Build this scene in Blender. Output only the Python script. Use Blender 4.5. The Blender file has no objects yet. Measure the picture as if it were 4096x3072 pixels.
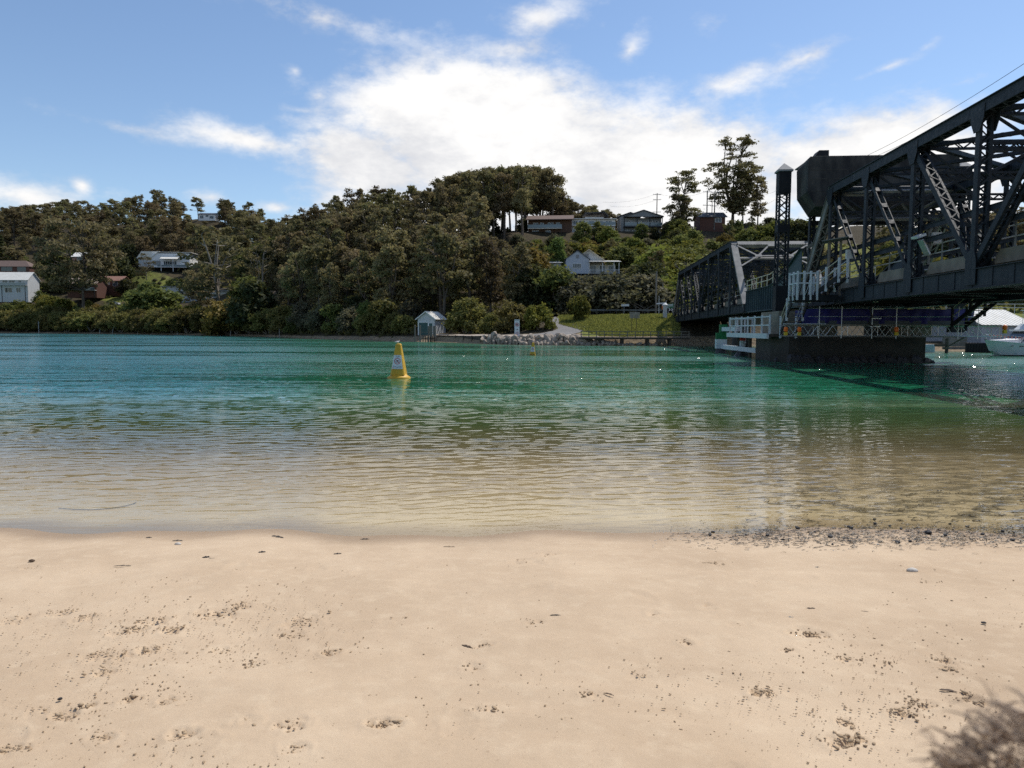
import bpy, bmesh, math, random
import numpy as np
from mathutils import Vector, Matrix, Euler, noise as mnoise

scene = bpy.context.scene
COL = scene.collection
R = math.radians

# ------------------------------------------------------------------ camera
FPX = 2950.0                      # focal length in pixels of the 4096 px wide photograph
CAM_H = 2.2                       # metres above the water
PITCH, ROLL = R(4.23), R(0.2)
cam_data = bpy.data.cameras.new('camera')
cam_data.sensor_width = 36.0
cam_data.lens = 36.0 * FPX / 4096.0
cam_data.clip_start = 0.05
cam_data.clip_end = 3000.0
cam_data.dof.use_dof = True
cam_data.dof.focus_distance = 10.0
cam_data.dof.aperture_fstop = 6.0
cam = bpy.data.objects.new('camera', cam_data)
COL.objects.link(cam)
CAM_M = (Matrix.Rotation(R(90) - PITCH, 3, 'X') @ Matrix.Rotation(ROLL, 3, 'Z'))
cam.location = (0, 0, CAM_H)
cam.rotation_euler = CAM_M.to_euler()
scene.camera = cam

# ------------------------------------------------------------------ sun, sky, exposure
SUN_AZ, SUN_EL = R(48), R(58)     # azimuth to the right of the view direction
S = Vector((math.cos(SUN_EL) * math.sin(SUN_AZ), math.cos(SUN_EL) * math.cos(SUN_AZ), math.sin(SUN_EL)))
sun_data = bpy.data.lights.new('sun', 'SUN')
sun_data.energy = 4.2
sun_data.angle = R(0.53)
sun_data.color = (1.0, 0.95, 0.87)
sun = bpy.data.objects.new('sun', sun_data)
sun.rotation_euler = (-S).to_track_quat('-Z', 'Y').to_euler()
sun.location = (60, 60, 120)
COL.objects.link(sun)

scene.view_settings.view_transform = 'Standard'
scene.view_settings.look = 'None'
scene.view_settings.exposure = 0.0
scene.view_settings.gamma = 1.0
scene.view_settings.use_curve_mapping = False
scene.render.engine = 'CYCLES'
scene.cycles.use_denoising = False
scene.cycles.max_bounces = 5
scene.cycles.transparent_max_bounces = 12
scene.cycles.sample_clamp_indirect = 6.0
scene.cycles.caustics_reflective = False
scene.cycles.caustics_refractive = False

# ------------------------------------------------------------------ pixel <-> world helpers
def ray(px, py):
    return CAM_M @ Vector(((px - 2048.0) / FPX, (1536.0 - py) / FPX, -1.0))
def P(px, py, Y):
    """point seen at a pixel of the photograph, at forward distance Y"""
    v = ray(px, py)
    return Vector((0, 0, CAM_H)) + v * (Y / v.y)
def G(px, py, z=0.0):
    """point seen at a pixel, on the level z"""
    v = ray(px, py)
    return Vector((0, 0, CAM_H)) + v * ((z - CAM_H) / v.z)
CAM_MI = CAM_M.inverted()
def proj(p):
    v = CAM_MI @ (Vector(p) - Vector((0, 0, CAM_H)))
    if v.z > -0.01:
        return (-9999.0, -9999.0)
    return (2048 + FPX * v.x / -v.z, 1536 - FPX * v.y / -v.z)
def zat(py, Y, px=2048):
    return P(px, py, Y).z

# ------------------------------------------------------------------ node helper
class NT:
    def __init__(self, tree):
        self.t = tree
        tree.nodes.clear()
    def n(self, typ, **kw):
        nd = self.t.nodes.new(typ)
        for k, v in kw.items():
            setattr(nd, k, v)
        return nd
    def put(self, sock, v):
        if hasattr(v, 'is_output') or isinstance(v, bpy.types.NodeSocket):
            self.t.links.new(v, sock)
        elif v is not None:
            if isinstance(v, (tuple, list)) and len(v) == 3 and sock.type == 'RGBA':
                v = (*v, 1.0)
            sock.default_value = v
    def m(self, op, a, b=None, c=None, clamp=False):
        nd = self.n('ShaderNodeMath', operation=op)
        nd.use_clamp = clamp
        self.put(nd.inputs[0], a)
        if b is not None: self.put(nd.inputs[1], b)
        if c is not None: self.put(nd.inputs[2], c)
        return nd.outputs[0]
    def ss(self, v, lo, hi):
        nd = self.n('ShaderNodeMapRange', interpolation_type='SMOOTHSTEP')
        self.put(nd.inputs[0], v); self.put(nd.inputs[1], lo); self.put(nd.inputs[2], hi)
        nd.inputs[3].default_value = 0.0; nd.inputs[4].default_value = 1.0
        return nd.outputs[0]
    def lin(self, v, lo, hi, a=0.0, b=1.0):
        nd = self.n('ShaderNodeMapRange')
        self.put(nd.inputs[0], v); self.put(nd.inputs[1], lo); self.put(nd.inputs[2], hi)
        self.put(nd.inputs[3], a); self.put(nd.inputs[4], b)
        return nd.outputs[0]
    def mix(self, f, a, b):
        nd = self.n('ShaderNodeMix', data_type='RGBA')
        self.put(nd.inputs[0], f); self.put(nd.inputs[6], a); self.put(nd.inputs[7], b)
        return nd.outputs[2]
    def noise(self, vec, scale, detail=4.0, rough=0.55, dist=0.0):
        nd = self.n('ShaderNodeTexNoise')
        if vec is not None: self.put(nd.inputs['Vector'], vec)
        nd.inputs['Scale'].default_value = scale
        nd.inputs['Detail'].default_value = detail
        nd.inputs['Roughness'].default_value = rough
        nd.inputs['Distortion'].default_value = dist
        return nd.outputs['Fac']
    def mapping(self, vec, scale=(1, 1, 1), rot=(0, 0, 0), loc=(0, 0, 0)):
        nd = self.n('ShaderNodeMapping')
        self.put(nd.inputs['Vector'], vec)
        nd.inputs['Scale'].default_value = scale
        nd.inputs['Rotation'].default_value = rot
        nd.inputs['Location'].default_value = loc
        return nd.outputs[0]
    def sep(self, vec):
        nd = self.n('ShaderNodeSeparateXYZ')
        self.put(nd.inputs[0], vec)
        return nd.outputs
    def comb(self, x, y, z):
        nd = self.n('ShaderNodeCombineXYZ')
        self.put(nd.inputs[0], x); self.put(nd.inputs[1], y); self.put(nd.inputs[2], z)
        return nd.outputs[0]
    def bump(self, h, strength=0.3, dist=0.02, normal=None):
        nd = self.n('ShaderNodeBump')
        nd.inputs['Strength'].default_value = strength
        nd.inputs['Distance'].default_value = dist
        self.put(nd.inputs['Height'], h)
        if normal is not None: self.put(nd.inputs['Normal'], normal)
        return nd.outputs[0]

# ------------------------------------------------------------------ world: Nishita sky with clouds
world = bpy.data.worlds.new('World')
scene.world = world
world.use_nodes = True
world.cycles.sampling_method = 'MANUAL'
world.cycles.sample_map_resolution = 512
def build_world():
    w = NT(world.node_tree)
    out = w.n('ShaderNodeOutputWorld')
    bg = w.n('ShaderNodeBackground')
    bg.inputs['Strength'].default_value = 0.14
    sky = w.n('ShaderNodeTexSky', sky_type='NISHITA')
    sky.sun_disc = False
    sky.sun_elevation = SUN_EL
    sky.sun_rotation = SUN_AZ
    sky.altitude = 0.0
    sky.air_density = 1.0
    sky.dust_density = 0.3
    sky.ozone_density = 3.2
    tc = w.n('ShaderNodeTexCoord')
    d = tc.outputs['Generated']
    x, y, z = w.sep(d)
    az = w.m('ARCTAN2', x, y)
    el = w.m('ARCSINE', z)
    dv = w.mapping(d, scale=(1.0, 1.0, 2.1))
    n1 = w.noise(dv, 7.0, 6.0, 0.62, 0.0)
    n2 = w.noise(w.mapping(d, scale=(1, 1, 1.7), loc=(3.1, 1.7, 0.4)), 26.0, 5.0, 0.62, 0.0)
    # cloud bodies: centre and half axes in photograph pixels, tilt in degrees, weight
    B = [(1950, 560, 760, 360, 4, 1.3), (2600, 700, 760, 330, 4, 1.3), (3420, 640, 640, 230, -8, 1.15), (1480, 660, 420, 190, 12, 1.1),
         (1700, 900, 640, 300, 0, 1.1), (2500, 1000, 1000, 420, 0, 1.3), (3650, 880, 600, 400, 0, 1.1),
         (1000, 565, 440, 72, 6, 0.55), (520, 515, 320, 42, 6, 0.36), (1230, 58, 430, 70, 8, 0.46), (2150, 75, 230, 95, -14, 0.40),
         (2080, 200, 260, 70, -4, 0.46), (3230, 225, 270, 58, -16, 0.42), (2930, 330, 260, 84, -16, 0.45), (3560, 265, 130, 18, -14, 0.32),
         (3710, 185, 80, 34, -22, 0.34), (3860, 325, 180, 30, -12, 0.28), (2880, 90, 110, 50, 0, 0.25), (1275, 385, 80, 48, -20, 0.36),
         (1200, 440, 110, 22, 4, 0.28), (1180, 285, 30, 24, 0, 0.25), (110, 790, 380, 95, 0, 0.50), (330, 745, 70, 50, 0, 0.5),
         (840, 790, 110, 40, 0, 0.4), (1110, 830, 100, 45, 0, 0.5), (2520, 200, 90, 40, -50, 0.34), (3150, 560, 130, 70, -30, 0.3)]
    tot = None
    pos = w.comb(az, el, 0.0)
    for (cx, cy, rx, ry, rot, wt) in B:
        v = ray(cx, cy).normalized()
        k = math.sqrt(1.0 + ((cx - 2048) / FPX) ** 2)
        mp = w.n('ShaderNodeMapping', vector_type='TEXTURE')
        w.put(mp.inputs['Vector'], pos)
        mp.inputs['Location'].default_value = (math.atan2(v.x, v.y), math.asin(v.z), 0)
        mp.inputs['Rotation'].default_value = (0, 0, R(-rot))
        mp.inputs['Scale'].default_value = (rx / FPX / (k if abs(rot) > 3 else k * k), ry / FPX / k, 1)
        ln = w.n('ShaderNodeVectorMath', operation='LENGTH'); w.put(ln.inputs[0], mp.outputs[0])
        f = w.m('MULTIPLY_ADD', ln.outputs['Value'], -wt, wt)
        tot = f if tot is None else w.m('MAXIMUM', tot, f)
    # the rest of the sky carries the same kind of scattered cloud
    away = w.m('MAXIMUM', w.ss(w.m('ABSOLUTE', az), 0.75, 1.1), w.ss(el, 0.48, 0.75))
    gen = w.m('MULTIPLY', w.m('SUBTRACT', w.noise(w.mapping(d, scale=(1, 1, 1.8)), 2.6, 2.0, 0.5), 0.53), 2.2)
    gen = w.m('SUBTRACT', w.m('MULTIPLY', away, w.m('ADD', gen, 1.0)), 1.0)
    tot = w.m('MAXIMUM', tot, gen)
    nn = w.m('ADD', w.m('MULTIPLY', w.m('SUBTRACT', n1, 0.5), 1.35), w.m('MULTIPLY', w.m('SUBTRACT', n2, 0.5), 0.85))
    dens = w.m('ADD', tot, nn)
    al = w.ss(dens, -0.04, 0.62)
    thin = w.ss(tot, 0.02, 0.5)
    al = w.m('MULTIPLY', al, w.m('ADD', 0.5, w.m('MULTIPLY', thin, 0.5)))
    ccol = w.mix(w.ss(w.m('ADD', n1, w.m('MULTIPLY', tot, .12)), 0.38, 0.72), (5.2, 5.28, 5.55), (7.5, 7.42, 7.3))
    w.put(bg.inputs['Color'], w.mix(al, sky.outputs[0], ccol))
    w.put(out.inputs[0], bg.outputs[0])
build_world()

# ------------------------------------------------------------------ mesh collector
ORG = {}
class MB:
    def __init__(self):
        self.v, self.f, self.mi = [], [], []
        self.cur = 0
    def add(self, vs, fs):
        b = len(self.v)
        self.v += [tuple(p) for p in vs]
        self.f += [tuple(b + i for i in f) for f in fs]
        self.mi += [self.cur] * len(fs)
        return self
    def box(self, x0, x1, y0, y1, z0, z1):
        return self.add([(x0, y0, z0), (x1, y0, z0), (x1, y1, z0), (x0, y1, z0), (x0, y0, z1), (x1, y0, z1), (x1, y1, z1), (x0, y1, z1)],
                        [(0, 3, 2, 1), (4, 5, 6, 7), (0, 1, 5, 4), (1, 2, 6, 5), (2, 3, 7, 6), (3, 0, 4, 7)])
    def bar(self, p, q, w, h, up=(0, 0, 1)):
        """box from p to q; w across (perpendicular to up), h along up"""
        p, q, up = Vector(p), Vector(q), Vector(up)
        d = (q - p)
        if d.length < 1e-6: return self
        d.normalize()
        s = d.cross(up)
        if s.length < 1e-4:
            s = d.cross(Vector((1, 0, 0)))
            if s.length < 1e-4: s = d.cross(Vector((0, 1, 0)))
        s.normalize()
        u = s.cross(d).normalized()
        a, b = s * (w / 2), u * (h / 2)
        vs = [p - a - b, p + a - b, p + a + b, p - a + b, q - a - b, q + a - b, q + a + b, q - a + b]
        return self.add(vs, [(0, 1, 2, 3), (7, 6, 5, 4), (0, 4, 5, 1), (1, 5, 6, 2), (2, 6, 7, 3), (3, 7, 4, 0)])
    def tube(self, pts, rad, n=8, cap=True):
        """tube along a list of points; rad a number or a list"""
        pts = [Vector(p) for p in pts]
        if not isinstance(rad, (list, tuple)): rad = [rad] * len(pts)
        rings = []
        prev = None
        for i, p in enumerate(pts):
            d = (pts[min(i + 1, len(pts) - 1)] - pts[max(i - 1, 0)])
            d = d.normalized() if d.length > 1e-9 else Vector((0, 0, 1))
            ref = prev if prev is not None else (Vector((1, 0, 0)) if abs(d.x) < 0.9 else Vector((0, 1, 0)))
            a = (ref - d * ref.dot(d))
            a = a.normalized() if a.length > 1e-6 else d.orthogonal().normalized()
            prev = a
            b = d.cross(a)
            rings.append([p + (a * math.cos(2 * math.pi * k / n) + b * math.sin(2 * math.pi * k / n)) * rad[i] for k in range(n)])
        vs = [v for r in rings for v in r]
        fs = []
        for i in range(len(pts) - 1):
            for k in range(n):
                k2 = (k + 1) % n
                fs.append((i * n + k, i * n + k2, (i + 1) * n + k2, (i + 1) * n + k))
        if cap:
            fs.append(tuple(range(n))[::-1]); fs.append(tuple((len(pts) - 1) * n + k for k in range(n)))
        return self.add(vs, fs)
    def lathe(self, prof, c=(0, 0, 0), n=20):
        vs, fs = [], []
        for (r, z) in prof:
            vs += [(c[0] + r * math.cos(2 * math.pi * k / n), c[1] + r * math.sin(2 * math.pi * k / n), c[2] + z) for k in range(n)]
        for i in range(len(prof) - 1):
            for k in range(n):
                k2 = (k + 1) % n
                fs.append((i * n + k, i * n + k2, (i + 1) * n + k2, (i + 1) * n + k))
        fs.append(tuple(range(n))[::-1]); fs.append(tuple((len(prof) - 1) * n + k for k in range(n)))
        return self.add(vs, fs)
    def prism(self, poly, a, b, axis='y'):
        """extrude a 2D polygon: axis y -> poly in (x,z) from y=a to b; x -> poly in (y,z); z -> poly in (x,y)"""
        mk = {'y': lambda u, v, t: (u, t, v), 'x': lambda u, v, t: (t, u, v), 'z': lambda u, v, t: (u, v, t)}[axis]
        n = len(poly)
        vs = [mk(u, v, a) for u, v in poly] + [mk(u, v, b) for u, v in poly]
        fs = [tuple(range(n)), tuple(range(2 * n - 1, n - 1, -1))]
        for k in range(n):
            k2 = (k + 1) % n
            fs.append((k, k + n, k2 + n, k2))
        return self.add(vs, fs)
    def loft(self, rings, cap=True):
        n = len(rings[0])
        vs = [v for r in rings for v in r]
        fs = []
        for i in range(len(rings) - 1):
            for k in range(n):
                k2 = (k + 1) % n
                fs.append((i * n + k, i * n + k2, (i + 1) * n + k2, (i + 1) * n + k))
        if cap:
            fs.append(tuple(range(n))[::-1]); fs.append(tuple((len(rings) - 1) * n + k for k in range(n)))
        return self.add(vs, fs)
    def mesh(self, name, mats, off=(0, 0, 0), smooth=False):
        me = bpy.data.meshes.new(name)
        ox, oy, oz = off
        me.from_pydata([(a - ox, b - oy, c - oz) for a, b, c in self.v], [], self.f)
        if not isinstance(mats, (list, tuple)): mats = [mats]
        for m_ in mats: me.materials.append(m_)
        if len(mats) > 1: me.polygons.foreach_set('material_index', self.mi)
        bm = bmesh.new(); bm.from_mesh(me)
        bmesh.ops.recalc_face_normals(bm, faces=bm.faces)
        bm.to_mesh(me); bm.free()
        if smooth: me.polygons.foreach_set('use_smooth', [True] * len(me.polygons))
        me.update()
        return me
    def build(self, name, mats, parent=None, off=None, smooth=False):
        if off is None: off = ORG.get(parent.name, (0, 0, 0)) if parent else (0, 0, 0)
        o = bpy.data.objects.new(name, self.mesh(name, mats, off, smooth))
        COL.objects.link(o)
        if parent:
            o.parent = parent
            ORG[o.name] = off
        return o

def tag(o, label=None, cat=None, group=None, kind=None):
    if label: o['label'] = label
    if cat: o['category'] = cat
    if group: o['group'] = group
    if kind: o['kind'] = kind
    return o
def root(name, loc, label, cat, group=None, rz=0.0, off=(0, 0, 0)):
    """Empty at the base of a thing; off = the local coordinates (as used by the builders) of that base"""
    o = bpy.data.objects.new(name, None)
    o.empty_display_size = 0.3
    COL.objects.link(o)
    o.location = loc
    o.rotation_euler = (0, 0, rz)
    ORG[o.name] = off
    return tag(o, label, cat, group)
def numpy_mesh(name, V, F, mat, smooth=True, kind=None, parent=None, extra=None):
    me = bpy.data.meshes.new(name)
    V = np.asarray(V, dtype=np.float32); F = np.asarray(F, dtype=np.int32)
    me.vertices.add(len(V)); me.vertices.foreach_set('co', V.ravel())
    k = F.shape[1]
    me.loops.add(F.size); me.loops.foreach_set('vertex_index', F.ravel())
    me.polygons.add(len(F)); me.polygons.foreach_set('loop_start', np.arange(0, F.size, k, dtype=np.int32))
    try: me.polygons.foreach_set('loop_total', np.full(len(F), k, dtype=np.int32))
    except Exception: pass
    me.update(calc_edges=True)
    if smooth: me.polygons.foreach_set('use_smooth', np.ones(len(F), dtype=bool))
    if mat: me.materials.append(mat)
    if extra:
        for an, arr in extra.items():
            at = me.attributes.new(an, 'FLOAT', 'POINT'); at.data.foreach_set('value', np.asarray(arr, dtype=np.float32))
    me.validate()
    if name.startswith('_'): return me
    o = bpy.data.objects.new(name, me); COL.objects.link(o)
    if parent: o.parent = parent
    if kind: o['kind'] = kind
    return o
def gridF(nr, nc):
    i = np.arange(nr - 1)[:, None] * nc + np.arange(nc - 1)[None, :]
    return np.stack([i, i + 1, i + nc + 1, i + nc], -1).reshape(-1, 4)

# smooth value noise on arrays
def vnoise(x, y, seed=0):
    x = np.asarray(x, float); y = np.asarray(y, float)
    xi = np.floor(x).astype(np.int64); yi = np.floor(y).astype(np.int64)
    xf = x - xi; yf = y - yi
    def h(a, b):
        n = (a * 374761393 + b * 668265263 + seed * 1442695041) & 0xffffffff
        n = ((n ^ (n >> 13)) * 1274126177) & 0xffffffff
        return ((n ^ (n >> 16)) & 0xffff) / 65535.0
    u = xf * xf * (3 - 2 * xf); v = yf * yf * (3 - 2 * yf)
    return (h(xi, yi) * (1 - u) + h(xi + 1, yi) * u) * (1 - v) + (h(xi, yi + 1) * (1 - u) + h(xi + 1, yi + 1) * u) * v
def fbm(x, y, oct=4, seed=0, gain=0.5):
    t = 0.0; a = 1.0; s = 0.0
    for o in range(oct):
        t = t + a * (vnoise(x * 2 ** o, y * 2 ** o, seed + o) - 0.5); s += a; a *= gain
    return t / s

# ------------------------------------------------------------------ materials
def pm(name, c1, c2=None, scale=3.0, rough=0.7, bump=0.0, metal=0.0, bscale=None, spec=0.3, stretch=(1, 1, 1), detail=5.0, rough2=None):
    m = bpy.data.materials.new(name); m.use_nodes = True
    w = NT(m.node_tree)
    out = w.n('ShaderNodeOutputMaterial'); b = w.n('ShaderNodeBsdfPrincipled')
    w.put(out.inputs[0], b.outputs[0])
    tc = w.n('ShaderNodeTexCoord'); v = w.mapping(tc.outputs['Object'], scale=stretch)
    b.inputs['Roughness'].default_value = rough
    b.inputs['Metallic'].default_value = metal
    b.inputs['Specular IOR Level'].default_value = spec
    if c2 is not None:
        n = w.noise(v, scale, detail, 0.6)
        w.put(b.inputs['Base Color'], w.mix(w.ss(n, 0.32, 0.68), c1, c2))
        if rough2 is not None: w.put(b.inputs['Roughness'], w.lin(n, 0.3, 0.7, rough, rough2))
    else:
        b.inputs['Base Color'].default_value = (*c1, 1)
    if bump > 0:
        w.put(b.inputs['Normal'], w.bump(w.noise(v, bscale or scale * 4, 5.0, 0.6), bump, 0.03))
    return m
M = {}
def steel_material(name, c1, c2, worn, rust):
    m = bpy.data.materials.new(name); m.use_nodes = True
    w = NT(m.node_tree); out = w.n('ShaderNodeOutputMaterial'); b = w.n('ShaderNodeBsdfPrincipled'); w.put(out.inputs[0], b.outputs[0])
    v = w.n('ShaderNodeTexCoord').outputs['Object']
    n = w.noise(v, 1.1, 5, .6); st = w.noise(w.mapping(v, scale=(2.6, 2.6, .35)), 1.6, 5, .65); sp = w.noise(v, 6.0, 5, .7)
    c = w.mix(w.ss(n, .3, .7), c1, c2)
    c = w.mix(w.m('MULTIPLY', w.ss(st, .52, .74), .7), c, worn)
    c = w.mix(w.m('MULTIPLY', w.ss(sp, .63, .74), .55), c, rust)
    w.put(b.inputs['Base Color'], c); w.put(b.inputs['Roughness'], w.lin(sp, .3, .7, .48, .75)); b.inputs['Specular IOR Level'].default_value = .3
    w.put(b.inputs['Normal'], w.bump(sp, .15, .03))
    return m
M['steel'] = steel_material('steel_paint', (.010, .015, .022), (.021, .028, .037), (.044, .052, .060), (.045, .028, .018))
M['steel_dark'] = pm('steel_dark_paint', (0.010, 0.012, 0.016), (0.019, 0.021, 0.025), 1.0, 0.65, 0.12, 0.0, 8, 0.2)
M['steel_blue'] = pm('girder_paint', (0.030, 0.055, 0.070), (0.05, 0.08, 0.092), 1.2, 0.5, 0.1, 0.0, 6, 0.4)
M['galv'] = pm('galvanised_steel', (0.42, 0.44, 0.45), (0.55, 0.56, 0.56), 4.0, 0.45, 0.0, 0.6)
M['alu'] = pm('aluminium_tube', (0.45, 0.47, 0.48), (0.62, 0.63, 0.63), 3.0, 0.4, 0.0, 0.7)
M['rail_cream'] = pm('rail_paint', (0.42, 0.40, 0.30), (0.52, 0.50, 0.40), 3.0, 0.6)
M['concrete'] = pm('concrete', (0.13, 0.12, 0.10), (0.23, 0.21, 0.175), 0.9, 0.85, 0.3, 0, 9)
M['white_timber'] = pm('white_painted_timber', (0.44, 0.49, 0.54), (0.58, 0.62, 0.66), 2.5, 0.6, 0.15, 0, 12)
M['timber_dark'] = pm('weathered_timber', (0.045, 0.038, 0.032), (0.09, 0.075, 0.06), 2.0, 0.85, 0.4, 0, 14)
M['timber_grey'] = pm('grey_timber', (0.13, 0.115, 0.10), (0.22, 0.20, 0.175), 2.0, 0.85, 0.4, 0, 14, stretch=(1, 1, .25))
M['white'] = pm('white_paint', (0.70, 0.71, 0.72), (0.78, 0.78, 0.77), 2.0, 0.55)
M['offwhite'] = pm('cream_paint', (0.62, 0.58, 0.50), (0.70, 0.67, 0.60), 2.0, 0.6)
M['grey_wall'] = pm('grey_render', (0.22, 0.23, 0.24), (0.28, 0.29, 0.30), 1.0, 0.7)
M['pale_wall'] = pm('pale_weatherboard', (0.46, 0.47, 0.47), (0.54, 0.55, 0.55), 1.2, 0.65)
M['roof_white'] = pm('pale_roof_sheet', (0.62, 0.60, 0.54), (0.72, 0.70, 0.65), 0.8, 0.5)
M['roof_brown'] = pm('brown_tile_roof', (0.11, 0.075, 0.065), (0.17, 0.12, 0.10), 3.0, 0.8, 0.3, 0, 8)
M['roof_red'] = pm('red_tile_roof', (0.20, 0.10, 0.075), (0.27, 0.15, 0.11), 3.0, 0.8, 0.3, 0, 8)
M['roof_grey'] = pm('dark_roof_sheet', (0.045, 0.05, 0.06), (0.07, 0.075, 0.085), 1.0, 0.5)
M['brick'] = pm('red_brick', (0.085, 0.042, 0.032), (0.14, 0.066, 0.05), 9.0, 0.85, 0.3, 0, 20)
M['brick_pale'] = pm('pink_brick', (0.27, 0.15, 0.11), (0.35, 0.21, 0.16), 9.0, 0.85, 0.3, 0, 20)
M['glass'] = pm('window_glass', (0.03, 0.045, 0.055), None, 1, 0.08, 0, 0, spec=0.6)
M['glass_pale'] = pm('balcony_glass', (0.16, 0.21, 0.23), None, 1, 0.1, 0, 0, spec=0.6)
M['green_door'] = pm('green_door_paint', (0.035, 0.085, 0.085), (0.05, 0.11, 0.105), 2.0, 0.55)
M['black'] = pm('black_rubber', (0.012, 0.012, 0.013), None, 1, 0.6)
M['bark'] = pm('gum_bark', (0.07, 0.055, 0.042), (0.15, 0.125, 0.10), 1.2, 0.9, 0.5, 0, 5, stretch=(1, 1, .3))
M['bark_pale'] = pm('pale_bark', (0.19, 0.165, 0.14), (0.30, 0.27, 0.235), 1.2, 0.9, 0.3, 0, 5, stretch=(1, 1, .3))
M['yellow'] = pm('buoy_yellow', (0.52, 0.30, 0.022), (0.60, 0.36, 0.035), 3.0, 0.5, 0.1, 0, 10)
M['orange'] = pm('orange_lens', (0.75, 0.16, 0.02), None, 1, 0.35)
M['red'] = pm('red_print', (0.42, 0.03, 0.03), None, 1, 0.6)
M['ink'] = pm('black_print', (0.02, 0.022, 0.03), None, 1, 0.6)
M['sign_white'] = pm('sign_white', (0.66, 0.68, 0.72), None, 1, 0.5)
M['sign_green'] = pm('sign_green', (0.015, 0.12, 0.05), None, 1, 0.5)
M['tarp'] = pm('blue_tarpaulin', (0.008, 0.010, 0.10), (0.013, 0.015, 0.15), 1.2, 0.5, 0.4, 0, 3)
M['asphalt'] = pm('asphalt', (0.15, 0.145, 0.14), (0.22, 0.21, 0.20), 3.0, 0.9, 0.2, 0, 40)
M['gravel'] = pm('pale_gravel', (0.30, 0.25, 0.20), (0.42, 0.37, 0.31), 4.0, 0.9, 0.3, 0, 30)
M['rock'] = pm('boulder_stone', (0.19, 0.16, 0.13), (0.42, 0.35, 0.28), 1.6, 0.85, 0.6, 0, 6)
M['rock_dark'] = pm('dark_stone', (0.018, 0.018, 0.022), (0.06, 0.055, 0.055), 8.0, 0.5, 0.4, 0, 30)
# ================================================================== the place: shore line, hill, beach, water
# far shore: forward distance of the waterline against the direction (photograph pixel)
SHORE = [(-3500, 420), (-800, 335), (0, 300), (500, 265), (1000, 212), (1300, 160), (1600, 136), (1720, 130), (1950, 112), (2100, 106),
         (2400, 104), (2650, 105), (2900, 108), (3100, 106), (3400, 96), (3750, 82), (4096, 78), (4600, 74), (5400, 66), (9000, 60)]
SH_U = np.array([(p - 2048) / FPX for p, _ in SHORE]); SH_Y = np.array([y for _, y in SHORE], float)
# slope of the land: for each direction, height against the distance behind the waterline
PROFILE = [
    (-3500, [(0, 0), (3, .7), (30, 6), (80, 30), (150, 55), (220, 62), (500, 50)]),
    (0,    [(0, 0), (3, .7), (10, 1.5), (25, 10), (45, 18), (70, 25), (130, 48), (200, 66), (260, 70), (500, 60)]),
    (500,  [(0, 0), (3, .7), (12, 1.6), (40, 11), (55, 15.2), (66, 16.4), (80, 22), (95, 30), (112, 33), (160, 47), (215, 69), (255, 70), (500, 60)]),
    (850,  [(0, 0), (3, .7), (12, 1.6), (40, 8), (70, 14), (105, 24), (170, 46), (215, 67), (240, 69), (500, 58)]),
    (1150, [(0, 0), (3, .7), (10, 1.6), (35, 9), (75, 22), (110, 31), (150, 36), (230, 42), (500, 40)]),
    (1500, [(0, 0), (2, .7), (6, 1.3), (20, 4), (50, 14), (92, 29), (120, 33), (210, 34), (500, 20)]),
    (1720, [(0, 0), (1, .2), (2.0, .9), (5, 1.25), (16, 1.5), (26, 4), (60, 17), (96, 31), (118, 33.5), (200, 32), (500, 20)]),
    (1960, [(0, 0), (.6, .2), (1.6, 1.2), (6, 1.3), (24, 1.5), (34, 4.2), (66, 14), (100, 28), (116, 32), (140, 31.5), (170, 26), (500, 12)]),
    (2250, [(0, 0), (.6, .2), (1.6, 1.2), (5, 1.3), (9, 1.8), (13, 2.6), (18, 3.5), (24, 4.5), (34, 4.7), (46, 8), (62, 13.8), (75, 15), (106, 29.6), (124, 30.5), (150, 29), (500, 14)]),
    (2450, [(0, 0), (.6, .2), (1.6, 1.2), (4, 1.3), (8, 1.7), (13, 3.0), (20, 4.5), (32, 4.7), (46, 8), (64, 13.8), (76, 16), (106, 29.5), (124, 30.5), (150, 29), (500, 14)]),
    (2680, [(0, 0), (1.5, 1.2), (5, 1.6), (12, 3.2), (18, 4.6), (30, 4.8), (46, 9), (66, 15), (104, 29), (125, 33), (150, 32), (500, 16)]),
    (2950, [(0, 0), (1.5, 1.2), (6, 2), (16, 4.8), (30, 4.8), (44, 9), (62, 15), (100, 28), (118, 34.5), (150, 33), (500, 16)]),
    (3400, [(0, 0), (2, 1.0), (14, 2.6), (28, 4.8), (42, 5.0), (70, 12), (105, 25), (150, 37), (200, 38), (500, 24)]),
    (3800, [(0, 0), (3, .6), (10, 1.2), (20, 2.0), (28, 4.6), (42, 5.0), (80, 11), (120, 22), (170, 34), (220, 36), (500, 24)]),
    (4400, [(0, 0), (3, .6), (10, 1.2), (19, 2.0), (26, 4.6), (42, 5.0), (90, 12), (150, 26), (200, 32), (500, 24)]),
    (9000, [(0, 0), (3, .6), (10, 1.2), (30, 4.6), (90, 12), (150, 22), (500, 24)])]
PR_U = np.array([(p - 2048) / FPX for p, _ in PROFILE])
def shoreY(u):
    return np.interp(u, SH_U, SH_Y)
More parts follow.
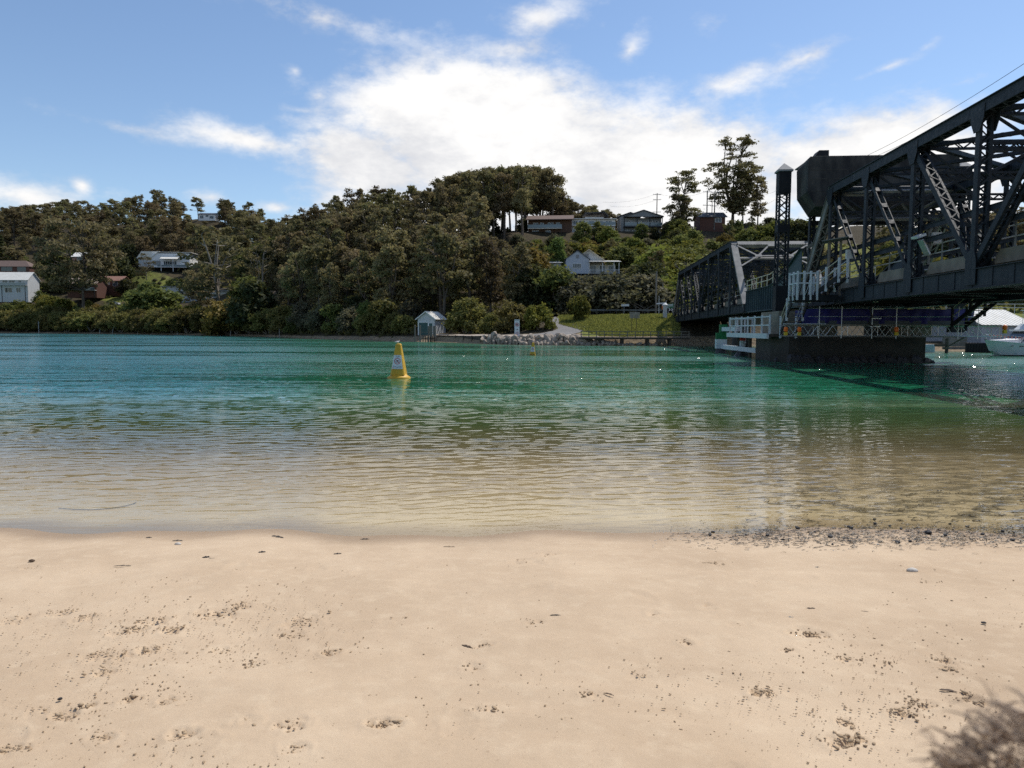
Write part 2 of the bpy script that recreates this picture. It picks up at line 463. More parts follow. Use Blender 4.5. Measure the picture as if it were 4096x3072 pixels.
def land(u, Y):
    """height of the far bank at direction u = X/Y and forward distance Y"""
    u = np.asarray(u, float); Y = np.asarray(Y, float)
    o = Y - shoreY(u)
    Z = np.stack([np.interp(o, [a for a, _ in pr], [b for _, b in pr]) for _, pr in PROFILE])
    k = np.clip(np.searchsorted(PR_U, u) - 1, 0, len(PR_U) - 2)
    t = np.clip((u - PR_U[k]) / (PR_U[k + 1] - PR_U[k]), 0, 1)
    t = t * t * (3 - 2 * t)
    zk = np.take_along_axis(Z, k[None], 0)[0]; zk1 = np.take_along_axis(Z, (k + 1)[None], 0)[0]
    z = zk * (1 - t) + zk1 * t
    X = u * Y
    rough = np.clip((o - 25) / 60, 0, 1)
    z = z + fbm(X * .06, Y * .06, 4, 3) * 3.0 * rough + fbm(X * .5, Y * .5, 3, 8) * .25 * np.clip(o / 3, 0, 1)
    return np.where(o < 0, np.maximum(o * .22, -4.0), z)
def ground(X, Y):
    return float(land(np.array([X / Y]), np.array([Y]))[0])
def GP(px, Y):
    """point on the far bank in the direction of a photograph column at forward distance Y"""
    X = P(px, 1318, Y).x
    return Vector((X, Y, ground(X, Y)))

def ground_material():
    m = bpy.data.materials.new('hillside_soil'); m.use_nodes = True
    w = NT(m.node_tree)
    out = w.n('ShaderNodeOutputMaterial'); b = w.n('ShaderNodeBsdfPrincipled')
    w.put(out.inputs[0], b.outputs[0])
    g = w.n('ShaderNodeNewGeometry').outputs['Position']
    at = w.n('ShaderNodeAttribute', attribute_name='bank').outputs['Fac']
    gr = w.n('ShaderNodeAttribute', attribute_name='lawn').outputs['Fac']
    n = w.noise(g, .35, 6, .6); n2 = w.noise(g, 2.2, 6, .65)
    litter = w.mix(w.ss(n2, .35, .65), (.035, .030, .018), (.085, .068, .042))
    grass = w.mix(w.ss(n2, .3, .7), (.10, .125, .026), (.20, .20, .055))
    dirt = w.mix(w.ss(n2, .3, .7), (.17, .125, .08), (.30, .24, .165))
    c = w.mix(w.ss(w.m('ADD', gr, w.m('MULTIPLY', w.m('SUBTRACT', n, .5), .8)), .35, .65), litter, grass)
    c = w.mix(w.ss(w.m('ADD', at, w.m('MULTIPLY', w.m('SUBTRACT', n, .5), .7)), .4, .6), c, dirt)
    w.put(b.inputs['Base Color'], c)
    b.inputs['Roughness'].default_value = .95; b.inputs['Specular IOR Level'].default_value = .1
    w.put(b.inputs['Normal'], w.bump(n2, .8, .25))
    return m
def build_land():
    nu = 360
    u = np.concatenate([np.linspace(-1.25, -.75, 40, endpoint=False), np.linspace(-.75, .75, 260, endpoint=False), np.linspace(.75, 1.6, 60)])
    o = np.concatenate([np.linspace(-16, -2, 6, endpoint=False), np.linspace(-2, 8, 34, endpoint=False), np.linspace(8, 40, 50, endpoint=False),
                        np.linspace(40, 150, 70, endpoint=False), np.linspace(150, 480, 40)])
    U, O = np.meshgrid(u, o)
    Yv = shoreY(U) + O
    Z = land(U, Yv)
    V = np.stack([U * Yv, Yv, Z], -1).reshape(-1, 3)
    pxs = 2048 + U * FPX
    bank = np.exp(-((O - .5) / 2.2) ** 2) * .9
    bank = np.maximum(bank, ((pxs > 1690) & (pxs < 2330) & (O > 1.2) & (O < 7.5)) * .9)
    bank = np.maximum(bank, np.exp(-(((pxs - 2215) / 60) ** 2 + ((O - 17) / 4) ** 2)) * .8)
    bank = np.maximum(bank, np.exp(-(((pxs - 2410) / 30) ** 2 + ((O - 17) / 3) ** 2)) * .6)
    bank = np.maximum(bank, np.exp(-(((pxs - 1100) / 45) ** 2 + ((O - 60) / 22) ** 2)) * .9)
    lawn = ((pxs > 2230) & (pxs < 2720) & (O > 2.5) & (O < 26)) * .95
    lawn = np.maximum(lawn, np.exp(-(((pxs - 640) / 200) ** 2 + ((O - 82) / 22) ** 2)) * .72)
    lawn = np.maximum(lawn, np.exp(-(((pxs - 480) / 120) ** 2 + ((O - 60) / 16) ** 2)) * 1.1)
    lawn = np.maximum(lawn, ((pxs > 3780) & (O > 16) & (O < 60)) * .75)
    lawn = np.maximum(lawn, ((pxs > 3200) & (pxs < 3800) & (O > 50) & (O < 110)) * .6)
    ob = numpy_mesh('hillside', V, gridF(len(o), len(u)), ground_material(), True, 'structure',
                    extra={'bank': bank.ravel(), 'lawn': lawn.ravel()})
    return ob
build_land()

# ------------------------------------------------------------------ the beach and the sea bed
def shore_near(X):
    return 7.85 + .018 * X + .0035 * X * X + .10 * np.sin(X * 1.9 + .6) + .06 * np.sin(X * 4.3) - .05 * np.sin(X * .9 + 2)
def beach_z(X, Y):
    o = Y - shore_near(X)
    return np.interp(o, [-40, -7.8, -2, -.5, 0, .7, 3, 8, 13, 22, 32, 60], [1.6, .52, .19, .045, 0, -.04, -.17, -.55, -1.2, -2.4, -3.4, -4.2])
def sandG(px, py):
    z = .2
    for _ in range(12):
        p = G(px, py, z); z = float(beach_z(np.array([p.x]), np.array([p.y]))[0])
    return p
# scuffed patches of sand: photograph pixel of centre, half width, half depth, strength
SCUFF = [(240, 2447, 50, 14, .8), (70, 2474, 50, 18, .8), (342, 2471, 50, 16, .8), (867, 2455, 80, 26, 1.2), (968, 2420, 45, 16, 1.2), (696, 2515, 40, 14, 1.3),
         (608, 2487, 80, 20, .9), (525, 2518, 70, 18, .9), (1203, 2487, 70, 26, 1.2), (1158, 2540, 50, 14, .9), (595, 2597, 36, 16, 1.2), (487, 2620, 36, 22, 1.1),
         (380, 2626, 60, 22, .8), (411, 2683, 40, 18, 1.0), (867, 2600, 40, 16, .9), (1006, 2657, 50, 18, .8), (1335, 2610, 40, 14, 1.1), (519, 2797, 36, 16, 1.0),
         (677, 2809, 46, 18, 1.2), (354, 2822, 34, 16, 1.0), (272, 2860, 50, 20, 1.0), (411, 2955, 56, 22, .8), (740, 2936, 60, 24, .9), (842, 2939, 30, 10, 1.0),
         (987, 2885, 60, 22, .8), (1171, 2898, 60, 26, .8), (1171, 3000, 50, 20, .8), (3230, 2536, 70, 22, 1.4), (2836, 2439, 40, 18, 1.0), (2748, 2575, 36, 16, .9),
         (3055, 2769, 56, 20, 1.1), (3604, 2846, 60, 22, 1.3), (3680, 2812, 60, 18, 1.2), (3779, 2646, 36, 16, 1.0), (3792, 2678, 60, 14, 1.0), (3391, 2891, 34, 20, 1.2),
         (3385, 2962, 80, 26, 1.5), (3876, 2795, 50, 22, 1.2), (3378, 2633, 40, 16, .9), (3533, 2652, 40, 16, .9), (3152, 2600, 40, 14, .8), (1324, 2611, 36, 14, 1.0),
         (1537, 2898, 80, 22, 1.3), (1926, 2583, 50, 14, .8), (2352, 2778, 50, 16, .7), (3037, 2768, 44, 18, 1.0), (2620, 2463, 36, 14, .9), (2741, 2574, 30, 14, .8),
         (2139, 2490, 34, 10, .8), (1889, 2667, 40, 20, .7), (150, 2840, 40, 18, .6), (60, 2990, 60, 22, .9), (2100, 2245, 60, 12, .8), (2950, 2500, 60, 12, .6),
         (2200, 2220, 40, 10, .7), (1960, 2830, 60, 16, .5), (2560, 2700, 60, 14, .4), (3700, 2330, 80, 10, .4), (2870, 2255, 30, 8, .7), (130, 2268, 40, 8, .8)]
def build_beach():
    nc, nr = 520, 430
    u = np.linspace(-.86, .86, nc)
    Y = 1.25 * (13.5 / 1.25) ** (np.linspace(0, 1, nr))
    U, YY = np.meshgrid(u, Y)
    X = U * YY
    Z = beach_z(X, YY)
    o = YY - shore_near(X)
    dry = np.clip(-o / 1.5, 0, 1)
    Z = Z + fbm(X * .8, YY * .8, 3, 11) * .05 * np.clip(-o / 3, 0.1, 1) + fbm(X * 3.5, YY * 3.5, 3, 5) * .012 * (dry * .8 + .2) + fbm(X * 16, YY * 16, 3, 15) * .0045 * dry
    # faint raked lines of the last tide
    Z = Z + .0022 * np.sin((YY * 9 + X * .6 + 2 * fbm(X * .5, YY * 1.2, 2, 9)) * 2.1) * np.clip((fbm(X * .4, YY * .6, 2, 31) + .1) * 4, 0, 1) * dry
    hf = fbm(X * 28, YY * 28, 3, 21); hf2 = fbm(X * 60, YY * 60, 2, 25)
    for (cx, cy, rx, ry, st) in SCUFF:
        c = sandG(cx, cy); ax = abs(sandG(cx + rx, cy).x - c.x); ay = abs(sandG(cx, cy - ry).y - c.y)
        r = np.sqrt(((X - c.x) / ax) ** 2 + ((YY - c.y) / ay) ** 2) + fbm(X * 9, YY * 9, 3, int(cx)) * 1.3
        mk = np.clip(1.25 - r, 0, 1)
        Z = Z + mk * (hf * .058 * st + hf2 * .020 * st - .006 * st) + np.exp(-((r - 1.2) / .25) ** 2) * .005 * st
    # shallow foot prints
    rnd = random.Random(5)
    for k in range(26):
        fx, fy = rnd.uniform(-4, 4), rnd.uniform(2.4, 6.4); a = rnd.uniform(-.9, .9)
        dx, dy = (X - fx), (YY - fy)
        p = dx * math.cos(a) + dy * math.sin(a); q = dy * math.cos(a) - dx * math.sin(a)
        r = np.sqrt((p / .07) ** 2 + (q / .15) ** 2)
        r = r + fbm(X * 14, YY * 14, 2, k) * 1.2
        Z = Z - .007 * np.clip(1.2 - r, 0, 1) * rnd.uniform(.3, 1) + .003 * np.exp(-((r - 1.25) / .2) ** 2)
    m = bpy.data.materials.new('beach_sand'); m.use_nodes = True
    w = NT(m.node_tree)
    out = w.n('ShaderNodeOutputMaterial'); b = w.n('ShaderNodeBsdfPrincipled'); w.put(out.inputs[0], b.outputs[0])
    g = w.n('ShaderNodeNewGeometry').outputs['Position']
    x, y, z = w.sep(g)
    big = w.noise(g, .9, 5, .55); mid = w.noise(g, 7, 5, .6); grain = w.noise(g, 330, 2, .7); grit = w.noise(g, 120, 3, .7)
    dryc = w.mix(w.ss(big, .3, .7), (.505, .376, .250), (.590, .450, .306))
    damp = w.noise(w.mapping(g, scale=(1, 1.6, 1)), .55, 6, .62)
    dryc = w.mix(w.m('MULTIPLY', w.ss(damp, .42, .66), .40), dryc, (.41, .295, .19))
    dryc = w.mix(w.m('MULTIPLY', w.ss(mid, .45, .75), .45), dryc, (.64, .505, .35))
    spk = w.noise(g, 24, 4, .75)
    dryc = w.mix(w.m('MULTIPLY', w.ss(spk, .62, .74), .45), dryc, (.31, .21, .13))
    dryc = w.mix(w.m('MULTIPLY', w.ss(grain, .50, .72), .5), dryc, (.26, .17, .10))
    dryc = w.mix(w.m('MULTIPLY', w.ss(grit, .68, .76), .5), dryc, (.70, .60, .48))
    wet = w.m('SUBTRACT', 1.0, w.ss(w.m('ADD', z, w.m('MULTIPLY', w.m('SUBTRACT', big, .5), .03)), .004, .060))
    sub = w.m('SUBTRACT', 1.0, w.ss(z, -.05, -.005))
    c = w.mix(w.m('MULTIPLY', wet, .78), dryc, w.mix(sub, (.285, .195, .115), (.62, .475, .31)))
    weedn = w.ss(w.m('ADD', w.noise(w.mapping(g, scale=(1, 1.7, 1)), 2.6, 6, .7), w.m('MULTIPLY', w.ss(x, 1.5, 4.5), .17)), .64, .72)
    under = w.m('MULTIPLY', w.m('SUBTRACT', 1.0, w.ss(z, -.06, -.02)), w.ss(x, .3, 3.0))
    c = w.mix(w.m('MULTIPLY', w.m('MULTIPLY', weedn, under), .75), c, (.055, .04, .02))
    w.put(b.inputs['Base Color'], c)
    w.put(b.inputs['Roughness'], w.lin(wet, 0, 1, .93, .5))
    b.inputs['Specular IOR Level'].default_value = .25
    w.put(b.inputs['Normal'], w.bump(w.m('ADD', w.m('ADD', grain, w.m('MULTIPLY', grit, .9)), w.m('MULTIPLY', spk, 1.6)), .35, .007))
    V = np.stack([X, YY, Z], -1).reshape(-1, 3)
    numpy_mesh('beach', V, gridF(nr, nc), m, True, 'structure')
    # the rest of the shore and the river bed, coarser
    xs = np.linspace(-150, 150, 121); ys = np.concatenate([np.linspace(-30, 8, 40, endpoint=False), np.linspace(8, 60, 60)])
    XX, YS = np.meshgrid(xs, ys)
    ZZ = beach_z(np.clip(XX, -9, 9), YS) - .03 - .02 * (YS > 12)
    inside = (YS > 1.0) & (YS < 13.8) & (np.abs(XX) < YS * .86 + 1.5)
    ZZ = np.where(inside, ZZ - .18, ZZ)
    ZZ = np.where(YS < -2, ZZ + np.clip(-YS - 2, 0, 30) * .08, ZZ)
    numpy_mesh('river_bed', np.stack([XX, YS, ZZ], -1).reshape(-1, 3), gridF(len(ys), len(xs)), m, True, 'structure')
    M['sand'] = m
build_beach()

# ------------------------------------------------------------------ the water
def water_material():
    m = bpy.data.materials.new('inlet_water'); m.use_nodes = True
    w = NT(m.node_tree)
    out = w.n('ShaderNodeOutputMaterial')
    g = w.n('ShaderNodeNewGeometry').outputs['Position']
    depth = w.n('ShaderNodeAttribute', attribute_name='depth').outputs['Fac']
    x, y, z = w.sep(g)
    # ripples finer than the modelled waves
    fine = w.noise(w.mapping(g, scale=(.38, 1.7, 1), rot=(0, 0, R(-7))), 3.6, 4, .62)
    swell = w.noise(w.mapping(g, scale=(.30, 1.0, 1), rot=(0, 0, R(5))), .85, 4, .6)
    calm = w.ss(w.noise(w.mapping(g, scale=(.022, .080, 1), loc=(4.3, 1.1, 0)), 1.0, 6, .62), .36, .56)
    far = w.ss(y, 14.0, 30.0)
    chop = w.noise(w.mapping(g, scale=(.16, .75, 1), rot=(0, 0, R(-4)), loc=(7, 3, 0)), 1.0, 3, .6)
    hgt = w.m('ADD', w.m('MULTIPLY', fine, .016), w.m('MULTIPLY', w.m('MULTIPLY', w.m('ADD', swell, chop), far), .19))
    bn = w.n('ShaderNodeBump'); bn.inputs['Distance'].default_value = 1.0
    w.put(bn.inputs['Height'], hgt)
    w.put(bn.inputs['Strength'], w.m('MULTIPLY', w.lin(far, 0, 1, .30, 1.0), w.lin(calm, 0, 1, .06, 1.0)))
    nrm = bn.outputs[0]
    # small steep facets of the chop that catch the sun
    vo = w.n('ShaderNodeTexVoronoi'); vo.inputs['Scale'].default_value = 6.5; w.put(vo.inputs['Vector'], g)
    vc = w.n('ShaderNodeSeparateColor'); w.put(vc.inputs[0], vo.outputs['Color'])
    mk = w.m('MULTIPLY', w.m('GREATER_THAN', vc.outputs[2], .93), w.ss(y, 16.0, 30.0))
    tilt = w.comb(w.m('MULTIPLY', w.m('SUBTRACT', vc.outputs[0], .5), w.m('MULTIPLY', mk, 1.15)), w.m('MULTIPLY', w.m('SUBTRACT', vc.outputs[1], .5), w.m('MULTIPLY', mk, 1.15)), 0.0)
    va = w.n('ShaderNodeVectorMath', operation='ADD'); w.put(va.inputs[0], nrm); w.put(va.inputs[1], tilt)
    vn = w.n('ShaderNodeVectorMath', operation='NORMALIZE'); w.put(vn.inputs[0], va.outputs[0])
    nrm = vn.outputs[0]
    fr = w.n('ShaderNodeFresnel'); fr.inputs['IOR'].default_value = 1.333; w.put(fr.inputs['Normal'], nrm)
    gl = w.n('ShaderNodeBsdfGlossy'); gl.inputs['Color'].default_value = (1, 1, 1, 1)
    w.put(gl.inputs['Roughness'], w.m('MULTIPLY', w.lin(w.ss(y, 16.0, 55.0), 0, 1, .025, .15), w.lin(calm, 0, 1, .3, 1.0))); w.put(gl.inputs['Normal'], nrm)
    tr = w.n('ShaderNodeBsdfTransparent'); tr.inputs['Color'].default_value = (.93, .95, .88, 1)
    df = w.n('ShaderNodeBsdfDiffuse')
    hue = w.noise(w.mapping(g, scale=(.02, .06, 1)), 1.0, 3, .5)
    left = w.m('SUBTRACT', 1.0, w.ss(w.m('DIVIDE', x, y), -.62, .02))
    deep = w.mix(w.ss(w.m('ADD', left, w.m('MULTIPLY', w.m('SUBTRACT', hue, .5), .5)), .35, .95), (.012, .135, .066), (.022, .165, .185))
    shal = (.33, .25, .13)
    mid = (.075, .115, .038)
    c = w.mix(w.ss(depth, .12, .75), shal, mid)
    c = w.mix(w.ss(depth, .6, 1.9), c, deep)
    w.put(df.inputs['Color'], c)
    op = w.m('SUBTRACT', 1.0, w.m('POWER', 2.718, w.m('MULTIPLY', depth, -1.6)))
    m1 = w.n('ShaderNodeMixShader'); w.put(m1.inputs[0], op); w.put(m1.inputs[1], tr.outputs[0]); w.put(m1.inputs[2], df.outputs[0])
    m2 = w.n('ShaderNodeMixShader'); w.put(m2.inputs[0], fr.outputs[0]); w.put(m2.inputs[1], m1.outputs[0]); w.put(m2.inputs[2], gl.outputs[0])
    w.put(out.inputs[0], m2.outputs[0])
    return m
def build_water():
    nc, nr = 440, 680
    u = np.concatenate([np.linspace(-1.45, -.78, 20, endpoint=False), np.linspace(-.78, .78, nc - 40, endpoint=False), np.linspace(.78, 1.9, 20)])
    t = np.linspace(0, 1, nr)
    U, T = np.meshgrid(u, t)
    Yend = np.minimum(shoreY(U) + 4, 420)
    tn = 420 / 680
    YY = np.where(T < tn, 6.9 * (28 / 6.9) ** (T / tn), 28 * (Yend / 28) ** ((T - tn) / (1 - tn)))
    X = U * YY
    dy = np.gradient(YY, axis=0)
    dx = YY * (1.56 / (nc - 40))
    o = YY - shore_near(X)
    gain = np.clip(o / 2.2, .04, 1)
    rnd = random.Random(2)
    Z = np.zeros_like(X)
    mod = (.75 + .45 * np.clip((YY - 9) / 14, 0, 1)) * (.55 + .9 * np.clip(fbm(X * .16, YY * .3, 3, 4) + .5, 0, 1))
    wx = X + fbm(X * .35, YY * .5, 2, 41) * 1.2; wy = YY + fbm(X * .3, YY * .6, 2, 42) * .8
    for k in range(60):
        lam = math.exp(rnd.uniform(math.log(.10), math.log(.55)))
        # crests run nearly across the view, falling away to the right
        a = rnd.gauss(-.14, .17) if lam > .4 else rnd.gauss(-.12, .24)
        kx, ky = 2 * math.pi / lam * math.sin(a), 2 * math.pi / lam * math.cos(a)
        amp = .00078 * (min(lam, .22) / .22) * (max(lam, .22) / .22) ** .2 * rnd.uniform(.6, 1.3)
        ok = np.clip(1.6 - np.maximum(dy * abs(math.cos(a)), dx * abs(math.sin(a))) * 3.2 / lam, 0, 1)
        ph = kx * wx + ky * wy + rnd.uniform(0, 6.28)
        s = np.sin(ph)
        Z += amp * ok * (s + .25 * np.cos(2 * ph)) * gain * mod
    depth = np.maximum(-beach_z(np.clip(X, -12, 12), YY), 0)
    far = shoreY(U) - YY
    depth = np.where(YY > 60, np.minimum(depth, np.maximum(far * .22, 0.02) + .35), depth)
    V = np.stack([X, YY, Z], -1).reshape(-1, 3)
    ob = numpy_mesh('water', V, gridF(nr, len(u)), water_material(), True, 'structure', extra={'depth': depth.ravel()})
build_water()
# ================================================================== the bridge. Local frame: e to the right, s along the deck away from the camera, z up
TH = R(4.5)
def Bw(e, s, z):
    return Vector((s * math.sin(TH) + e * math.cos(TH), s * math.cos(TH) - e * math.sin(TH), z))
def broot(name, e, s, z, label, cat, group=None):
    return root(name, Bw(e + DE, s + DS, z), label, cat, group, rz=-TH, off=(e, s, z))
DE, DS = 0.0, 0.0
E0, E1 = 17.2, 24.9                # the two truss planes
ZB, ZT = 4.38, 11.38                 # bottom and top chord axes

def laced(mb, p, q, wdir, w, d, t=.05, pitch=None, bw=.06, faces=(1, -1), flange=.06):
    """built-up steel member: two channels a distance w apart along wdir, zigzag lacing on the two open faces (d apart)"""
    p, q, wd = Vector(p), Vector(q), Vector(wdir).normalized()
    ax = (q - p); L = ax.length; ax.normalize()
    wd = (wd - ax * wd.dot(ax)).normalized()
    nd = ax.cross(wd).normalized()
    for sg in (-1, 1):
        c = wd * (sg * w / 2)
        mb.bar(p + c, q + c, t, d, up=nd)
        for f in (-1, 1):                          # channel flanges turned inward
            c2 = c - wd * (sg * (flange / 2 + t / 2)) + nd * (f * (d / 2 - .012))
            mb.bar(p + c2, q + c2, flange, .024, up=nd)
    pitch = pitch or w * .95
    n = max(2, int(L / pitch))
    for f in faces:
        off = nd * (f * (d / 2 + .012))
        for i in range(n):
            a = p + ax * (L * i / n) + wd * ((w / 2 - .03) * (1 if i % 2 else -1)) + off
            b = p + ax * (L * (i + 1) / n) + wd * ((w / 2 - .03) * (-1 if i % 2 else 1)) + off
            mb.bar(a, b, bw, .016, up=nd)
    return mb
def battened(mb, p, q, wdir, w, d, t=.04, pitch=1.2):
    p, q, wd = Vector(p), Vector(q), Vector(wdir).normalized()
    ax = (q - p); L = ax.length; ax.normalize(); wd = (wd - ax * wd.dot(ax)).normalized(); nd = ax.cross(wd).normalized()
    for sg in (-1, 1):
        mb.bar(p + wd * (sg * w / 2), q + wd * (sg * w / 2), t, d, up=nd)
    n = max(3, int(L / pitch))
    for i in range(1, n):
        c = p + ax * (L * i / n)
        for f in (-1, 1):
            o = nd * (f * (d / 2 + .01))
            mb.bar(c - ax * .16 + o, c + ax * .16 + o, w, .016, up=nd)
    return mb

def truss_span(name, sA, sB, label, near):
    """Pratt through truss of eight panels between bearings sA (near) and sB (far)"""
    L = (sB - sA) / 8.0
    st = [sA + L * k for k in range(9)]
    rt = broot(name, (E0 + E1) / 2, sA, 3.6, label, 'bridge span')
    grade = -.009 if not near else .004
    S_, X_ = (0, 1, 0), (1, 0, 0)
    for e, io in ((E0, 1), (E1, -1)):
        # bottom chord: a deep riveted channel pair and a ledge
        b = MB()
        for sg in (-1, 1):
            b.box(e + sg * .2 - .03, e + sg * .2 + .03, sA - .5, sB + .5, ZB - .42, ZB + .34)
        b.box(e - .33, e + .33, sA - .5, sB + .5, ZB + .345, ZB + .38)
        b.box(e - .36, e + .36, sA - .5, sB + .5, ZB - .47, ZB - .425)
        for k in range(1, 32):
            ss = sA + (sB - sA) * k / 32
            b.box(e - .262, e - .232, ss - .11, ss + .11, ZB - .40, ZB + .33)
        b.build('bottom_chord', M['steel'], rt)
        t = MB()                                       # top chord: box with a cover plate, laced beneath
        for sg in (-1, 1):
            t.box(e + sg * .27 - .03, e + sg * .27 + .03, st[1] - .2, st[7] + .2, ZT - .24, ZT + .24)
        t.box(e - .38, e + .38, st[1] - .25, st[7] + .25, ZT + .245, ZT + .285)
        n = int((st[7] - st[1]) / .42)
        for i in range(n):
            a = st[1] + (st[7] - st[1]) * i / n; c = st[1] + (st[7] - st[1]) * (i + 1) / n
            sg = 1 if i % 2 else -1
            t.bar((e + sg * .24, a, ZT - .25), (e - sg * .24, c, ZT - .25), .07, .016)
        t.build('top_chord', M['steel'], rt)
        for k in range(1, 8):                          # posts
            laced(MB(), (e, st[k], ZB + .3), (e, st[k], ZT - .2), X_, .50, .34, pitch=.42).build('vertical_post', M['steel'], rt)
            for sg in (-1, 1):                         # gusset plates top and bottom
                x = e + sg * .31
                g = MB(); g.prism([(st[k] - .42, ZB - .3), (st[k] + .42, ZB - .3), (st[k] + .42, ZB + .75), (st[k] + .22, ZB + 1.15), (st[k] - .22, ZB + 1.15), (st[k] - .42, ZB + .75)], x - .012, x + .012, 'x'); g.build('gusset', M['steel'], rt)
                g = MB(); g.prism([(st[k] - .55, ZT + .1), (st[k] + .55, ZT + .1), (st[k] + .5, ZT - .45), (st[k] + .22, ZT - .95), (st[k] - .22, ZT - .95), (st[k] - .5, ZT - .45)], x + sg * .01 - .012, x + sg * .01 + .012, 'x'); g.build('gusset', M['steel'], rt)
        for k in (1, 2, 3):                            # diagonals fall towards the middle
            for (ka, kb) in ((k, k + 1), (8 - k, 7 - k)):
                mb = MB()
                if k == 3: laced(mb, (e, st[ka], ZT - .3), (e, st[kb], ZB + .45), X_, .44, .3, pitch=.38)
                else: battened(mb, (e, st[ka], ZT - .3), (e, st[kb], ZB + .45), X_, .30, .22 - .03 * (k == 1), pitch=1.25)
                mb.build('diagonal', M['steel'], rt)
        for (ka, kb, sg) in ((1, 0, -1), (7, 8, 1)):   # inclined end posts with a cover plate on the outer face
            p, q = Vector((e, st[ka], ZT)), Vector((e, st[kb], ZB + .2))
            mb = laced(MB(), p, q, X_, .46, .42, pitch=.46)
            ax = (q - p).normalized(); nd = ax.cross(Vector(X_)).normalized()
            if nd.z < 0: nd = -nd
            mb.bar(p + nd * .25, q + nd * .25, .66, .03, up=nd)
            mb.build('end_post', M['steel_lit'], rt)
    # sway frames and top bracing
    for k in range(1, 8):
        s = st[k]
        mb = MB()
        laced(mb, (E0 + .3, s, ZT - .05), (E1 - .3, s, ZT - .05), (0, 0, 1), .40, .16, pitch=.42, bw=.06, flange=.06)
        laced(mb, (E0 + .2, s, ZT - 1.55), (E1 - .2, s, ZT - 1.55), (0, 0, 1), .34, .14, pitch=.36, bw=.055, flange=.06)
        mid = (E0 + E1) / 2
        for sg, ea in ((1, E0), (-1, E1)):
            mb.bar((ea + sg * .35, s, ZT - .25), (ea + sg * 2.05, s, ZT - 1.4), .10, .10)
            mb.bar((ea + sg * 2.05, s, ZT - 1.4), (mid, s, ZT - .25), .10, .10)
            mb.bar((ea + sg * .15, s, ZT - 2.7), (ea + sg * 2.0, s, ZT - 1.7), .10, .12)
            mb.box(ea + sg * 2.05 - .3, ea + sg * 2.05 + .3, s - .02, s + .02, ZT - 1.72, ZT - 1.2)
        mb.box(mid - .35, mid + .35, s - .02, s + .02, ZT - .45, ZT - .1)
        mb.build('sway_frame', M['steel'], rt)
    for k in range(1, 7):
        mb = MB()
        laced(mb, (E0 + .2, st[k], ZT + .05), (E1 - .2, st[k + 1], ZT + .05), (0, 1, 0), .26, .22, pitch=.3, bw=.05, flange=.05)
        laced(mb, (E1 - .2, st[k], ZT - .12), (E0 + .2, st[k + 1], ZT - .12), (0, 1, 0), .26, .16, pitch=.3, bw=.05, flange=.05)
        mb.build('top_bracing', M['steel'], rt)
    # portals in the plane of the end posts
    for (ka, kb) in ((1, 0), (7, 8)):
        p = lambda e, f: Vector((e, st[ka] + (st[kb] - st[ka]) * f, ZT + (ZB + .2 - ZT) * f))
        nd = (p(E0, 1) - p(E0, 0)).cross(Vector((1, 0, 0))).normalized()
        if nd.z < 0: nd = -nd
        mb = MB(); off = nd * .27
        mid = (E0 + E1) / 2
        mb.bar(p(E0 - .33, .015) + off, p(E1 + .33, .015) + off, .46, .05, up=nd)
        mb.bar(p(E0 - .2, .015), p(E1 + .2, .015), .40, .42, up=nd)
        for i in range(44):                            # scalloped row of rivet heads and edge
            x = E0 + (E1 - E0) * (i + .5) / 44
            mb.bar(p(x - .05, .047) + off, p(x + .05, .047) + off, .05, .06, up=nd)
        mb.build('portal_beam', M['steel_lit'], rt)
        mb = MB()
        lo = .235
        mb.bar(p(E0 + 2.1, lo) + off, p(E1 - 2.1, lo) + off, .14, .05, up=nd)
        mb.bar(p(E0 + .3, lo + .01) , p(E1 - .3, lo + .01), .20, .20, up=nd)
        for sg, ea in ((1, E0), (-1, E1)):
            mb.bar(p(ea + sg * .3, .06) + off, p(ea + sg * 2.2, lo) + off, .16, .05, up=nd)
            mb.bar(p(ea + sg * 2.2, lo) + off, p(mid - sg * .3, .06) + off, .16, .05, up=nd)
            mb.bar(p(ea + sg * .3, .40) + off, p(ea + sg * 2.2, lo) + off, .16, .05, up=nd)
            mb.bar(p(ea + sg * 1.9, lo) + off * 1.1, p(ea + sg * 2.6, lo) + off * 1.1, .34, .03, up=nd)
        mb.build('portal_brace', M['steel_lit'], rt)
        n_ = MB(); n_.bar(p(mid - .42, .06) + off * 1.2, p(mid + .42, .06) + off * 1.2, .34, .03, up=nd)
        n_.build('name_plate', M['plate'], rt)
    # floor
    for k in range(9):
        mb = MB(); s = st[k]
        mb.box(E0 + .2, E1 - .2, s - .02, s + .02, ZB - .30, ZB + .46)
        mb.box(E0 + .2, E1 - .2, s - .16, s + .16, ZB - .34, ZB - .30)
        mb.box(E0 + .2, E1 - .2, s - .16, s + .16, ZB + .46, ZB + .50)
        mb.build('floor_beam', M['steel_dark'], rt)
    for j in range(5):
        e = E0 + 1.2 + (E1 - E0 - 2.4) * j / 4
        mb = MB(); mb.box(e - .02, e + .02, sA, sB, ZB + .0, ZB + .5); mb.box(e - .12, e + .12, sA, sB, ZB - .04, ZB + .0)
        mb.build('stringer', M['steel_dark'], rt)
    mb = MB(); mb.box(E0 + .55, E1 - .55, sA - .3, sB + .3, ZB + .52, ZB + .72); mb.build('deck_slab', M['concrete'], rt)
    mb = MB()
    for k in range(8):
        mb.bar((E0 + .3, st[k], ZB - .25), (E1 - .3, st[k + 1], ZB - .25), .12, .10)
        mb.bar((E1 - .3, st[k], ZB - .25), (E0 + .3, st[k + 1], ZB - .25), .12, .10)
    mb.build('bottom_bracing', M['steel_dark'], rt)
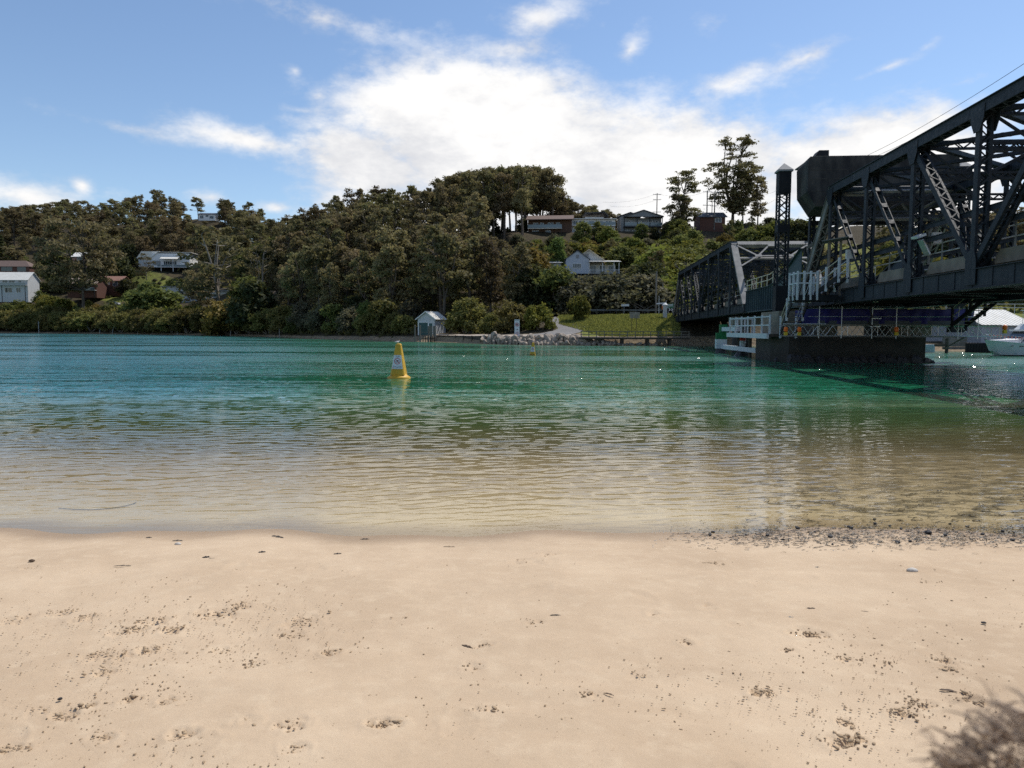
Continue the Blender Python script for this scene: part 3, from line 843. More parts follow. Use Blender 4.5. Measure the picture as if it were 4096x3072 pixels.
    for e, sg in ((E0, 1), (E1, -1)):
        for k in range(8):                             # concrete kerb upstand, one length to a panel
            a, c = st[k] + .45, st[k + 1] - .45
            mb = MB(); x0, x1 = sorted((e + sg * .42, e + sg * .72))
            mb.prism([(a, ZB + .75), (a + .35, ZB + 1.12), (c - .35, ZB + 1.12), (c, ZB + .75), (c, ZB + .55), (a, ZB + .55)], x0, x1, 'x')
            mb.build('kerb', M['concrete'], rt)
        for z in (6.62, 7.28):                         # flat guard rails bolted to the posts
            mb = MB(); x0, x1 = sorted((e + sg * .30, e + sg * .40))
            mb.box(x0, x1, sA + 1.5, sB - 1.5, z - .12, z + .12)
            mb.box(x0 - .06, x1 + .06, sA + 1.5, sB - 1.5, z + .10, z + .125)
            mb.build('guard_rail', M['steel'], rt)
        for z in (5.95, 6.4):                           # pipe hand rail on the kerb
            MB().tube([(e + sg * .62, sA + .5, z), (e + sg * .62, sB - .5, z)], .028, 6).build('hand_rail', M['galv'], rt)
        for k in range(16):
            s = sA + (sB - sA) * (k + .5) / 16
            MB().lathe([(.09, 0), (.09, .05), (.045, .12), (.035, .6), (.035, 1.05)], (e + sg * .62, s, ZB + 1.10), 6).build('rail_post', M['galv_dull'], rt)
    bpy.context.view_layer.update()
    for c in rt.children:                              # the deck runs on a slight grade
        me = c.data
        co = np.empty(len(me.vertices) * 3, dtype=np.float32); me.vertices.foreach_get('co', co); co = co.reshape(-1, 3)
        co[:, 2] += grade * ((co[:, 1] + sA - 76) if not near else (50 - sA - co[:, 1]))
        me.vertices.foreach_set('co', co.ravel()); me.update()
    return rt
M['steel_lit'] = pm('sunlit_steel_paint', (0.13, 0.135, 0.14), (0.27, 0.265, 0.255), .9, .65, .15, 0, 7)  # bridge steel lightened: sunlight on end posts and portals put into the colour
M['plate'] = pm('name_plate_paint', (.30, .30, .28), (.16, .16, .15), 6, .7)
M['galv_dull'] = pm('dull_galvanised', (.10, .11, .11), (.16, .165, .16), 4, .6)
truss_span('truss_span', 9.4, 56.6, 'dark steel truss span nearest the beach, running out of the picture at right', True)
truss_span('truss_span', 74.7, 124.9, 'dark steel truss span farther off, ending at the far bank', False)

# ------------------------------------------------------------------ bascule leaf between the two trusses
def bascule_leaf():
    rt = broot('bascule_span', 21, 57, 3.9, 'short lifting span with blue-grey ribbed plate girders between the trusses', 'bridge span')
    for e, sg in ((E0, -1), (E1, 1)):
        g = MB()
        g.prism([(57.2, 4.0), (74.4, 3.95), (74.4, 5.98), (66, 6.02), (63.5, 6.25), (61.2, 6.9), (57.2, 8.3)], e - .02, e + .02, 'x')
        g.build('plate_girder', M['steel_blue'], rt)
        fl = MB()
        for a, b in (((57.2, 8.3), (61.2, 6.9)), ((61.2, 6.9), (63.5, 6.25)), ((63.5, 6.25), (66, 6.02)), ((66, 6.02), (74.4, 5.98)), ((57.2, 3.98), (74.4, 3.93))):
            fl.bar((e, a[0], a[1]), (e, b[0], b[1]), .42, .05)
        fl.build('flange', M['steel_blue'], rt)
        for k in range(13):
            s = 64.6 + k * .78
            MB().box(e - .17, e + .17, s - .03, s + .03, 4.03, 5.95).build('stiffener', M['steel_blue'], rt)
        for z in (.55, 1.02):
            MB().tube([(e, 74.4, 5.98 + z), (e, 66, 6.04 + z), (e, 63.2, 6.35 + z)], .035, 6).build('hand_rail', M['rail_cream'], rt)
        for k in range(7):
            s = 63.2 + k * 1.85
            MB().tube([(e, s, 5.98 + (.3 if k == 0 else 0)), (e, s, 7.05 + (.3 if k == 0 else 0))], .035, 6).build('rail_post', M['rail_cream'], rt)
    MB().box(E0 + .1, E1 - .1, 57, 74.4, 4.9, 5.1).build('deck_slab', M['steel_dark'], rt)
    for k in range(8):
        MB().box(E0 + .1, E1 - .1, 58 + k * 2.2, 58.1 + k * 2.2, 4.1, 4.9).build('floor_beam', M['steel_dark'], rt)
bascule_leaf()

# ------------------------------------------------------------------ lift towers and counterweight
M['cap_grey'] = pm('cap_paint', (.20, .205, .21), (.27, .27, .275), 3, .7)
def lift_tower(e, label):
    s = 55.0; w = .36
    rt = broot('lift_tower', e, s, 2.1, label, 'tower', 'lattice towers of the lifting span')
    for a in (-1, 1):
        for c in (-1, 1):
            mb = MB(); x, y = e + a * w, s + c * w
            mb.box(x - .06, x + .06, y - .012, y + .012, 2.1, 13.45)
            mb.box(x - a * .06 - .012, x - a * .06 + .012, y - .06, y + .06, 2.1, 13.45)
            mb.build('leg', M['steel'], rt)
    for (fx, fy) in ((0, -1), (0, 1), (-1, 0), (1, 0)):
        mb = MB()
        z = 3.4
        while z < 11.9:
            z2 = min(z + .68, 12.0)
            for sg in (-1, 1):
                if fx == 0:
                    y = s + fy * (w + .03)
                    mb.bar((e - sg * w, y, z), (e + sg * w, y, z2), .06, .018, up=(0, 1, 0))
                else:
                    x = e + fx * (w + .03)
                    mb.bar((x, s - sg * w, z), (x, s + sg * w, z2), .06, .018, up=(1, 0, 0))
            z += .68
        mb.build('lacing', M['steel'], rt)
    for (z0, z1) in ((2.1, 5.4), (9.2, 9.75), (11.95, 13.45)):
        MB().box(e - w - .06, e + w + .06, s - w - .06, s + w + .06, z0, z1).build('plate_panel', M['steel_dark'], rt)
    mb = MB(); h = w + .16
    mb.box(e - h, e + h, s - h, s + h, 13.45, 13.57)
    mb.add([(e - h, s - h, 13.57), (e + h, s - h, 13.57), (e + h, s + h, 13.57), (e - h, s + h, 13.57), (e, s, 14.1)], [(0, 1, 4), (1, 2, 4), (2, 3, 4), (3, 0, 4), (3, 2, 1, 0)])
    mb.build('pyramid_cap', M['cap_grey'], rt)
lift_tower(15.1, 'lattice steel tower with pale pyramid cap left of the counterweight')
lift_tower(27.35, 'far lattice steel tower seen through the near truss')

M['cw'] = pm('black_concrete', (.013, .014, .017), (.065, .063, .060), 1.1, .9, .6, 0, 6, stretch=(.9, .9, .35), detail=8)
M['cw_joint'] = pm('joint_stain', (.07, .068, .06), (.035, .035, .035), 3, .9)
def counterweight():
    rt = broot('counterweight', 20.7, 54.5, 10.55, 'huge black concrete counterweight block with chamfered ends above the truss', 'counterweight')
    s0, s1 = 51.9, 56.8
    a, b = 15.72, 25.7
    mb = MB(); rings = []
    for (z, i, ib) in ((10.55, .55, 1.5), (11.55, 0, .12), (13.55, 0, 0), (13.85, .12, .25)):
        rings.append([(a + .12 + i, s0 + i * .1, z), (b - .12 - i, s0 + i * .1, z), (b - .35 - ib * .6, s0 + 3.4, z), (b - 1.1 - ib * .4, s1, z), (a + 1.1 + ib * .4, s1, z), (a + .35 + ib * .6, s0 + 3.4, z)])
    mb.loft(rings)
    mb.build('block', M['cw'], rt)
    for k, z in enumerate((12.35, 12.95, 11.55)):
        MB().box(a + .3, b - .3, s0 - .012, s0 + .05, z, z + .03).build('pour_joint', M['cw_joint'], rt)
    MB().box(a + .5, b - .5, s0 + .25, s1 - .5, 13.85, 13.93).build('roof_slab', M['concrete'], rt)
    mb = MB(); mb.prism([(16.55, 13.93), (17.65, 13.93), (17.65, 14.6), (17.0, 14.6)], 53.4, 54.4, 'y'); mb.build('vent_cowl', M['steel_dark'], rt)
    # columns and lattice links that carry it
    for e in (17.6, 24.4):
        laced(MB(), (e, 56.4, 5.6), (e, 56.4, 10.6), (1, 0, 0), .36, .36, pitch=.36).build('column', M['steel'], rt)
        MB().bar((e - .4, 56.0, 8.2), (e + 2.2, 54.4, 10.4), .2, .2).build('strut', M['galv_dull'], rt)
        laced(MB(), (e, 55.9, 9.3), (e + (1.9 if e < 20 else -1.9), 55.9, 10.6), (0, 0, 1), .3, .2, pitch=.3).build('knee_brace', M['steel'], rt)
        laced(MB(), (e, 55.9, 6.3), (e, 53.0, 10.5), (1, 0, 0), .5, .4, pitch=.5).build('link', M['steel'], rt)
    MB().box(17.5, 24.5, 56.2, 56.6, 9.9, 10.2).build('cross_beam', M['steel_dark'], rt)
counterweight()

# ------------------------------------------------------------------ piers and abutment
def pier_material():
    m = bpy.data.materials.new('tide_stained_concrete'); m.use_nodes = True
    w = NT(m.node_tree); out = w.n('ShaderNodeOutputMaterial'); b = w.n('ShaderNodeBsdfPrincipled'); w.put(out.inputs[0], b.outputs[0])
    g = w.n('ShaderNodeNewGeometry').outputs['Position']; x, y, z = w.sep(g)
    n = w.noise(g, 1.1, 6, .65); n2 = w.noise(g, 7, 5, .6)
    c = w.mix(w.ss(n, .3, .7), (.020, .020, .019), (.050, .046, .040))
    t = w.ss(w.m('ADD', z, w.m('MULTIPLY', w.m('SUBTRACT', n2, .5), .7)), .55, 1.0)
    c = w.mix(t, w.mix(n2, (.010, .010, .009), (.045, .04, .03)), c)     # band of oysters and weed below high tide
    w.put(b.inputs['Base Color'], c); b.inputs['Roughness'].default_value = .85
    w.put(b.inputs['Normal'], w.bump(n2, .6, .12))
    return m
M['pier'] = pier_material()
DE, DS = -.8, -.6
def piers():
    rt = broot('bridge_pier', 21.6, 56, -1, 'broad dark concrete pier under the lifting tower, oyster-crusted at the waterline', 'pier')
    mb = MB()
    mb.loft([[(15.1, 54.8, z), (15.9, 53.1, z), (24.9, 52.9, z), (25.6, 54.4, z), (25.6, 59.0, z), (15.1, 59.0, z)] for z in (-2.0, 1.78)])
    mb.build('pier_wall', M['pier'], rt)
    for e in (16.0, 18.6, 23.6, 24.9):
        MB().box(e - .7, e + .7, 53.6, 58.4, 1.8, 3.55).build('bearing_block', M['concrete'], rt)
    # ragged oyster crust at the foot
    rnd = random.Random(4); mb = MB()
    for i in range(70):
        e = 15.4 + 10.2 * i / 70; r = rnd.uniform(.15, .34)
        mb.lathe([(r, 0), (r * 1.1, r * .8), (r * .5, r * 1.6)], (e, 53.0 + rnd.uniform(-.05, .1) + (1.2 if e < 15.9 else 0), rnd.uniform(-.15, .1)), 6)
    tag(mb.build('oyster_crust', M['rock_dark'], rt), kind='stuff')
    rt = broot('bridge_pier', 22, 75.7, -1, 'round concrete pier where the lifting span meets the far truss', 'pier')
    for e in (17.7, 25.6):
        mb = MB(); mb.lathe([(.86, -2), (.86, 1.6), (.86, 3.0)], (e, 75.6, 0), 20); mb.build('column', M['pier'], rt, smooth=False)
    MB().box(16.7, 26.6, 74.6, 76.7, 2.75, 3.5).build('cap_beam', M['concrete'], rt)
    rt = broot('bridge_abutment', 22, 126, -1, 'shadowed concrete abutment holding the far end of the truss', 'abutment')
    MB().box(15.6, 28.4, 124.2, 127.5, -1.5, 3.45).build('bearing_wall', M['concrete'], rt)
    MB().box(16.2, 27.8, 126.5, 128.5, 3.3, 5.0).build('back_wall', M['concrete'], rt)
    for e0, e1 in ((14.2, 16.4), (27.6, 29.6)):
        MB().box(e0, e1, 122.5, 131, -1.5, 3.2).build('wing_wall', M['concrete'], rt)
        MB().box(e0 - .15, e1 + .15, 122.3, 131, 3.2, 3.5).build('coping', M['concrete'], rt)
    MB().box(15.9, 16.5, 123.0, 123.6, 3.5, 6.2).build('pillar', M['pale_wall'], rt)
    MB().lathe([(.42, 0), (.42, .12), (.1, .42)], (16.2, 123.3, 6.2), 10).build('pillar_cap', M['white'], rt)
piers()

# ------------------------------------------------------------------ white timber platforms, stairs, fender piles
def post_rail_run(rt, pts, h, zs, posts, mat, pw=.11, rw=.08, skirt=.0):
    """white posts and rails along a polyline of (e,s,z)"""
    for i in range(len(pts) - 1):
        a, b = Vector(pts[i]), Vector(pts[i + 1])
        for z in zs:
            MB().bar(a + Vector((0, 0, z)), b + Vector((0, 0, z)), .06, rw).build('rail', mat, rt)
        n = posts[i]
        for k in range(n + (1 if i == len(pts) - 2 else 0)):
            c = a + (b - a) * (k / n)
            MB().box(c.x - pw / 2, c.x + pw / 2, c.y - pw / 2, c.y + pw / 2, c.z - skirt, c.z + h).build('rail_post', mat, rt)
def platforms():
    rt = broot('timber_platform', 15.6, 60, 1.6, 'low timber landing with white post-and-rail fence beside the pier', 'platform')
    MB().box(14.6, 16.6, 53.5, 66.6, 1.75, 1.95).build('deck', M['timber_dark'], rt)
    MB().box(14.45, 14.6, 53.4, 66.7, 1.62, 1.98).build('fascia', M['white_timber'], rt)
    post_rail_run(rt, [(16.6, 66.5, 1.95), (14.7, 66.5, 1.95), (14.7, 53.6, 1.95)], 1.35, (.62, 1.22), [3, 6], M['white_timber'])
    for k in range(4):
        MB().lathe([(.16, -2), (.15, 1.76)], (15.4, 54.5 + k * 3.8, 0), 8).build('pile', M['timber_dark'], rt)
    # upper landing
    rt = broot('stair_landing', 16.2, 50, 4.2, 'upper steel stair landing with tall white railing posts', 'platform')
    MB().box(14.9, 17.4, 48.2, 50.0, 4.30, 4.42).build('deck', M['steel_dark'], rt)
    MB().box(14.9, 17.7, 48.2, 48.3, 4.05, 4.3).build('edge_beam', M['steel_dark'], rt)
    MB().box(14.9, 17.7, 49.9, 50.0, 4.05, 4.3).build('edge_beam', M['steel_dark'], rt)
    post_rail_run(rt, [(14.9, 49.9, 4.4), (14.9, 48.2, 4.4), (16.1, 48.2, 4.4)], 1.5, (.75, 1.36), [2, 3], M['white_timber'], skirt=.3)
    # lower flight: from the platform up to the landing
    def flight(name, label, a, b, n, wid, postmat):
        a, b = Vector(a), Vector(b)
        rt = broot(name, a.x, a.y, a.z, label, 'stairs')
        d = (b - a); hd = Vector((d.x, d.y, 0)).normalized(); sd = Vector((-hd.y, hd.x, 0))
        for sg in (-1, 1):
            MB().bar(a + sd * (sg * wid / 2), b + sd * (sg * wid / 2), .06, .26).build('stringer', M['steel_dark'], rt)
        for k in range(n):
            c = a + d * ((k + .5) / n)
            MB().bar(c - sd * (wid / 2), c + sd * (wid / 2), .27, .04).build('tread', M['timber_grey'], rt)
        for sg in (-1, 1):
            for z in (.55, 1.05):
                MB().tube([a + sd * (sg * wid / 2) + Vector((0, 0, z)), b + sd * (sg * wid / 2) + Vector((0, 0, z))], .028, 6).build('hand_rail', M['rail_cream'] if sg < 0 else M['white_timber'], rt)
            for f in (.03, .5, .97):
                c = a + d * f + sd * (sg * wid / 2)
                MB().box(c.x - .06, c.x + .06, c.y - .06, c.y + .06, c.z - .35, c.z + 1.15).build('rail_post', postmat, rt)
        return rt
    flight('steel_stair', 'lower steel stair flight climbing from the white landing, open treads', (15.6, 52.4, 1.95), (15.75, 50.0, 4.4), 10, 1.05, M['white_timber'])
    flight('steel_stair', 'upper short stair flight from the landing to the bridge deck', (16.3, 48.8, 4.4), (17.4, 47.4, 5.5), 6, .9, M['white_timber'])
    flight('steel_stair', 'far dark stair flight hanging under the bridge at the right of the pier', (25.2, 49.4, 2.5), (25.9, 46.4, 4.4), 9, 1.0, M['steel_dark'])
    # canopy over the switch cabinet
    rt = broot('cabinet_canopy', 17.2, 47.5, 4.4, 'small flat canopy on pale posts above a grey control box by the stairs', 'canopy')
    MB().bar((16.6, 49.0, 7.75), (18.0, 48.4, 7.95), 1.5, .06).build('roof', M['galv_dull'], rt)
    for e in (16.9, 17.6):
        MB().box(e - .06, e + .06, 48.6, 48.72, 4.4, 7.8).build('post', M['timber_grey'], rt)
    MB().box(17.65, 18.05, 47.7, 48.0, 6.6, 7.15).build('control_box', M['pale_wall'], rt)
    # fender piles
    rt = broot('fender_pile', 15.5, 73, -1, 'fender post painted green over white at the channel edge', 'pile')
    MB().box(15.1, 15.75, 72.6, 73.3, 1.35, 2.75).build('green_cap', M['fender_green'], rt)
    MB().box(14.75, 15.1, 72.7, 73.2, 1.3, 1.95).build('green_block', M['fender_green'], rt)
    MB().box(14.74, 15.74, 72.62, 73.28, .45, 1.34).build('white_base', M['white_timber'], rt)
    MB().lathe([(.55, -1), (.62, -.1), (.5, .25), (.32, .5)], (15.25, 72.95, 0), 9).build('oyster_base', M['rock_dark'], rt)
    rt = broot('fender_pile', 15.6, 66, -1, 'white fender post with red top and oyster-crusted foot', 'pile')
    MB().lathe([(.26, .4), (.25, 1.3)], (15.6, 65.6, 0), 8).build('white_post', M['white_timber'], rt)
    MB().lathe([(.255, 1.3), (.25, 1.58)], (15.6, 65.6, 0), 8).build('red_top', M['red'], rt)
    MB().lathe([(1.0, -1), (.78, -.05), (.55, .2), (.42, .5), (.30, .75)], (15.6, 65.6, 0), 9).build('oyster_base', M['rock_dark'], rt)
    for z, lab in ((2.3, 'upper white fender beam between the green post and the landing'), (.62, 'lower white fender beam just above the water')):
        o = MB().box(15.2, 15.5, 59.5 if z < 1 else 66, 72.7, z - .19, z + .19).build('fender_beam', M['white_timber'])
        o.location = Bw(DE, DS, 0); o.rotation_euler = (0, 0, -TH); tag(o, lab, 'beam')
M['fender_green'] = pm('fender_green', (.008, .11, .04), (.012, .15, .055), 2, .5)
platforms()
DE, DS = -1.6, -.9

# ------------------------------------------------------------------ scaffold gantry, tarpaulin, lamps
def gantry():
    rt = broot('scaffold_gantry', 21.5, 50.6, 1.8, 'long aluminium lattice scaffold beam in front of the pier', 'scaffold')
    e0, e1 = 15.4, 29.0
    for s in (50.2, 51.1):
        for z in (1.86, 2.52):
            MB().tube([(e0, s, z), (e1, s, z)], .032, 6).build('chord_tube', M['alu'], rt)
        n = 28; x = e0 + .5
        for i in range(n):
            a = e0 + .3 + (e1 - e0 - .5) * i / n; b = e0 + .3 + (e1 - e0 - .5) * (i + 1) / n
            m_ = MB()
            if i % 2: m_.tube([(a, s, 1.86), (b, s, 2.52)], .02, 5)
            else: m_.tube([(a, s, 2.52), (b, s, 1.86)], .02, 5)
            m_.build('lattice_tube', M['alu'], rt)
            if i % 4 == 3: MB().tube([(b, s, 1.86), (b, s, 2.52)], .02, 5).build('lattice_tube', M['alu'], rt)
    MB().box(e0 + .9, e1 - .1, 50.1, 51.2, 2.56, 2.60).build('walk_board', M['timber_grey'], rt)
    MB().box(e0, e0 + 2.6, 49.9, 50.3, 2.60, 2.64).build('walk_board', M['white_timber'], rt)
    MB().box(e0 + .2, e1 - 2.2, 50.15, 51.15, 1.79, 1.82).build('lower_board', M['timber_grey'], rt)
    for e in (17.6, 19.0, 20.9, 22.4, 26.2, 27.4):
        MB().tube([(e, 50.05, 1.7), (e, 50.05, 3.75)], .026, 6).build('standard', M['galv'], rt)
    for z in (3.1, 3.64):
        MB().tube([(16.9, 50.07, z), (27.6, 50.07, z)], .022, 6).build('ledger', M['galv'], rt)
    MB().bar((26.4, 52.2, 1.0), (27.3, 51.2, 1.85), .08, .08).build('strut', M['galv_dull'], rt)
    # working lamp arms hung under the chord
    rt2 = broot('drain_brackets', 21.0, 49.9, 2.4, 'small white brackets and hose hanging under the truss in front of the tarpaulin', 'bracket')
    for (z, x) in ((4.0, 20.72), (3.55, 20.75), (2.95, 20.65), (2.45, 20.6)):
        MB().box(x, x + .62 * (1 if z < 3.9 else .5), 49.55, 49.62, z, z + .05).build('bracket', M['white'], rt2)
    MB().tube([(20.9, 49.6, 4.4), (20.85, 49.6, 3.9), (20.55, 49.6, 3.6), (20.7, 49.6, 3.1), (20.5, 49.6, 2.7), (20.8, 49.6, 2.45)], .06, 7).build('hose', M['black'], rt2)
    # blue tarpaulin enclosure with folds
    rt3 = broot('tarpaulin', 22, 51.6, 2.6, 'dark blue tarpaulin screen wrapped round the scaffold on the pier', 'tarpaulin')
    rnd = random.Random(8)
    nx, nz = 90, 8
    path = [(17.0, 53.2)] + [(18.1 + (27.9 - 18.1) * i / (nx - 1), 51.5) for i in range(nx)] + [(28.3, 54)]
    rows = []
    for j in range(nz):
        z = 2.66 + (3.66 - 2.66) * j / (nz - 1)
        rows.append([(e + 0.0, s + .05 * math.sin(e * 7 + math.sin(z * 3)) * (1 - .6 * j / nz) + .04 * math.sin(e * 2.3 + z * 4), z - .05 * abs(math.sin(e * 1.4)) * (j == nz - 1)) for e, s in path])
    V = [p for r_ in rows for p in r_]; n = len(path)
    F = [(j * n + i, j * n + i + 1, (j + 1) * n + i + 1, (j + 1) * n + i) for j in range(nz - 1) for i in range(n - 1)]
    V2 = [(a, b + .03, c) for a, b, c in V]
    mb = MB(); mb.add(V + V2, F + [tuple(k + len(V) for k in f[::-1]) for f in F])
    mb.build('sheet', M['tarp'], rt3, smooth=True)
    MB().box(18.0, 28.0, 51.46, 51.7, 2.58, 2.86).build('toe_board', M['steel_blue'], rt3)
    for (e, s, z, lab) in ((15.5, 50.0, 1.88, 'orange warning lamp at the very left end of the scaffold beam'), (16.35, 50.0, 1.88, 'orange warning lamp second from the left on the scaffold beam'),
                           (22.4, 50.0, 1.9, 'dim orange and yellow warning lamp in the middle of the scaffold beam'), (29.0, 50.0, 2.05, 'orange warning lamp at the right end of the scaffold beam')):
        r4 = broot('warning_lamp', e, s, z, lab, 'lamp', 'warning lamps on the scaffold')
        MB().box(e - .10, e + .10, s - .09, s + .09, z, z + .22).build('battery_box', M['lamp_yellow'], r4)
        MB().lathe([(.06, .22), (.13, .28), (.14, .42), (.11, .52), (.03, .56)], (e, s, z), 10).build('lens', M['orange'], r4)
M['lamp_yellow'] = pm('lamp_yellow', (.55, .40, .03), None, 1, .5)
gantry()
# floodlight and cabinet on the kerb of the near span
DE, DS = -.75, 0.
def flood():
    rt = broot('flood_light', 18.5, 38.8, 5.5, 'floodlight and grey junction box on a short post inside the near truss', 'lamp')
    MB().tube([(18.5, 38.6, 5.5), (18.5, 38.6, 7.3)], .07, 8).build('post', M['galv_dull'], rt)
    MB().box(18.55, 18.95, 38.3, 38.6, 6.5, 7.05).build('junction_box', M['pale_wall'], rt)
    mb = MB(); mb.bar((18.1, 38.4, 6.95), (17.55, 38.1, 6.75), .35, .12); mb.build('lamp_head', M['galv'], rt)
    mb = MB(); mb.bar((18.35, 38.4, 5.95), (17.85, 38.1, 6.65), .30, .10); mb.build('lamp_head', M['galv'], rt)
    MB().box(18.2, 18.6, 38.5, 38.7, 4.7, 5.0).build('base_plate', M['galv_dull'], rt)
flood()
# ================================================================== trees
def leaf_material(name, c1, c2, trans=.48, gloss=.018):
    m = bpy.data.materials.new(name); m.use_nodes = True
    w = NT(m.node_tree); out = w.n('ShaderNodeOutputMaterial')
    geo = w.n('ShaderNodeNewGeometry'); oi = w.n('ShaderNodeObjectInfo')
    r1 = geo.outputs['Random Per Island']; r2 = oi.outputs['Random']
    c = w.mix(w.m('ADD', w.m('MULTIPLY', r1, .6), w.m('MULTIPLY', r2, .4)), c1, c2)
    hs = w.n('ShaderNodeHueSaturation'); w.put(hs.inputs['Color'], c)
    w.put(hs.inputs['Hue'], w.lin(r2, 0, 1, .472, .525)); w.put(hs.inputs['Value'], w.lin(w.m('FRACT', w.m('MULTIPLY', r2, 7.3)), 0, 1, .68, 1.38))
    col = hs.outputs[0]
    d = w.n('ShaderNodeBsdfDiffuse'); w.put(d.inputs['Color'], col)
    t = w.n('ShaderNodeBsdfTranslucent'); w.put(t.inputs['Color'], w.mix(.25, col, (.20, .18, .04)))
    g = w.n('ShaderNodeBsdfGlossy'); g.inputs['Roughness'].default_value = .6; g.inputs['Color'].default_value = (.8, .8, .75, 1)
    m1 = w.n('ShaderNodeMixShader'); m1.inputs[0].default_value = trans; w.put(m1.inputs[1], d.outputs[0]); w.put(m1.inputs[2], t.outputs[0])
    m2 = w.n('ShaderNodeMixShader'); m2.inputs[0].default_value = gloss; w.put(m2.inputs[1], m1.outputs[0]); w.put(m2.inputs[2], g.outputs[0])
    w.put(out.inputs[0], m2.outputs[0])
    return m
LM = {'gum': leaf_material('gum_leaf', (.125, .104, .052), (.235, .185, .098)),
      'gum2': leaf_material('olive_gum_leaf', (.120, .112, .050), (.225, .196, .092)),
      'mangrove': leaf_material('mangrove_leaf', (.105, .100, .028), (.195, .175, .054)),
      'green': leaf_material('garden_leaf', (.086, .112, .030), (.172, .190, .054)),
      'lime': leaf_material('lime_leaf', (.110, .135, .022), (.190, .190, .040), .4),
      'yellow': leaf_material('yellow_leaf', (.155, .120, .024), (.240, .190, .046), .4),
      'grey': leaf_material('grey_leaf', (.092, .092, .055), (.168, .160, .104)),
      'dark': leaf_material('dark_leaf', (.030, .040, .017), (.066, .076, .030)),
      'poplar': leaf_material('poplar_leaf', (.070, .115, .026), (.115, .165, .045), .45)}
def leaves(centres, radii, counts, size, rng, shell=.55, up=.45, drop=.55):
    """many leaf-sized faces gathered in clumps"""
    P_, N_ = [], []
    for c, r, n in zip(centres, radii, counts):
        d = rng.normal(size=(n, 3)); d /= np.linalg.norm(d, axis=1)[:, None]
        keep = (d[:, 2] > -drop) | (rng.random(n) < .25)
        d = d[keep]; n2 = len(d)
        rad = 1 - (1 - shell) * rng.random(n2) ** 1.3
        rad *= 1 + .34 * np.sin(d[:, 0] * 5 + c[0] * 3) * np.sin(d[:, 1] * 6 + c[1]) + .2 * rng.normal(size=n2)
        P_.append(np.asarray(c) + d * rad[:, None] * np.asarray(r)); N_.append(d)
    Pn = np.concatenate(P_); D = np.concatenate(N_); n = len(Pn)
    nrm = D * .6 + rng.normal(size=(n, 3)) * .75; nrm[:, 2] += up
    nrm /= np.linalg.norm(nrm, axis=1)[:, None]
    t = np.cross(nrm, rng.normal(size=(n, 3))); t /= np.linalg.norm(t, axis=1)[:, None]
    b = np.cross(nrm, t)
    s = size * (.55 + .9 * rng.random(n))[:, None]
    V = np.stack([Pn + t * s * .62, Pn + b * s * .36 + t * s * .05, Pn - t * s * .58, Pn - b * s * .36 - t * s * .05], 1).reshape(-1, 3)
    return V, np.arange(n * 4).reshape(-1, 4)
PROTO = {}
def proto(name, trunk, V, F, leafmat, barkmat):
    me = numpy_mesh('_' + name, V, F, LM[leafmat], False)
    PROTO[name] = (trunk.mesh('_' + name + '_t', barkmat, smooth=True), me, float(V[:, 2].max()), float(np.percentile(np.abs(V[:, :2]), 97)))
def limb(mb, a, b, r0, r1, rnd, sag=.12, n=4, sides=5):
    a, b = Vector(a), Vector(b); L = (b - a).length; pts = []
    j = Vector((rnd.uniform(-1, 1), rnd.uniform(-1, 1), rnd.uniform(-.2, .6))) * L * sag
    for i in range(n + 1):
        f = i / n; pts.append(a.lerp(b, f) + j * math.sin(f * math.pi))
    mb.tube(pts, [r0 + (r1 - r0) * i / n for i in range(n + 1)], sides, cap=False)
    return pts
def gum(name, seed, H=20.0, crown=.55, width=5.0, nclump=34, leafmat='gum', bark='bark', per=165, lsize=.62, top_flat=1.0, cl=(1.5, 2.5), gap=0.0, lean=.0, forks=3):
    rnd = random.Random(seed); rng = np.random.default_rng(seed)
    mb = MB()
    base_z = H * (1 - crown)
    tx, ty = rnd.uniform(-1, 1) * lean, rnd.uniform(-1, 1) * lean
    tr = limb(mb, (0, 0, -.8), (tx, ty, base_z), .018 * H, .012 * H, rnd, .02, 5, 7)
    stems = []
    for k in range(forks):
        a = 2 * math.pi * (k + rnd.random() * .5) / forks; rr = width * rnd.uniform(.15, .42)
        e = (tx + rr * math.cos(a), ty + rr * math.sin(a), H * rnd.uniform(.78, .9))
        stems.append(limb(mb, tr[-1], e, .010 * H, .003 * H, rnd, .08, 5, 6))
    C, Rr = [], []
    arms = []                                   # the crown gathers round a handful of main limbs, with gaps between them
    na = 7 + forks
    for k in range(na):
        zf = (k + rnd.random()) / na; prof = math.sin(math.pi * (.16 + .72 * zf)) ** .7
        arms.append((2.4 * k + rnd.uniform(-.5, .5), zf, width * prof * rnd.uniform(.55, 1.0)))
    for k in range(nclump):
        aa, za, ra = rnd.choice(arms)
        f = math.sqrt(rnd.uniform(.05, 1)); zf = min(1.0, max(0.0, za + rnd.gauss(0, .085)))
        a = aa + rnd.gauss(0, .38); rr = ra * f + abs(rnd.gauss(0, .05)) * width
        r = (cl[0] * .62 + (cl[1] * 1.08 - cl[0] * .62) * rnd.random() ** 1.4) * (1.0 - .2 * zf)
        z = base_z + H * .02 + (H - base_z - r * .8) * zf
        if gap and rnd.random() < gap: continue
        C.append((tx + rr * math.cos(a), ty + rr * math.sin(a), z)); Rr.append((r, r, r * rnd.uniform(.55, .75) * top_flat))
    for c in C:
        st = min((p for s in stems + [tr] for p in s if p.z < c[2] - .3), key=lambda p: (p - Vector(c)).length, default=tr[-1])
        limb(mb, st, (c[0], c[1], c[2] - .1), .0045 * H, .0015 * H, rnd, .12, 3, 4)
    V, F = leaves(C, Rr, [int(per * (r[0] / 2.0) ** 2) for r in Rr], lsize, rng)
    proto(name, mb, V, F, leafmat, M[bark])
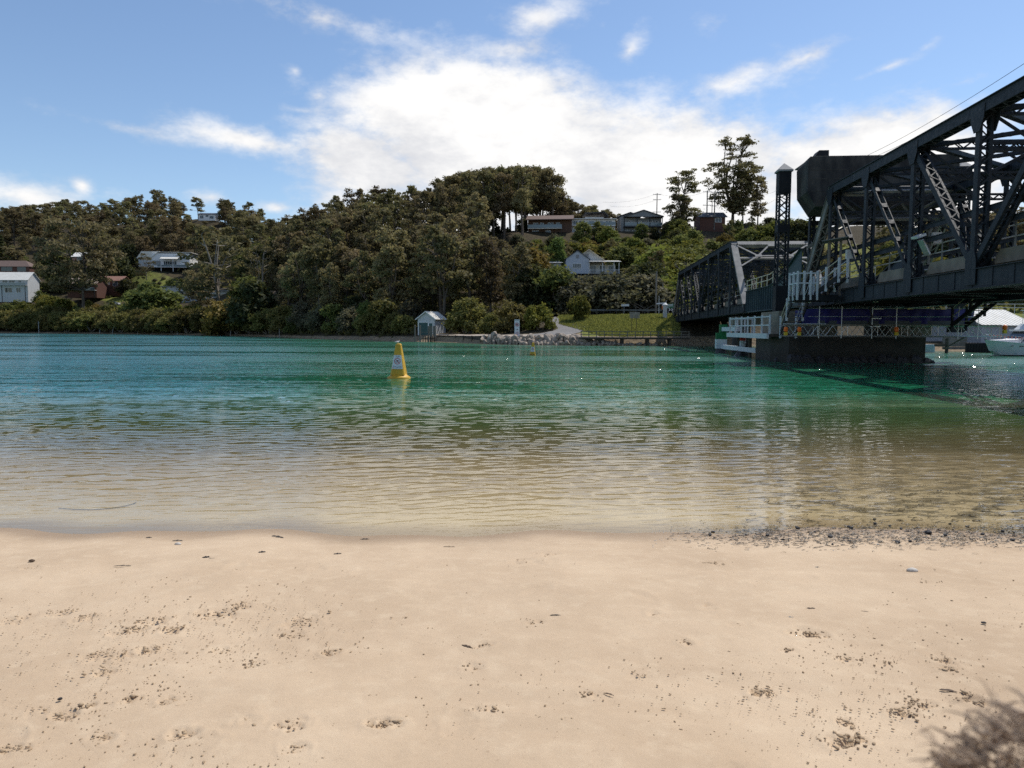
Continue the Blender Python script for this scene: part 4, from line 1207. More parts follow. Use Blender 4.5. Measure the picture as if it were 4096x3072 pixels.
def bush(name, seed, H=5.0, W=3.2, nclump=26, leafmat='green', per=170, lsize=.42, stems=5, low=.08, bark='bark', cl=(.7, 1.25), drop=.6):
    rnd = random.Random(seed); rng = np.random.default_rng(seed); mb = MB(); C, Rr = [], []
    for k in range(nclump):
        zf = rnd.random(); a = rnd.uniform(0, 2 * math.pi)
        prof = math.sqrt(max(0, 1 - max(0, (zf - .35) / .65) ** 2)) * (.75 + .25 * min(1, zf / .3))
        rr = W * prof * math.sqrt(rnd.uniform(.2, 1)) * .8; r = rnd.uniform(*cl) * H / 5.0
        C.append((rr * math.cos(a), rr * math.sin(a), H * low + (H * (1 - low) - r * .7) * zf)); Rr.append((r, r, r * .75))
    for k in range(stems):
        a = 2 * math.pi * k / stems; c = C[k % len(C)]
        limb(mb, (.25 * math.cos(a), .25 * math.sin(a), -.4), c, .022 * H, .006 * H, rnd, .15, 4, 5)
    V, F = leaves(C, Rr, [int(per * (r[0] / (1.0 * H / 5)) ** 2) for r in Rr], lsize, rng, drop=drop)
    proto(name, mb, V, F, leafmat, M[bark])
def build_protos():
    for i in range(6):
        gum('gum%d' % i, 10 + i, 20, [.68, .76, .62, .72, .80, .66][i], [5.2, 4.6, 5.6, 4.2, 4.8, 6.0][i], [60, 64, 58, 54, 72, 66][i], ['gum', 'gum2', 'gum', 'gum2', 'gum', 'gum2'][i], 'bark', 230, .56, cl=(1.05, 1.85), forks=[3, 2, 3, 2, 4, 3][i], lean=.5)
    gum('ridge0', 31, 22, .64, 4.6, 62, 'gum2', 'bark', 200, .55, cl=(1.1, 1.9), gap=.05, lean=.4)
    gum('ridge1', 32, 22, .58, 4.2, 56, 'gum', 'bark', 200, .55, cl=(1.1, 1.9), gap=.05, lean=.4, forks=2)
    gum('open0', 41, 26, .78, 6.0, 84, 'gum2', 'bark', 210, .5, .66, (1.1, 2.0), .05, .8, 4)
    gum('open1', 44, 30, .86, 8.4, 150, 'gum2', 'bark', 210, .5, .66, (1.2, 2.2), .03, .6, 5)
    gum('spread', 47, 22, .72, 9.5, 120, 'gum', 'bark', 220, .56, .9, (1.3, 2.2), .03, .5, 5)
    gum('airy', 52, 18, .72, 5.4, 36, 'gum2', 'bark_pale', 120, .55, .8, (1.2, 2.0), .12, .8, 4)
    for i in range(3): bush('mangrove%d' % i, 60 + i, 7.0, 4.6, 34, 'mangrove', 190, .50, 7, .16, 'bark_pale')
    for i in range(2): bush('green%d' % i, 70 + i, 6.5, 3.6, 30, 'green', 200, .48, 4, .08)
    for i in range(2): bush('lime%d' % i, 75 + i, 5.0, 3.0, 28, 'lime', 200, .42, 4, .06)
    bush('yellow0', 81, 6.0, 3.4, 30, 'yellow', 190, .50, 4, .1)
    for i in range(2): bush('grey%d' % i, 84 + i, 6.0, 3.8, 32, 'grey', 210, .40, 4, .05)
    for i in range(2): bush('dark%d' % i, 88 + i, 7.0, 3.2, 32, 'dark', 200, .46, 3, .06)
    # poplar: a tall soft column
    rnd = random.Random(91); rng = np.random.default_rng(91); mb = MB(); C, Rr = [], []
    limb(mb, (0, 0, -.4), (0, 0, 8.6), .2, .03, rnd, .02, 5, 6)
    for k in range(44):
        zf = rnd.random(); a = rnd.uniform(0, 6.28); rr = 2.3 * math.sin(math.pi * (.12 + .8 * zf)) * math.sqrt(rnd.random())
        C.append((rr * math.cos(a), rr * math.sin(a), .8 + 7.8 * zf)); Rr.append((.75, .75, .95))
    V, F = leaves(C, Rr, [150] * len(C), .34, rng); proto('poplar', mb, V, F, 'poplar', M['bark'])
    # island pine with whorled branches
    mb = MB(); C, Rr = [], []
    limb(mb, (0, 0, -.4), (0, 0, 15), .28, .03, rnd, .01, 5, 6)
    for k in range(13):
        z = 2.2 + k * 1.0; L = 4.2 * (1 - k / 14.0)
        for j in range(7):
            a = 6.28 * j / 7 + k * .4; e = (L * math.cos(a), L * math.sin(a), z + .35)
            limb(mb, (0, 0, z), e, .05, .015, rnd, .05, 2, 4)
            for f in (.45, .75, 1.0): C.append((e[0] * f, e[1] * f, z + .35 * f + .1)); Rr.append((.62, .62, .28))
    V, F = leaves(C, Rr, [34] * len(C), .40, rng, drop=1); proto('pine', mb, V, F, 'dark', M['bark'])
build_protos()

TREES = []
def tree(kind, name, loc, h, wscale=1.0, rz=0.0, label=None, cat='tree', group=None, with_trunk=True):
    tm, cm, ph, pw = PROTO[kind]
    s = h / ph
    r_ = root(name, loc, label, cat, group, rz)
    r_.scale = (s * wscale, s * wscale, s)
    t = bpy.data.objects.new('trunk', tm); t.parent = r_; COL.objects.link(t)
    c = bpy.data.objects.new('crown', cm); c.parent = r_; COL.objects.link(c)
    TREES.append((kind, Vector(loc), h, pw * s * wscale, r_))
    return r_
def top_h(px, Y, py):
    g = GP(px, Y); return max(1.0, P(px, py, Y).z - g.z)
def tree_at(kind, name, px, Y, py_top, label, wscale=1.0, cat='tree', rz=None, group=None):
    g = GP(px, Y)
    return tree(kind, name, g - Vector((0, 0, .15)), top_h(px, Y, py_top), wscale, (px * 7 % 6.28) if rz is None else rz, label, cat, group)

SKY = [(-900, 800), (0, 822), (120, 815), (259, 790), (389, 770), (500, 748), (611, 738), (704, 770), (745, 808), (760, 850), (880, 850), (895, 800), (954, 775), (1010, 798), (1065, 818), (1130, 850),
       (1148, 885), (1167, 795), (1250, 765), (1370, 733), (1445, 750), (1574, 733), (1713, 724), (1760, 710), (1824, 688), (1945, 660), (2037, 655), (2085, 650), (2159, 660), (2233, 710),
       (2247, 775), (2275, 780), (2326, 800), (2465, 840), (2480, 870), (2640, 870), (2760, 880), (2960, 860), (3100, 860), (3200, 860), (3400, 910), (3600, 850), (3800, 830), (4096, 790), (5200, 780)]
SKX = np.array([a for a, _ in SKY], float); SKYY = np.array([b for _, b in SKY], float)
# windows of the picture that nearer trees leave open: x0, x1, y0, y1, distance of what is seen there
CLEAR = [(0, 150, 1085, 1180, 322), (0, 140, 1036, 1088, 354), (270, 500, 1090, 1170, 318), (550, 790, 995, 1110, 354), (640, 930, 1130, 1215, 300), (800, 885, 838, 885, 426), (2150, 2480, 990, 1104, 166),
         (2100, 2640, 838, 945, 215), (2330, 2390, 1115, 1140, 145), (2250, 2700, 1225, 1340, 126), (1660, 1800, 1240, 1370, 140), (2790, 2880, 850, 920, 216),
         (1060, 1140, 1115, 1210, 205), (2560, 2690, 1180, 1300, 132), (3340, 3460, 890, 1000, 238), (430, 500, 1160, 1200, 305), (3860, 4300, 1220, 1420, 110), (2150, 2330, 1270, 1340, 124),
         (280, 420, 1000, 1060, 330), (1990, 2075, 860, 930, 226)]
def clear(px, Y, top, base, wpx):
    for (x0, x1, y0, y1, yd) in CLEAR:
        if Y < yd + 2 and px + wpx * .85 > x0 and px - wpx * .85 < x1 and top < y1 - 4 and base > y0 + 6: return False
    return True
FOOT = []      # footprints of buildings and roads to keep free, filled as (x, y, radius)
def scatter(zone, px0, px1, o0, o1, step, kinds, hr, seed, name, lift=0, maxn=400, wr=(.9, 1.15), accept=None):
    rnd = random.Random(seed); out = []; cells = {}; N = 3500
    PXs = np.array([rnd.uniform(px0, px1) for _ in range(N)]); Os = np.array([rnd.uniform(o0, o1) for _ in range(N)])
    U = (PXs - 2048) / FPX; Ys = shoreY(U) + Os; Zs = land(U, Ys)
    for px, o, Y, x, z in zip(PXs, Os, Ys, U * Ys, Zs):
        if len(out) >= maxn: break
        px, o, Y = float(px), float(o), float(Y); g = Vector((float(x), Y, float(z)))
        stp = step * (rnd.uniform(.8, 1.2))
        ck = (int(g.x // step), int(g.y // step))
        if any((g.x - q[0]) ** 2 + (g.y - q[1]) ** 2 < stp * stp for i in (-1, 0, 1) for j in (-1, 0, 1) for q in cells.get((ck[0] + i, ck[1] + j), ())): continue
        if any((g.x - x_) ** 2 + (g.y - y_) ** 2 < r * r for x_, y_, r in FOOT): continue
        if accept and not accept(px, o): continue
        k = rnd.choice(kinds); h = rnd.uniform(*hr); ws = rnd.uniform(*wr)
        tm, cm, ph, pw = PROTO[k]
        sky = float(np.interp(px, SKX, SKYY)) + rnd.uniform(0, 14)
        bx, by = proj(g); tx, ty = proj(g + Vector((0, 0, h)))
        if ty < sky:
            h2 = P(px, sky, Y).z - g.z
            if h2 < h * .5: continue
            h = h2; tx, ty = proj(g + Vector((0, 0, h)))
        wpx = pw * h / ph * ws * FPX / Y
        if not clear(px, Y, ty, by - (by - ty) * lift, wpx): continue
        cells.setdefault(ck, []).append((g.x, g.y))
        out.append((px, ty, sky, k, g, h, ws, rnd.uniform(0, 6.28), name))
    return out
# ================================================================== houses
def local_root(name, px, Y, z, label, cat, rz=0.0, group=None):
    p = P(px, 1318, Y)
    r_ = root(name, (p.x, Y, z), label, cat, group, rz)
    FOOT.append((p.x, Y + 4, 5.0))
    return r_
def window(rt, x0, x1, z0, z1, y=0.0, frame='white', pane='glass', mull=1, fw=.09):
    """window on the wall y (front face looks towards -y): frame a part, each pane a sub-part"""
    mb = MB()
    for (a, b, c, d) in ((x0, x1, z0, z0 + fw), (x0, x1, z1 - fw, z1), (x0, x0 + fw, z0 + fw, z1 - fw), (x1 - fw, x1, z0 + fw, z1 - fw)):
        mb.box(a, b, y - .09, y + .02, c, d)
    for k in range(1, mull + 1 if mull > 0 else 1):
        x = x0 + (x1 - x0) * k / (mull + 1)
        mb.box(x - fw * .35, x + fw * .35, y - .08, y + .02, z0 + fw, z1 - fw)
    f = mb.build('window', M[frame], rt)
    n = mull + 1
    for k in range(n):
        a, b = x0 + fw * .5 + (x1 - x0 - fw) * k / n, x0 + fw * .5 + (x1 - x0 - fw) * (k + 1) / n
        MB().box(a + .02, b - .02, y - .05, y - .03, z0 + fw * .5, z1 - fw * .5).build('pane', M[pane], f)
    return f
def walls(rt, x0, x1, y0, y1, z0, z1, mat, gable=None, axis='y', boards=False):
    """box walls; gable = ridge height over the middle, gable ends on the faces across the axis"""
    mb = MB()
    if gable:
        if axis == 'y': mb.prism([(x0, z0), (x1, z0), (x1, z1), ((x0 + x1) / 2, gable), (x0, z1)], y0, y1, 'y')
        else: mb.prism([(y0, z0), (y1, z0), (y1, z1), ((y0 + y1) / 2, gable), (y0, z1)], x0, x1, 'x')
    else: mb.box(x0, x1, y0, y1, z0, z1)
    if boards:
        n = int((z1 - z0) / .22)
        for k in range(n):
            z = z0 + .22 * k
            mb.box(x0 - .025, x1 + .025, y0 - .025, y1 + .025, z + .01, z + .13)
    return mb.build('wall', mat, rt)
def gable_roof(rt, x0, x1, y0, y1, z, ridge, mat, axis='y', over=.45, t=.14, fascia='white', ribs=0):
    mb = MB()
    if axis == 'y':                      # ridge runs along y
        mx = (x0 + x1) / 2; sl = (ridge - z) / (mx - x0)
        for sg, xe in ((-1, x0 - over), (1, x1 + over)):
            ze = z - over * sl
            mb.prism([(xe, ze), (mx, ridge), (mx, ridge + t), (xe, ze + t)], y0 - over, y1 + over, 'y')
            for k in range(ribs):
                y = y0 - over + (y1 - y0 + 2 * over) * (k + .5) / ribs
                mb.bar((xe, y, ze + t + .01), (mx, y, ridge + t + .01), .06, .05)
    else:
        my = (y0 + y1) / 2; sl = (ridge - z) / (my - y0)
        for sg, ye in ((-1, y0 - over), (1, y1 + over)):
            ze = z - over * sl
            mb.prism([(ye, ze), (my, ridge), (my, ridge + t), (ye, ze + t)], x0 - over, x1 + over, 'x')
            for k in range(ribs):
                x = x0 - over + (x1 - x0 + 2 * over) * (k + .5) / ribs
                mb.bar((x, ye, ze + t + .01), (x, my, ridge + t + .01), .06, .05)
    r_ = mb.build('roof', mat, rt)
    return r_
def barge(rt, x0, x1, y, z, ridge, over=.45, mat='white', w=.2):
    mx = (x0 + x1) / 2; sl = (ridge - z) / (mx - x0)
    for xe in (x0 - over, x1 + over):
        MB().bar((xe, y, z - over * sl), (mx, y, ridge), .06, w).build('barge_board', M[mat], rt)
def hip_roof(rt, x0, x1, y0, y1, z, ridge, mat, over=.5):
    x0 -= over; x1 += over; y0 -= over; y1 += over; d = (y1 - y0) / 2
    mb = MB()
    mb.add([(x0, y0, z), (x1, y0, z), (x1, y1, z), (x0, y1, z), (x0 + d, (y0 + y1) / 2, ridge), (x1 - d, (y0 + y1) / 2, ridge)], [(0, 1, 5, 4), (1, 2, 5), (2, 3, 4, 5), (3, 0, 4), (3, 2, 1, 0)])
    mb.box(x0, x1, y0 - .03, y0, z - .2, z)
    return mb.build('roof', mat, rt)
def balustrade(rt, x0, x1, y, z, h=1.0, mat='white', n=0, glass=None):
    MB().box(x0, x1, y - .04, y + .04, z + h - .06, z + h).build('top_rail', M[mat], rt)
    if glass: MB().box(x0, x1, y - .01, y + .01, z + .06, z + h - .08).build('glass_panel', M[glass], rt)
    m = MB()
    for k in range(n + 1):
        x = x0 + (x1 - x0) * k / max(n, 1)
        m.box(x - .025, x + .025, y - .025, y + .025, z, z + h - .06)
    if n: m.build('balusters', M[mat], rt)
def posts(rt, xs, y, z0, z1, w=.14, mat='white'):
    for x in xs: MB().box(x - w / 2, x + w / 2, y - w / 2, y + w / 2, z0, z1).build('post', M[mat], rt)
PX = lambda Y: Y / FPX               # metres per photograph pixel at a distance

def house_boat_shed():
    Y = 136.0
    a = P(1672, 1318, Y)
    rt = root('boat_shed', (a.x, Y, 1.05), 'white weatherboard boat shed with green doors and pale gabled roof at the water', 'shed', None, R(-20))
    W, D, H, Rg = 3.4, 4.6, 3.15, 4.35
    mb = MB(); n = 22                    # lapped boards
    walls(rt, 0, W, 0, D, -.3, H, M['shed_wall'], gable=Rg - .08)
    for k in range(15):
        z = -.2 + k * .22
        MB().box(-.03, W + .03, -.03, D + .03, z, z + .15).build('weatherboard', M['shed_wall'], rt)
    gable_roof(rt, 0, W, 0, D, H, Rg, M['roof_white'], 'y', .35, .07, ribs=12)
    barge(rt, 0, W, -.37, H, Rg, .35, 'white', .16)
    d = MB().box(.22, 2.05, -.07, -.035, 0, 2.35).build('roller_door', M['green_door'], rt)
    for k in range(8): MB().box(.25, 2.02, -.085, -.07, .1 + k * .28, .12 + k * .28).build('door_rib', M['green_door'], d)
    d = MB().box(2.28, 2.98, -.07, -.035, 0, 2.2).build('door', M['green_door'], rt)
    MB().box(2.85, 2.92, -.12, -.07, 1.0, 1.08).build('handle', M['galv'], d)
    for (x0, x1, z1) in ((.08, .22, 2.45), (2.05, 2.19, 2.45), (2.19, 2.28, 2.3), (2.98, 3.1, 2.3)): MB().box(x0, x1, -.08, -.03, 0, z1).build('door_trim', M['white'], rt)
    MB().box(.08, 2.19, -.082, -.032, 2.35, 2.47).build('door_trim', M['white'], rt)
    MB().box(W + .03, W + .1, 2.0, 2.1, -.3, .9).build('down_pipe', M['galv'], rt)
    FOOT.append((a.x + 1.5, Y + 2.5, 4.5))
M['shed_wall'] = pm('shed_weatherboard', (.52, .54, .57), (.60, .62, .64), 1.5, .6)
house_boat_shed()

def house_veranda():
    Y = 165.0; m = PX(Y)
    x0 = P(2262, 1318, Y).x
    z = P(2262, 1094, Y).z
    rt = root('house', (x0, Y, z), 'pale blue-white gabled cottage with long roofed veranda among garden trees', 'house', None, R(0))
    W = 90 * m; W2 = 212 * m
    H = (1094 - 1036) * m; Rg = (1094 - 1003) * m
    walls(rt, 0, W, 0, 6, 0, H, M['blue_wall'], gable=Rg - .1)
    gable_roof(rt, 0, W, 0, 6, H, Rg, M['roof_grey'], 'y', .3, .12)
    window(rt, 26 * m, 60 * m, 20 * m, 40 * m, 0, 'white', 'glass', 3)
    MB().box(39 * m, 51 * m, -.03, .02, 60 * m, 74 * m).build('louvre_vent', M['grey_wall'], rt)
    # main block behind with a bigger gable
    walls(rt, 40 * m, 150 * m, 3, 11, 0, (1094 - 1030) * m, M['pale_wall'], gable=(1094 - 998) * m)
    gable_roof(rt, 30 * m, 160 * m, 2.6, 11, (1094 - 1040) * m, (1094 - 996) * m, M['roof_cream'], 'y', .3, .12)
    MB().box(82 * m, 95 * m, 2.95, 3.0, 70 * m, 84 * m).build('louvre_vent', M['grey_wall'], rt)
    # veranda
    walls(rt, W, W2 - .6, 2.2, 9, 0, 38 * m, M['offwhite'])
    mb = MB(); mb.prism([(-.5, 46 * m), (4.0, 56 * m), (4.0, 56 * m + .1), (-.5, 46 * m + .1)], W - .05, W2 + .35, 'x'); mb.build('veranda_roof', M['roof_white'], rt)
    MB().box(W, W2, 0, 2.2, -.18, 0).build('veranda_floor', M['timber_dark'], rt)
    posts(rt, [W + .1, (W + W2) / 2 - .3, (W + W2) / 2 + 2.2, W2 - .1], .1, 0, 46 * m, .12)
    balustrade(rt, W, W2, .1, 0, .95, 'pale_wall', 40)
    for k in range(3): window(rt, W + .6 + k * 2.0, W + 1.9 + k * 2.0, .3, 2.0, 2.2, 'white', 'glass', 1)
    # stumps and slatted base
    for k in range(9): MB().box(.15 + k * .78, .32 + k * .78, .1, .25, -2.6, 0).build('stump', M['steel_blue'], rt)
    MB().box(0, W2, .6, 5.5, -3.2, -.2).build('base_wall', M['timber_dark'], rt)
    FOOT.append((x0 + 3, Y + 5, 6)); FOOT.append((x0 + 9, Y + 5, 6))
M['blue_wall'] = pm('pale_blue_wall', (.40, .44, .50), (.47, .51, .56), 1.2, .65)
M['roof_cream'] = pm('cream_roof', (.58, .52, .38), (.66, .60, .48), 1, .6)
house_veranda()
def house_annex():
    Y = 168.0; m = PX(Y); x0 = P(2158, 1318, Y).x; z = P(2158, 1085, Y).z
    rt = root('house', (x0, Y, z), 'small flat-roofed white annex left of the pale blue cottage', 'house')
    W = 90 * m
    walls(rt, 12 * m, W - 6 * m, 0, 4, -1.5, 30 * m, M['pale_wall'])
    mb = MB(); mb.prism([(-.4, 32 * m), (4.4, 46 * m), (4.4, 46 * m + .12), (-.4, 32 * m + .12)], 0, W, 'x'); mb.build('roof', M['roof_white'], rt)
    window(rt, 18 * m, 34 * m, 6 * m, 24 * m, 0, 'white', 'glass', 1); window(rt, 44 * m, 70 * m, 8 * m, 24 * m, 0, 'white', 'glass', 1)
    FOOT.append((x0 + 2.5, Y + 2, 4))
house_annex()
def house_brick_two_storey():
    Y = 212.0; m = PX(Y); x0 = P(2110, 1318, Y).x; z = P(2110, 945, Y).z
    rt = root('house', (x0, Y, z), 'two-storey brown brick house with dark tiled roof and balcony on the ridge', 'house', None, R(-6))
    W = 172 * m
    walls(rt, 0, W, 0, 9, -1.0, 65 * m, M['brick_dark'], gable=83 * m, axis='x')
    gable_roof(rt, 0, W, -1.2, 9.5, 62 * m, 86 * m, M['roof_brown'], 'x', .5, .2)
    MB().box(0, W * .78, -1.5, 0, 26 * m, 29 * m).build('balcony_floor', M['offwhite'], rt)
    balustrade(rt, 0, W * .78, -1.45, 29 * m, 1.0, 'grey_wall', 0, 'glass_pale')
    for (a, b) in ((20, 40), (48, 62), (78, 100), (110, 126)): window(rt, a * m, b * m, 31 * m, 52 * m, 0, 'white', 'glass', 1)
    for (a, b) in ((16, 44), (68, 90)): window(rt, a * m, b * m, 2 * m, 22 * m, 0, 'white', 'glass', 2)
    posts(rt, [.2, W * .4, W * .77], -1.4, -.5, 26 * m, .15, 'timber_dark')
    FOOT.append((x0 + 4, Y + 4, 7)); FOOT.append((x0 + 10, Y + 4, 6))
M['brick_dark'] = pm('brown_brick', (.085, .05, .035), (.14, .085, .06), 8, .85, .3, 0, 18)
house_brick_two_storey()
def house_white_ridge():
    Y = 214.0; m = PX(Y); x0 = P(2282, 1318, Y).x; z = P(2282, 930, Y).z
    rt = root('house', (x0, Y, z), 'white house with raised skillion roof and window band between brick and grey houses', 'house')
    W = 172 * m
    walls(rt, 0, W, 0, 8, -1.5, 52 * m, M['white'])
    mb = MB(); mb.prism([(-.9, 51 * m), (8.5, 62 * m), (8.5, 62 * m + .2), (-.9, 51 * m + .2)], -.3, W + .4, 'x'); mb.build('roof', M['roof_white'], rt)
    walls(rt, 56 * m, 128 * m, .8, 7, 52 * m, 62 * m, M['white'])
    mb = MB(); mb.prism([(52 * m, 74 * m), (128 * m, 78 * m), (146 * m, 62 * m), (146 * m, 62 * m + .2), (130 * m, 81 * m), (52 * m, 77 * m)], -.6, 7.5, 'y'); mb.build('skillion_roof', M['roof_grey'], rt)
    for (a, b) in ((6, 24), (28, 54), (70, 90), (98, 124), (134, 160)): window(rt, a * m, b * m, 30 * m, 46 * m, 0, 'white', 'glass', 1)
    MB().box(0, W, -1.3, 0, 24 * m, 27 * m).build('balcony_floor', M['white'], rt)
    balustrade(rt, 56 * m, W, -1.25, 27 * m, .95, 'galv', 0, 'glass_pale')
    for (a, b) in ((20, 44), (50, 66)): window(rt, a * m, b * m, 2 * m, 18 * m, 0, 'white', 'glass', 1)
    posts(rt, [28 * m, 60 * m, 120 * m], -1.2, -1, 24 * m, .2, 'steel_dark')
    FOOT.append((x0 + 4, Y + 4, 6)); FOOT.append((x0 + 10, Y + 4, 6))
house_white_ridge()
def house_grey():
    Y = 212.0; m = PX(Y); x0 = P(2482, 1318, Y).x; z = P(2482, 962, Y).z
    rt = root('house', (x0, Y, z), 'grey three-level house with twin gables and glass balconies on the ridge', 'house')
    W = 160 * m
    walls(rt, 0, W, 1.8, 10, -1, 92 * m, M['grey_wall'])
    mb = MB(); mb.prism([(12 * m, 92 * m), (84 * m, 116 * m), (164 * m, 92 * m), (164 * m, 95 * m), (84 * m, 120 * m), (8 * m, 95 * m)], -.5, 9, 'y'); mb.build('roof', M['roof_grey'], rt)
    mb = MB(); mb.prism([(14 * m, 93 * m), (84 * m, 116 * m), (160 * m, 93 * m)], -.2, .0, 'y'); mb.build('gable_panel', M['grey_wall'], rt)
    mb = MB(); mb.prism([(-8 * m, 102 * m), (44 * m, 120 * m), (90 * m, 104 * m), (90 * m, 107 * m), (44 * m, 123 * m), (-8 * m, 105 * m)], 5, 11, 'y'); mb.build('roof', M['roof_grey'], rt)
    walls(rt, 2 * m, 84 * m, 5.5, 10.8, 90 * m, 103 * m, M['grey_wall'], gable=118 * m)
    for z0 in (57, 20):
        MB().box(8 * m, W, -.2, 1.8, (z0 - 4) * m, z0 * m).build('balcony_floor', M['roof_grey'], rt)
        balustrade(rt, 8 * m, W, -.15, z0 * m, 1.0, 'galv', 0, 'glass_pale')
    for (a, b) in ((30, 52), (66, 82), (98, 118), (124, 150)): window(rt, a * m, b * m, 58 * m, 80 * m, 1.8, 'white', 'glass', 1)
    for (a, b) in ((14, 34), (44, 70), (96, 130)): window(rt, a * m, b * m, 22 * m, 44 * m, 1.8, 'white', 'glass', 1)
    posts(rt, [9 * m, 60 * m, 110 * m, W - .1], -.1, -1, 92 * m, .2, 'steel_dark')
    FOOT.append((x0 + 3, Y + 5, 7)); FOOT.append((x0 + 9, Y + 5, 6))
house_grey()
def simple_house(px0, px1, pb, pe, pr, Y, label, wall, roof, wins, rz=0.0, hip=False, depth=8.0, axis='x', lower=1.0, over=.5, frame='white', name='house', mull=1, balcony=None):
    """pb base, pe eaves, pr ridge (photograph rows); wins: (x0,x1,y0,y1) in photograph pixels"""
    m = PX(Y); a = P(px0, 1318, Y); z = P(px0, pb, Y).z
    rt = root(name, (a.x, Y, z), label, 'house', None, rz)
    W = (px1 - px0) * m
    walls(rt, 0, W, 0, depth, -lower, (pb - pe) * m, M[wall], gable=None if hip else (pb - pr) * m - .1, axis=axis)
    if hip: hip_roof(rt, 0, W, 0, depth, (pb - pe) * m, (pb - pr) * m, M[roof], over)
    else: gable_roof(rt, 0, W, 0, depth, (pb - pe) * m, (pb - pr) * m, M[roof], axis, over, .15)
    for (x0, x1, y0, y1) in wins: window(rt, (x0 - px0) * m, (x1 - px0) * m, (pb - y1) * m, (pb - y0) * m, 0, frame, 'glass', mull)
    if balcony:
        MB().box(0, W, -1.6, 0, (pb - balcony) * m - .2, (pb - balcony) * m).build('balcony_floor', M['pale_wall'], rt)
        balustrade(rt, 0, W, -1.55, (pb - balcony) * m, 1.0, 'galv', 0, 'glass_pale')
        posts(rt, [.2, W / 2, W - .2], -1.5, -lower, (pb - balcony) * m - .2, .2, 'steel_dark')
    FOOT.append((a.x + W * .3, Y + 4, W * .35 + 2)); FOOT.append((a.x + W * .75, Y + 4, W * .35 + 2))
    return rt
simple_house(2790, 2890, 915, 868, 846, 214, 'brick house half hidden behind power poles and the tall gum', 'brick', 'roof_grey', [(2850, 2875, 872, 890)], depth=7)
M['roof_pale'] = pm('pale_tile_roof', (.34, .27, .22), (.42, .34, .28), 3, .8)
# left bank
simple_house(-70, 118, 1180, 1118, 1088, 322, 'pale-walled house with pale roof and glass balcony at the far left', 'pale_wall', 'roof_white', [(18, 40, 1119, 1138), (44, 68, 1119, 1138), (82, 94, 1120, 1138), (26, 56, 1150, 1170), (72, 90, 1150, 1170), (-40, -10, 1119, 1136)], balcony=1140, lower=3)
simple_house(-60, 128, 1090, 1066, 1040, 352, 'upper red brick house with brown hipped roof and satellite dish at the far left', 'brick', 'roof_brown', [(16, 60, 1064, 1084), (80, 114, 1066, 1086)], hip=True, lower=3, frame='grey_wall')
simple_house(386, 490, 1156, 1122, 1104, 326, 'red brick house wing with reddish roof above the parked white car', 'brick', 'roof_red', [(406, 432, 1122, 1138), (438, 446, 1124, 1138), (458, 476, 1124, 1144)], lower=3)
simple_house(276, 392, 1162, 1132, 1108, 316, 'low brick house with pale roof and front deck behind the big dark gum', 'brick', 'roof_pale', [(308, 330, 1138, 1158), (346, 370, 1138, 1160)], lower=3, balcony=1160)
simple_house(300, 398, 1050, 1026, 1008, 356, 'pinkish brick house with white roof glimpsed behind the big gum crown', 'brick_pale', 'roof_white', [(320, 340, 1028, 1044), (360, 384, 1028, 1044)], lower=3)
simple_house(806, 872, 878, 858, 850, 424, 'white box-like house on the skyline beside a round tree', 'white', 'roof_grey', [(812, 826, 862, 874), (834, 846, 860, 868), (850, 866, 864, 875)], lower=.6, depth=7)
def house_modern():
    Y = 352.0; m = PX(Y); x0 = P(616, 1318, Y).x; z = P(616, 1068, Y).z
    rt = root('house', (x0, Y, z), 'white modern house with folded roof and glass walls standing on thin stilts', 'house', None, R(4))
    W = 146 * m
    walls(rt, 0, W, 0, 11, 0, 54 * m, M['white'])
    mb = MB(); mb.prism([(-2 * m, 36 * m), (26 * m, 58 * m), (W + 1, 57 * m), (W + 1, 59 * m), (24 * m, 60 * m), (-2 * m, 38 * m)], -.3, 11.3, 'y'); mb.build('roof', M['roof_white'], rt)
    mb = MB(); mb.prism([(-62 * m, 36 * m), (-58 * m, 40 * m), (-42 * m, 62 * m), (28 * m, 62 * m), (0, 38 * m), (-58 * m, 34 * m)], .8, 9, 'y'); mb.build('side_roof', M['roof_white'], rt)
    walls(rt, -56 * m, 0, 1.5, 9, 0, 36 * m, M['pale_wall'])
    for k in range(8): window(rt, (2 + k * 4) * m, (6 + k * 4) * m, 6 * m, 26 * m, 0, 'galv', 'glass', 0)
    for k in range(7): window(rt, (46 + k * 7) * m, (53 + k * 7) * m, 4 * m, 24 * m, 0, 'galv', 'glass', 0)
    window(rt, 126 * m, 138 * m, 6 * m, 22 * m, 0, 'galv', 'glass', 0)
    mb = MB(); mb.prism([(-3.0, 30 * m), (.2, 44 * m), (.2, 44 * m + .12), (-3.0, 30 * m + .12)], 40 * m, 110 * m, 'x'); mb.build('awning', M['roof_white'], rt)
    MB().box(0, W, -2.8, 0, -3 * m, 0).build('deck', M['pale_wall'], rt)
    balustrade(rt, 30 * m, W, -2.75, 0, .95, 'galv', 0, 'glass_pale')
    posts(rt, [44 * m, 90 * m], -2.7, -18 * m, 32 * m, .22)
    for k in range(7): MB().bar((10 * m + k * 20 * m, -1.0, -20 * m), (6 * m + k * 20 * m, -1.5, -3 * m), .16, .16).build('stilt', M['steel_dark'], rt)
    MB().box(0, W, 3, 8, -20 * m, -3 * m).build('undercroft', M['steel_dark'], rt)
    FOOT.append((x0 + 2, Y + 4, 8)); FOOT.append((x0 + 12, Y + 4, 8)); FOOT.append((x0 - 5, Y + 4, 6))
house_modern()
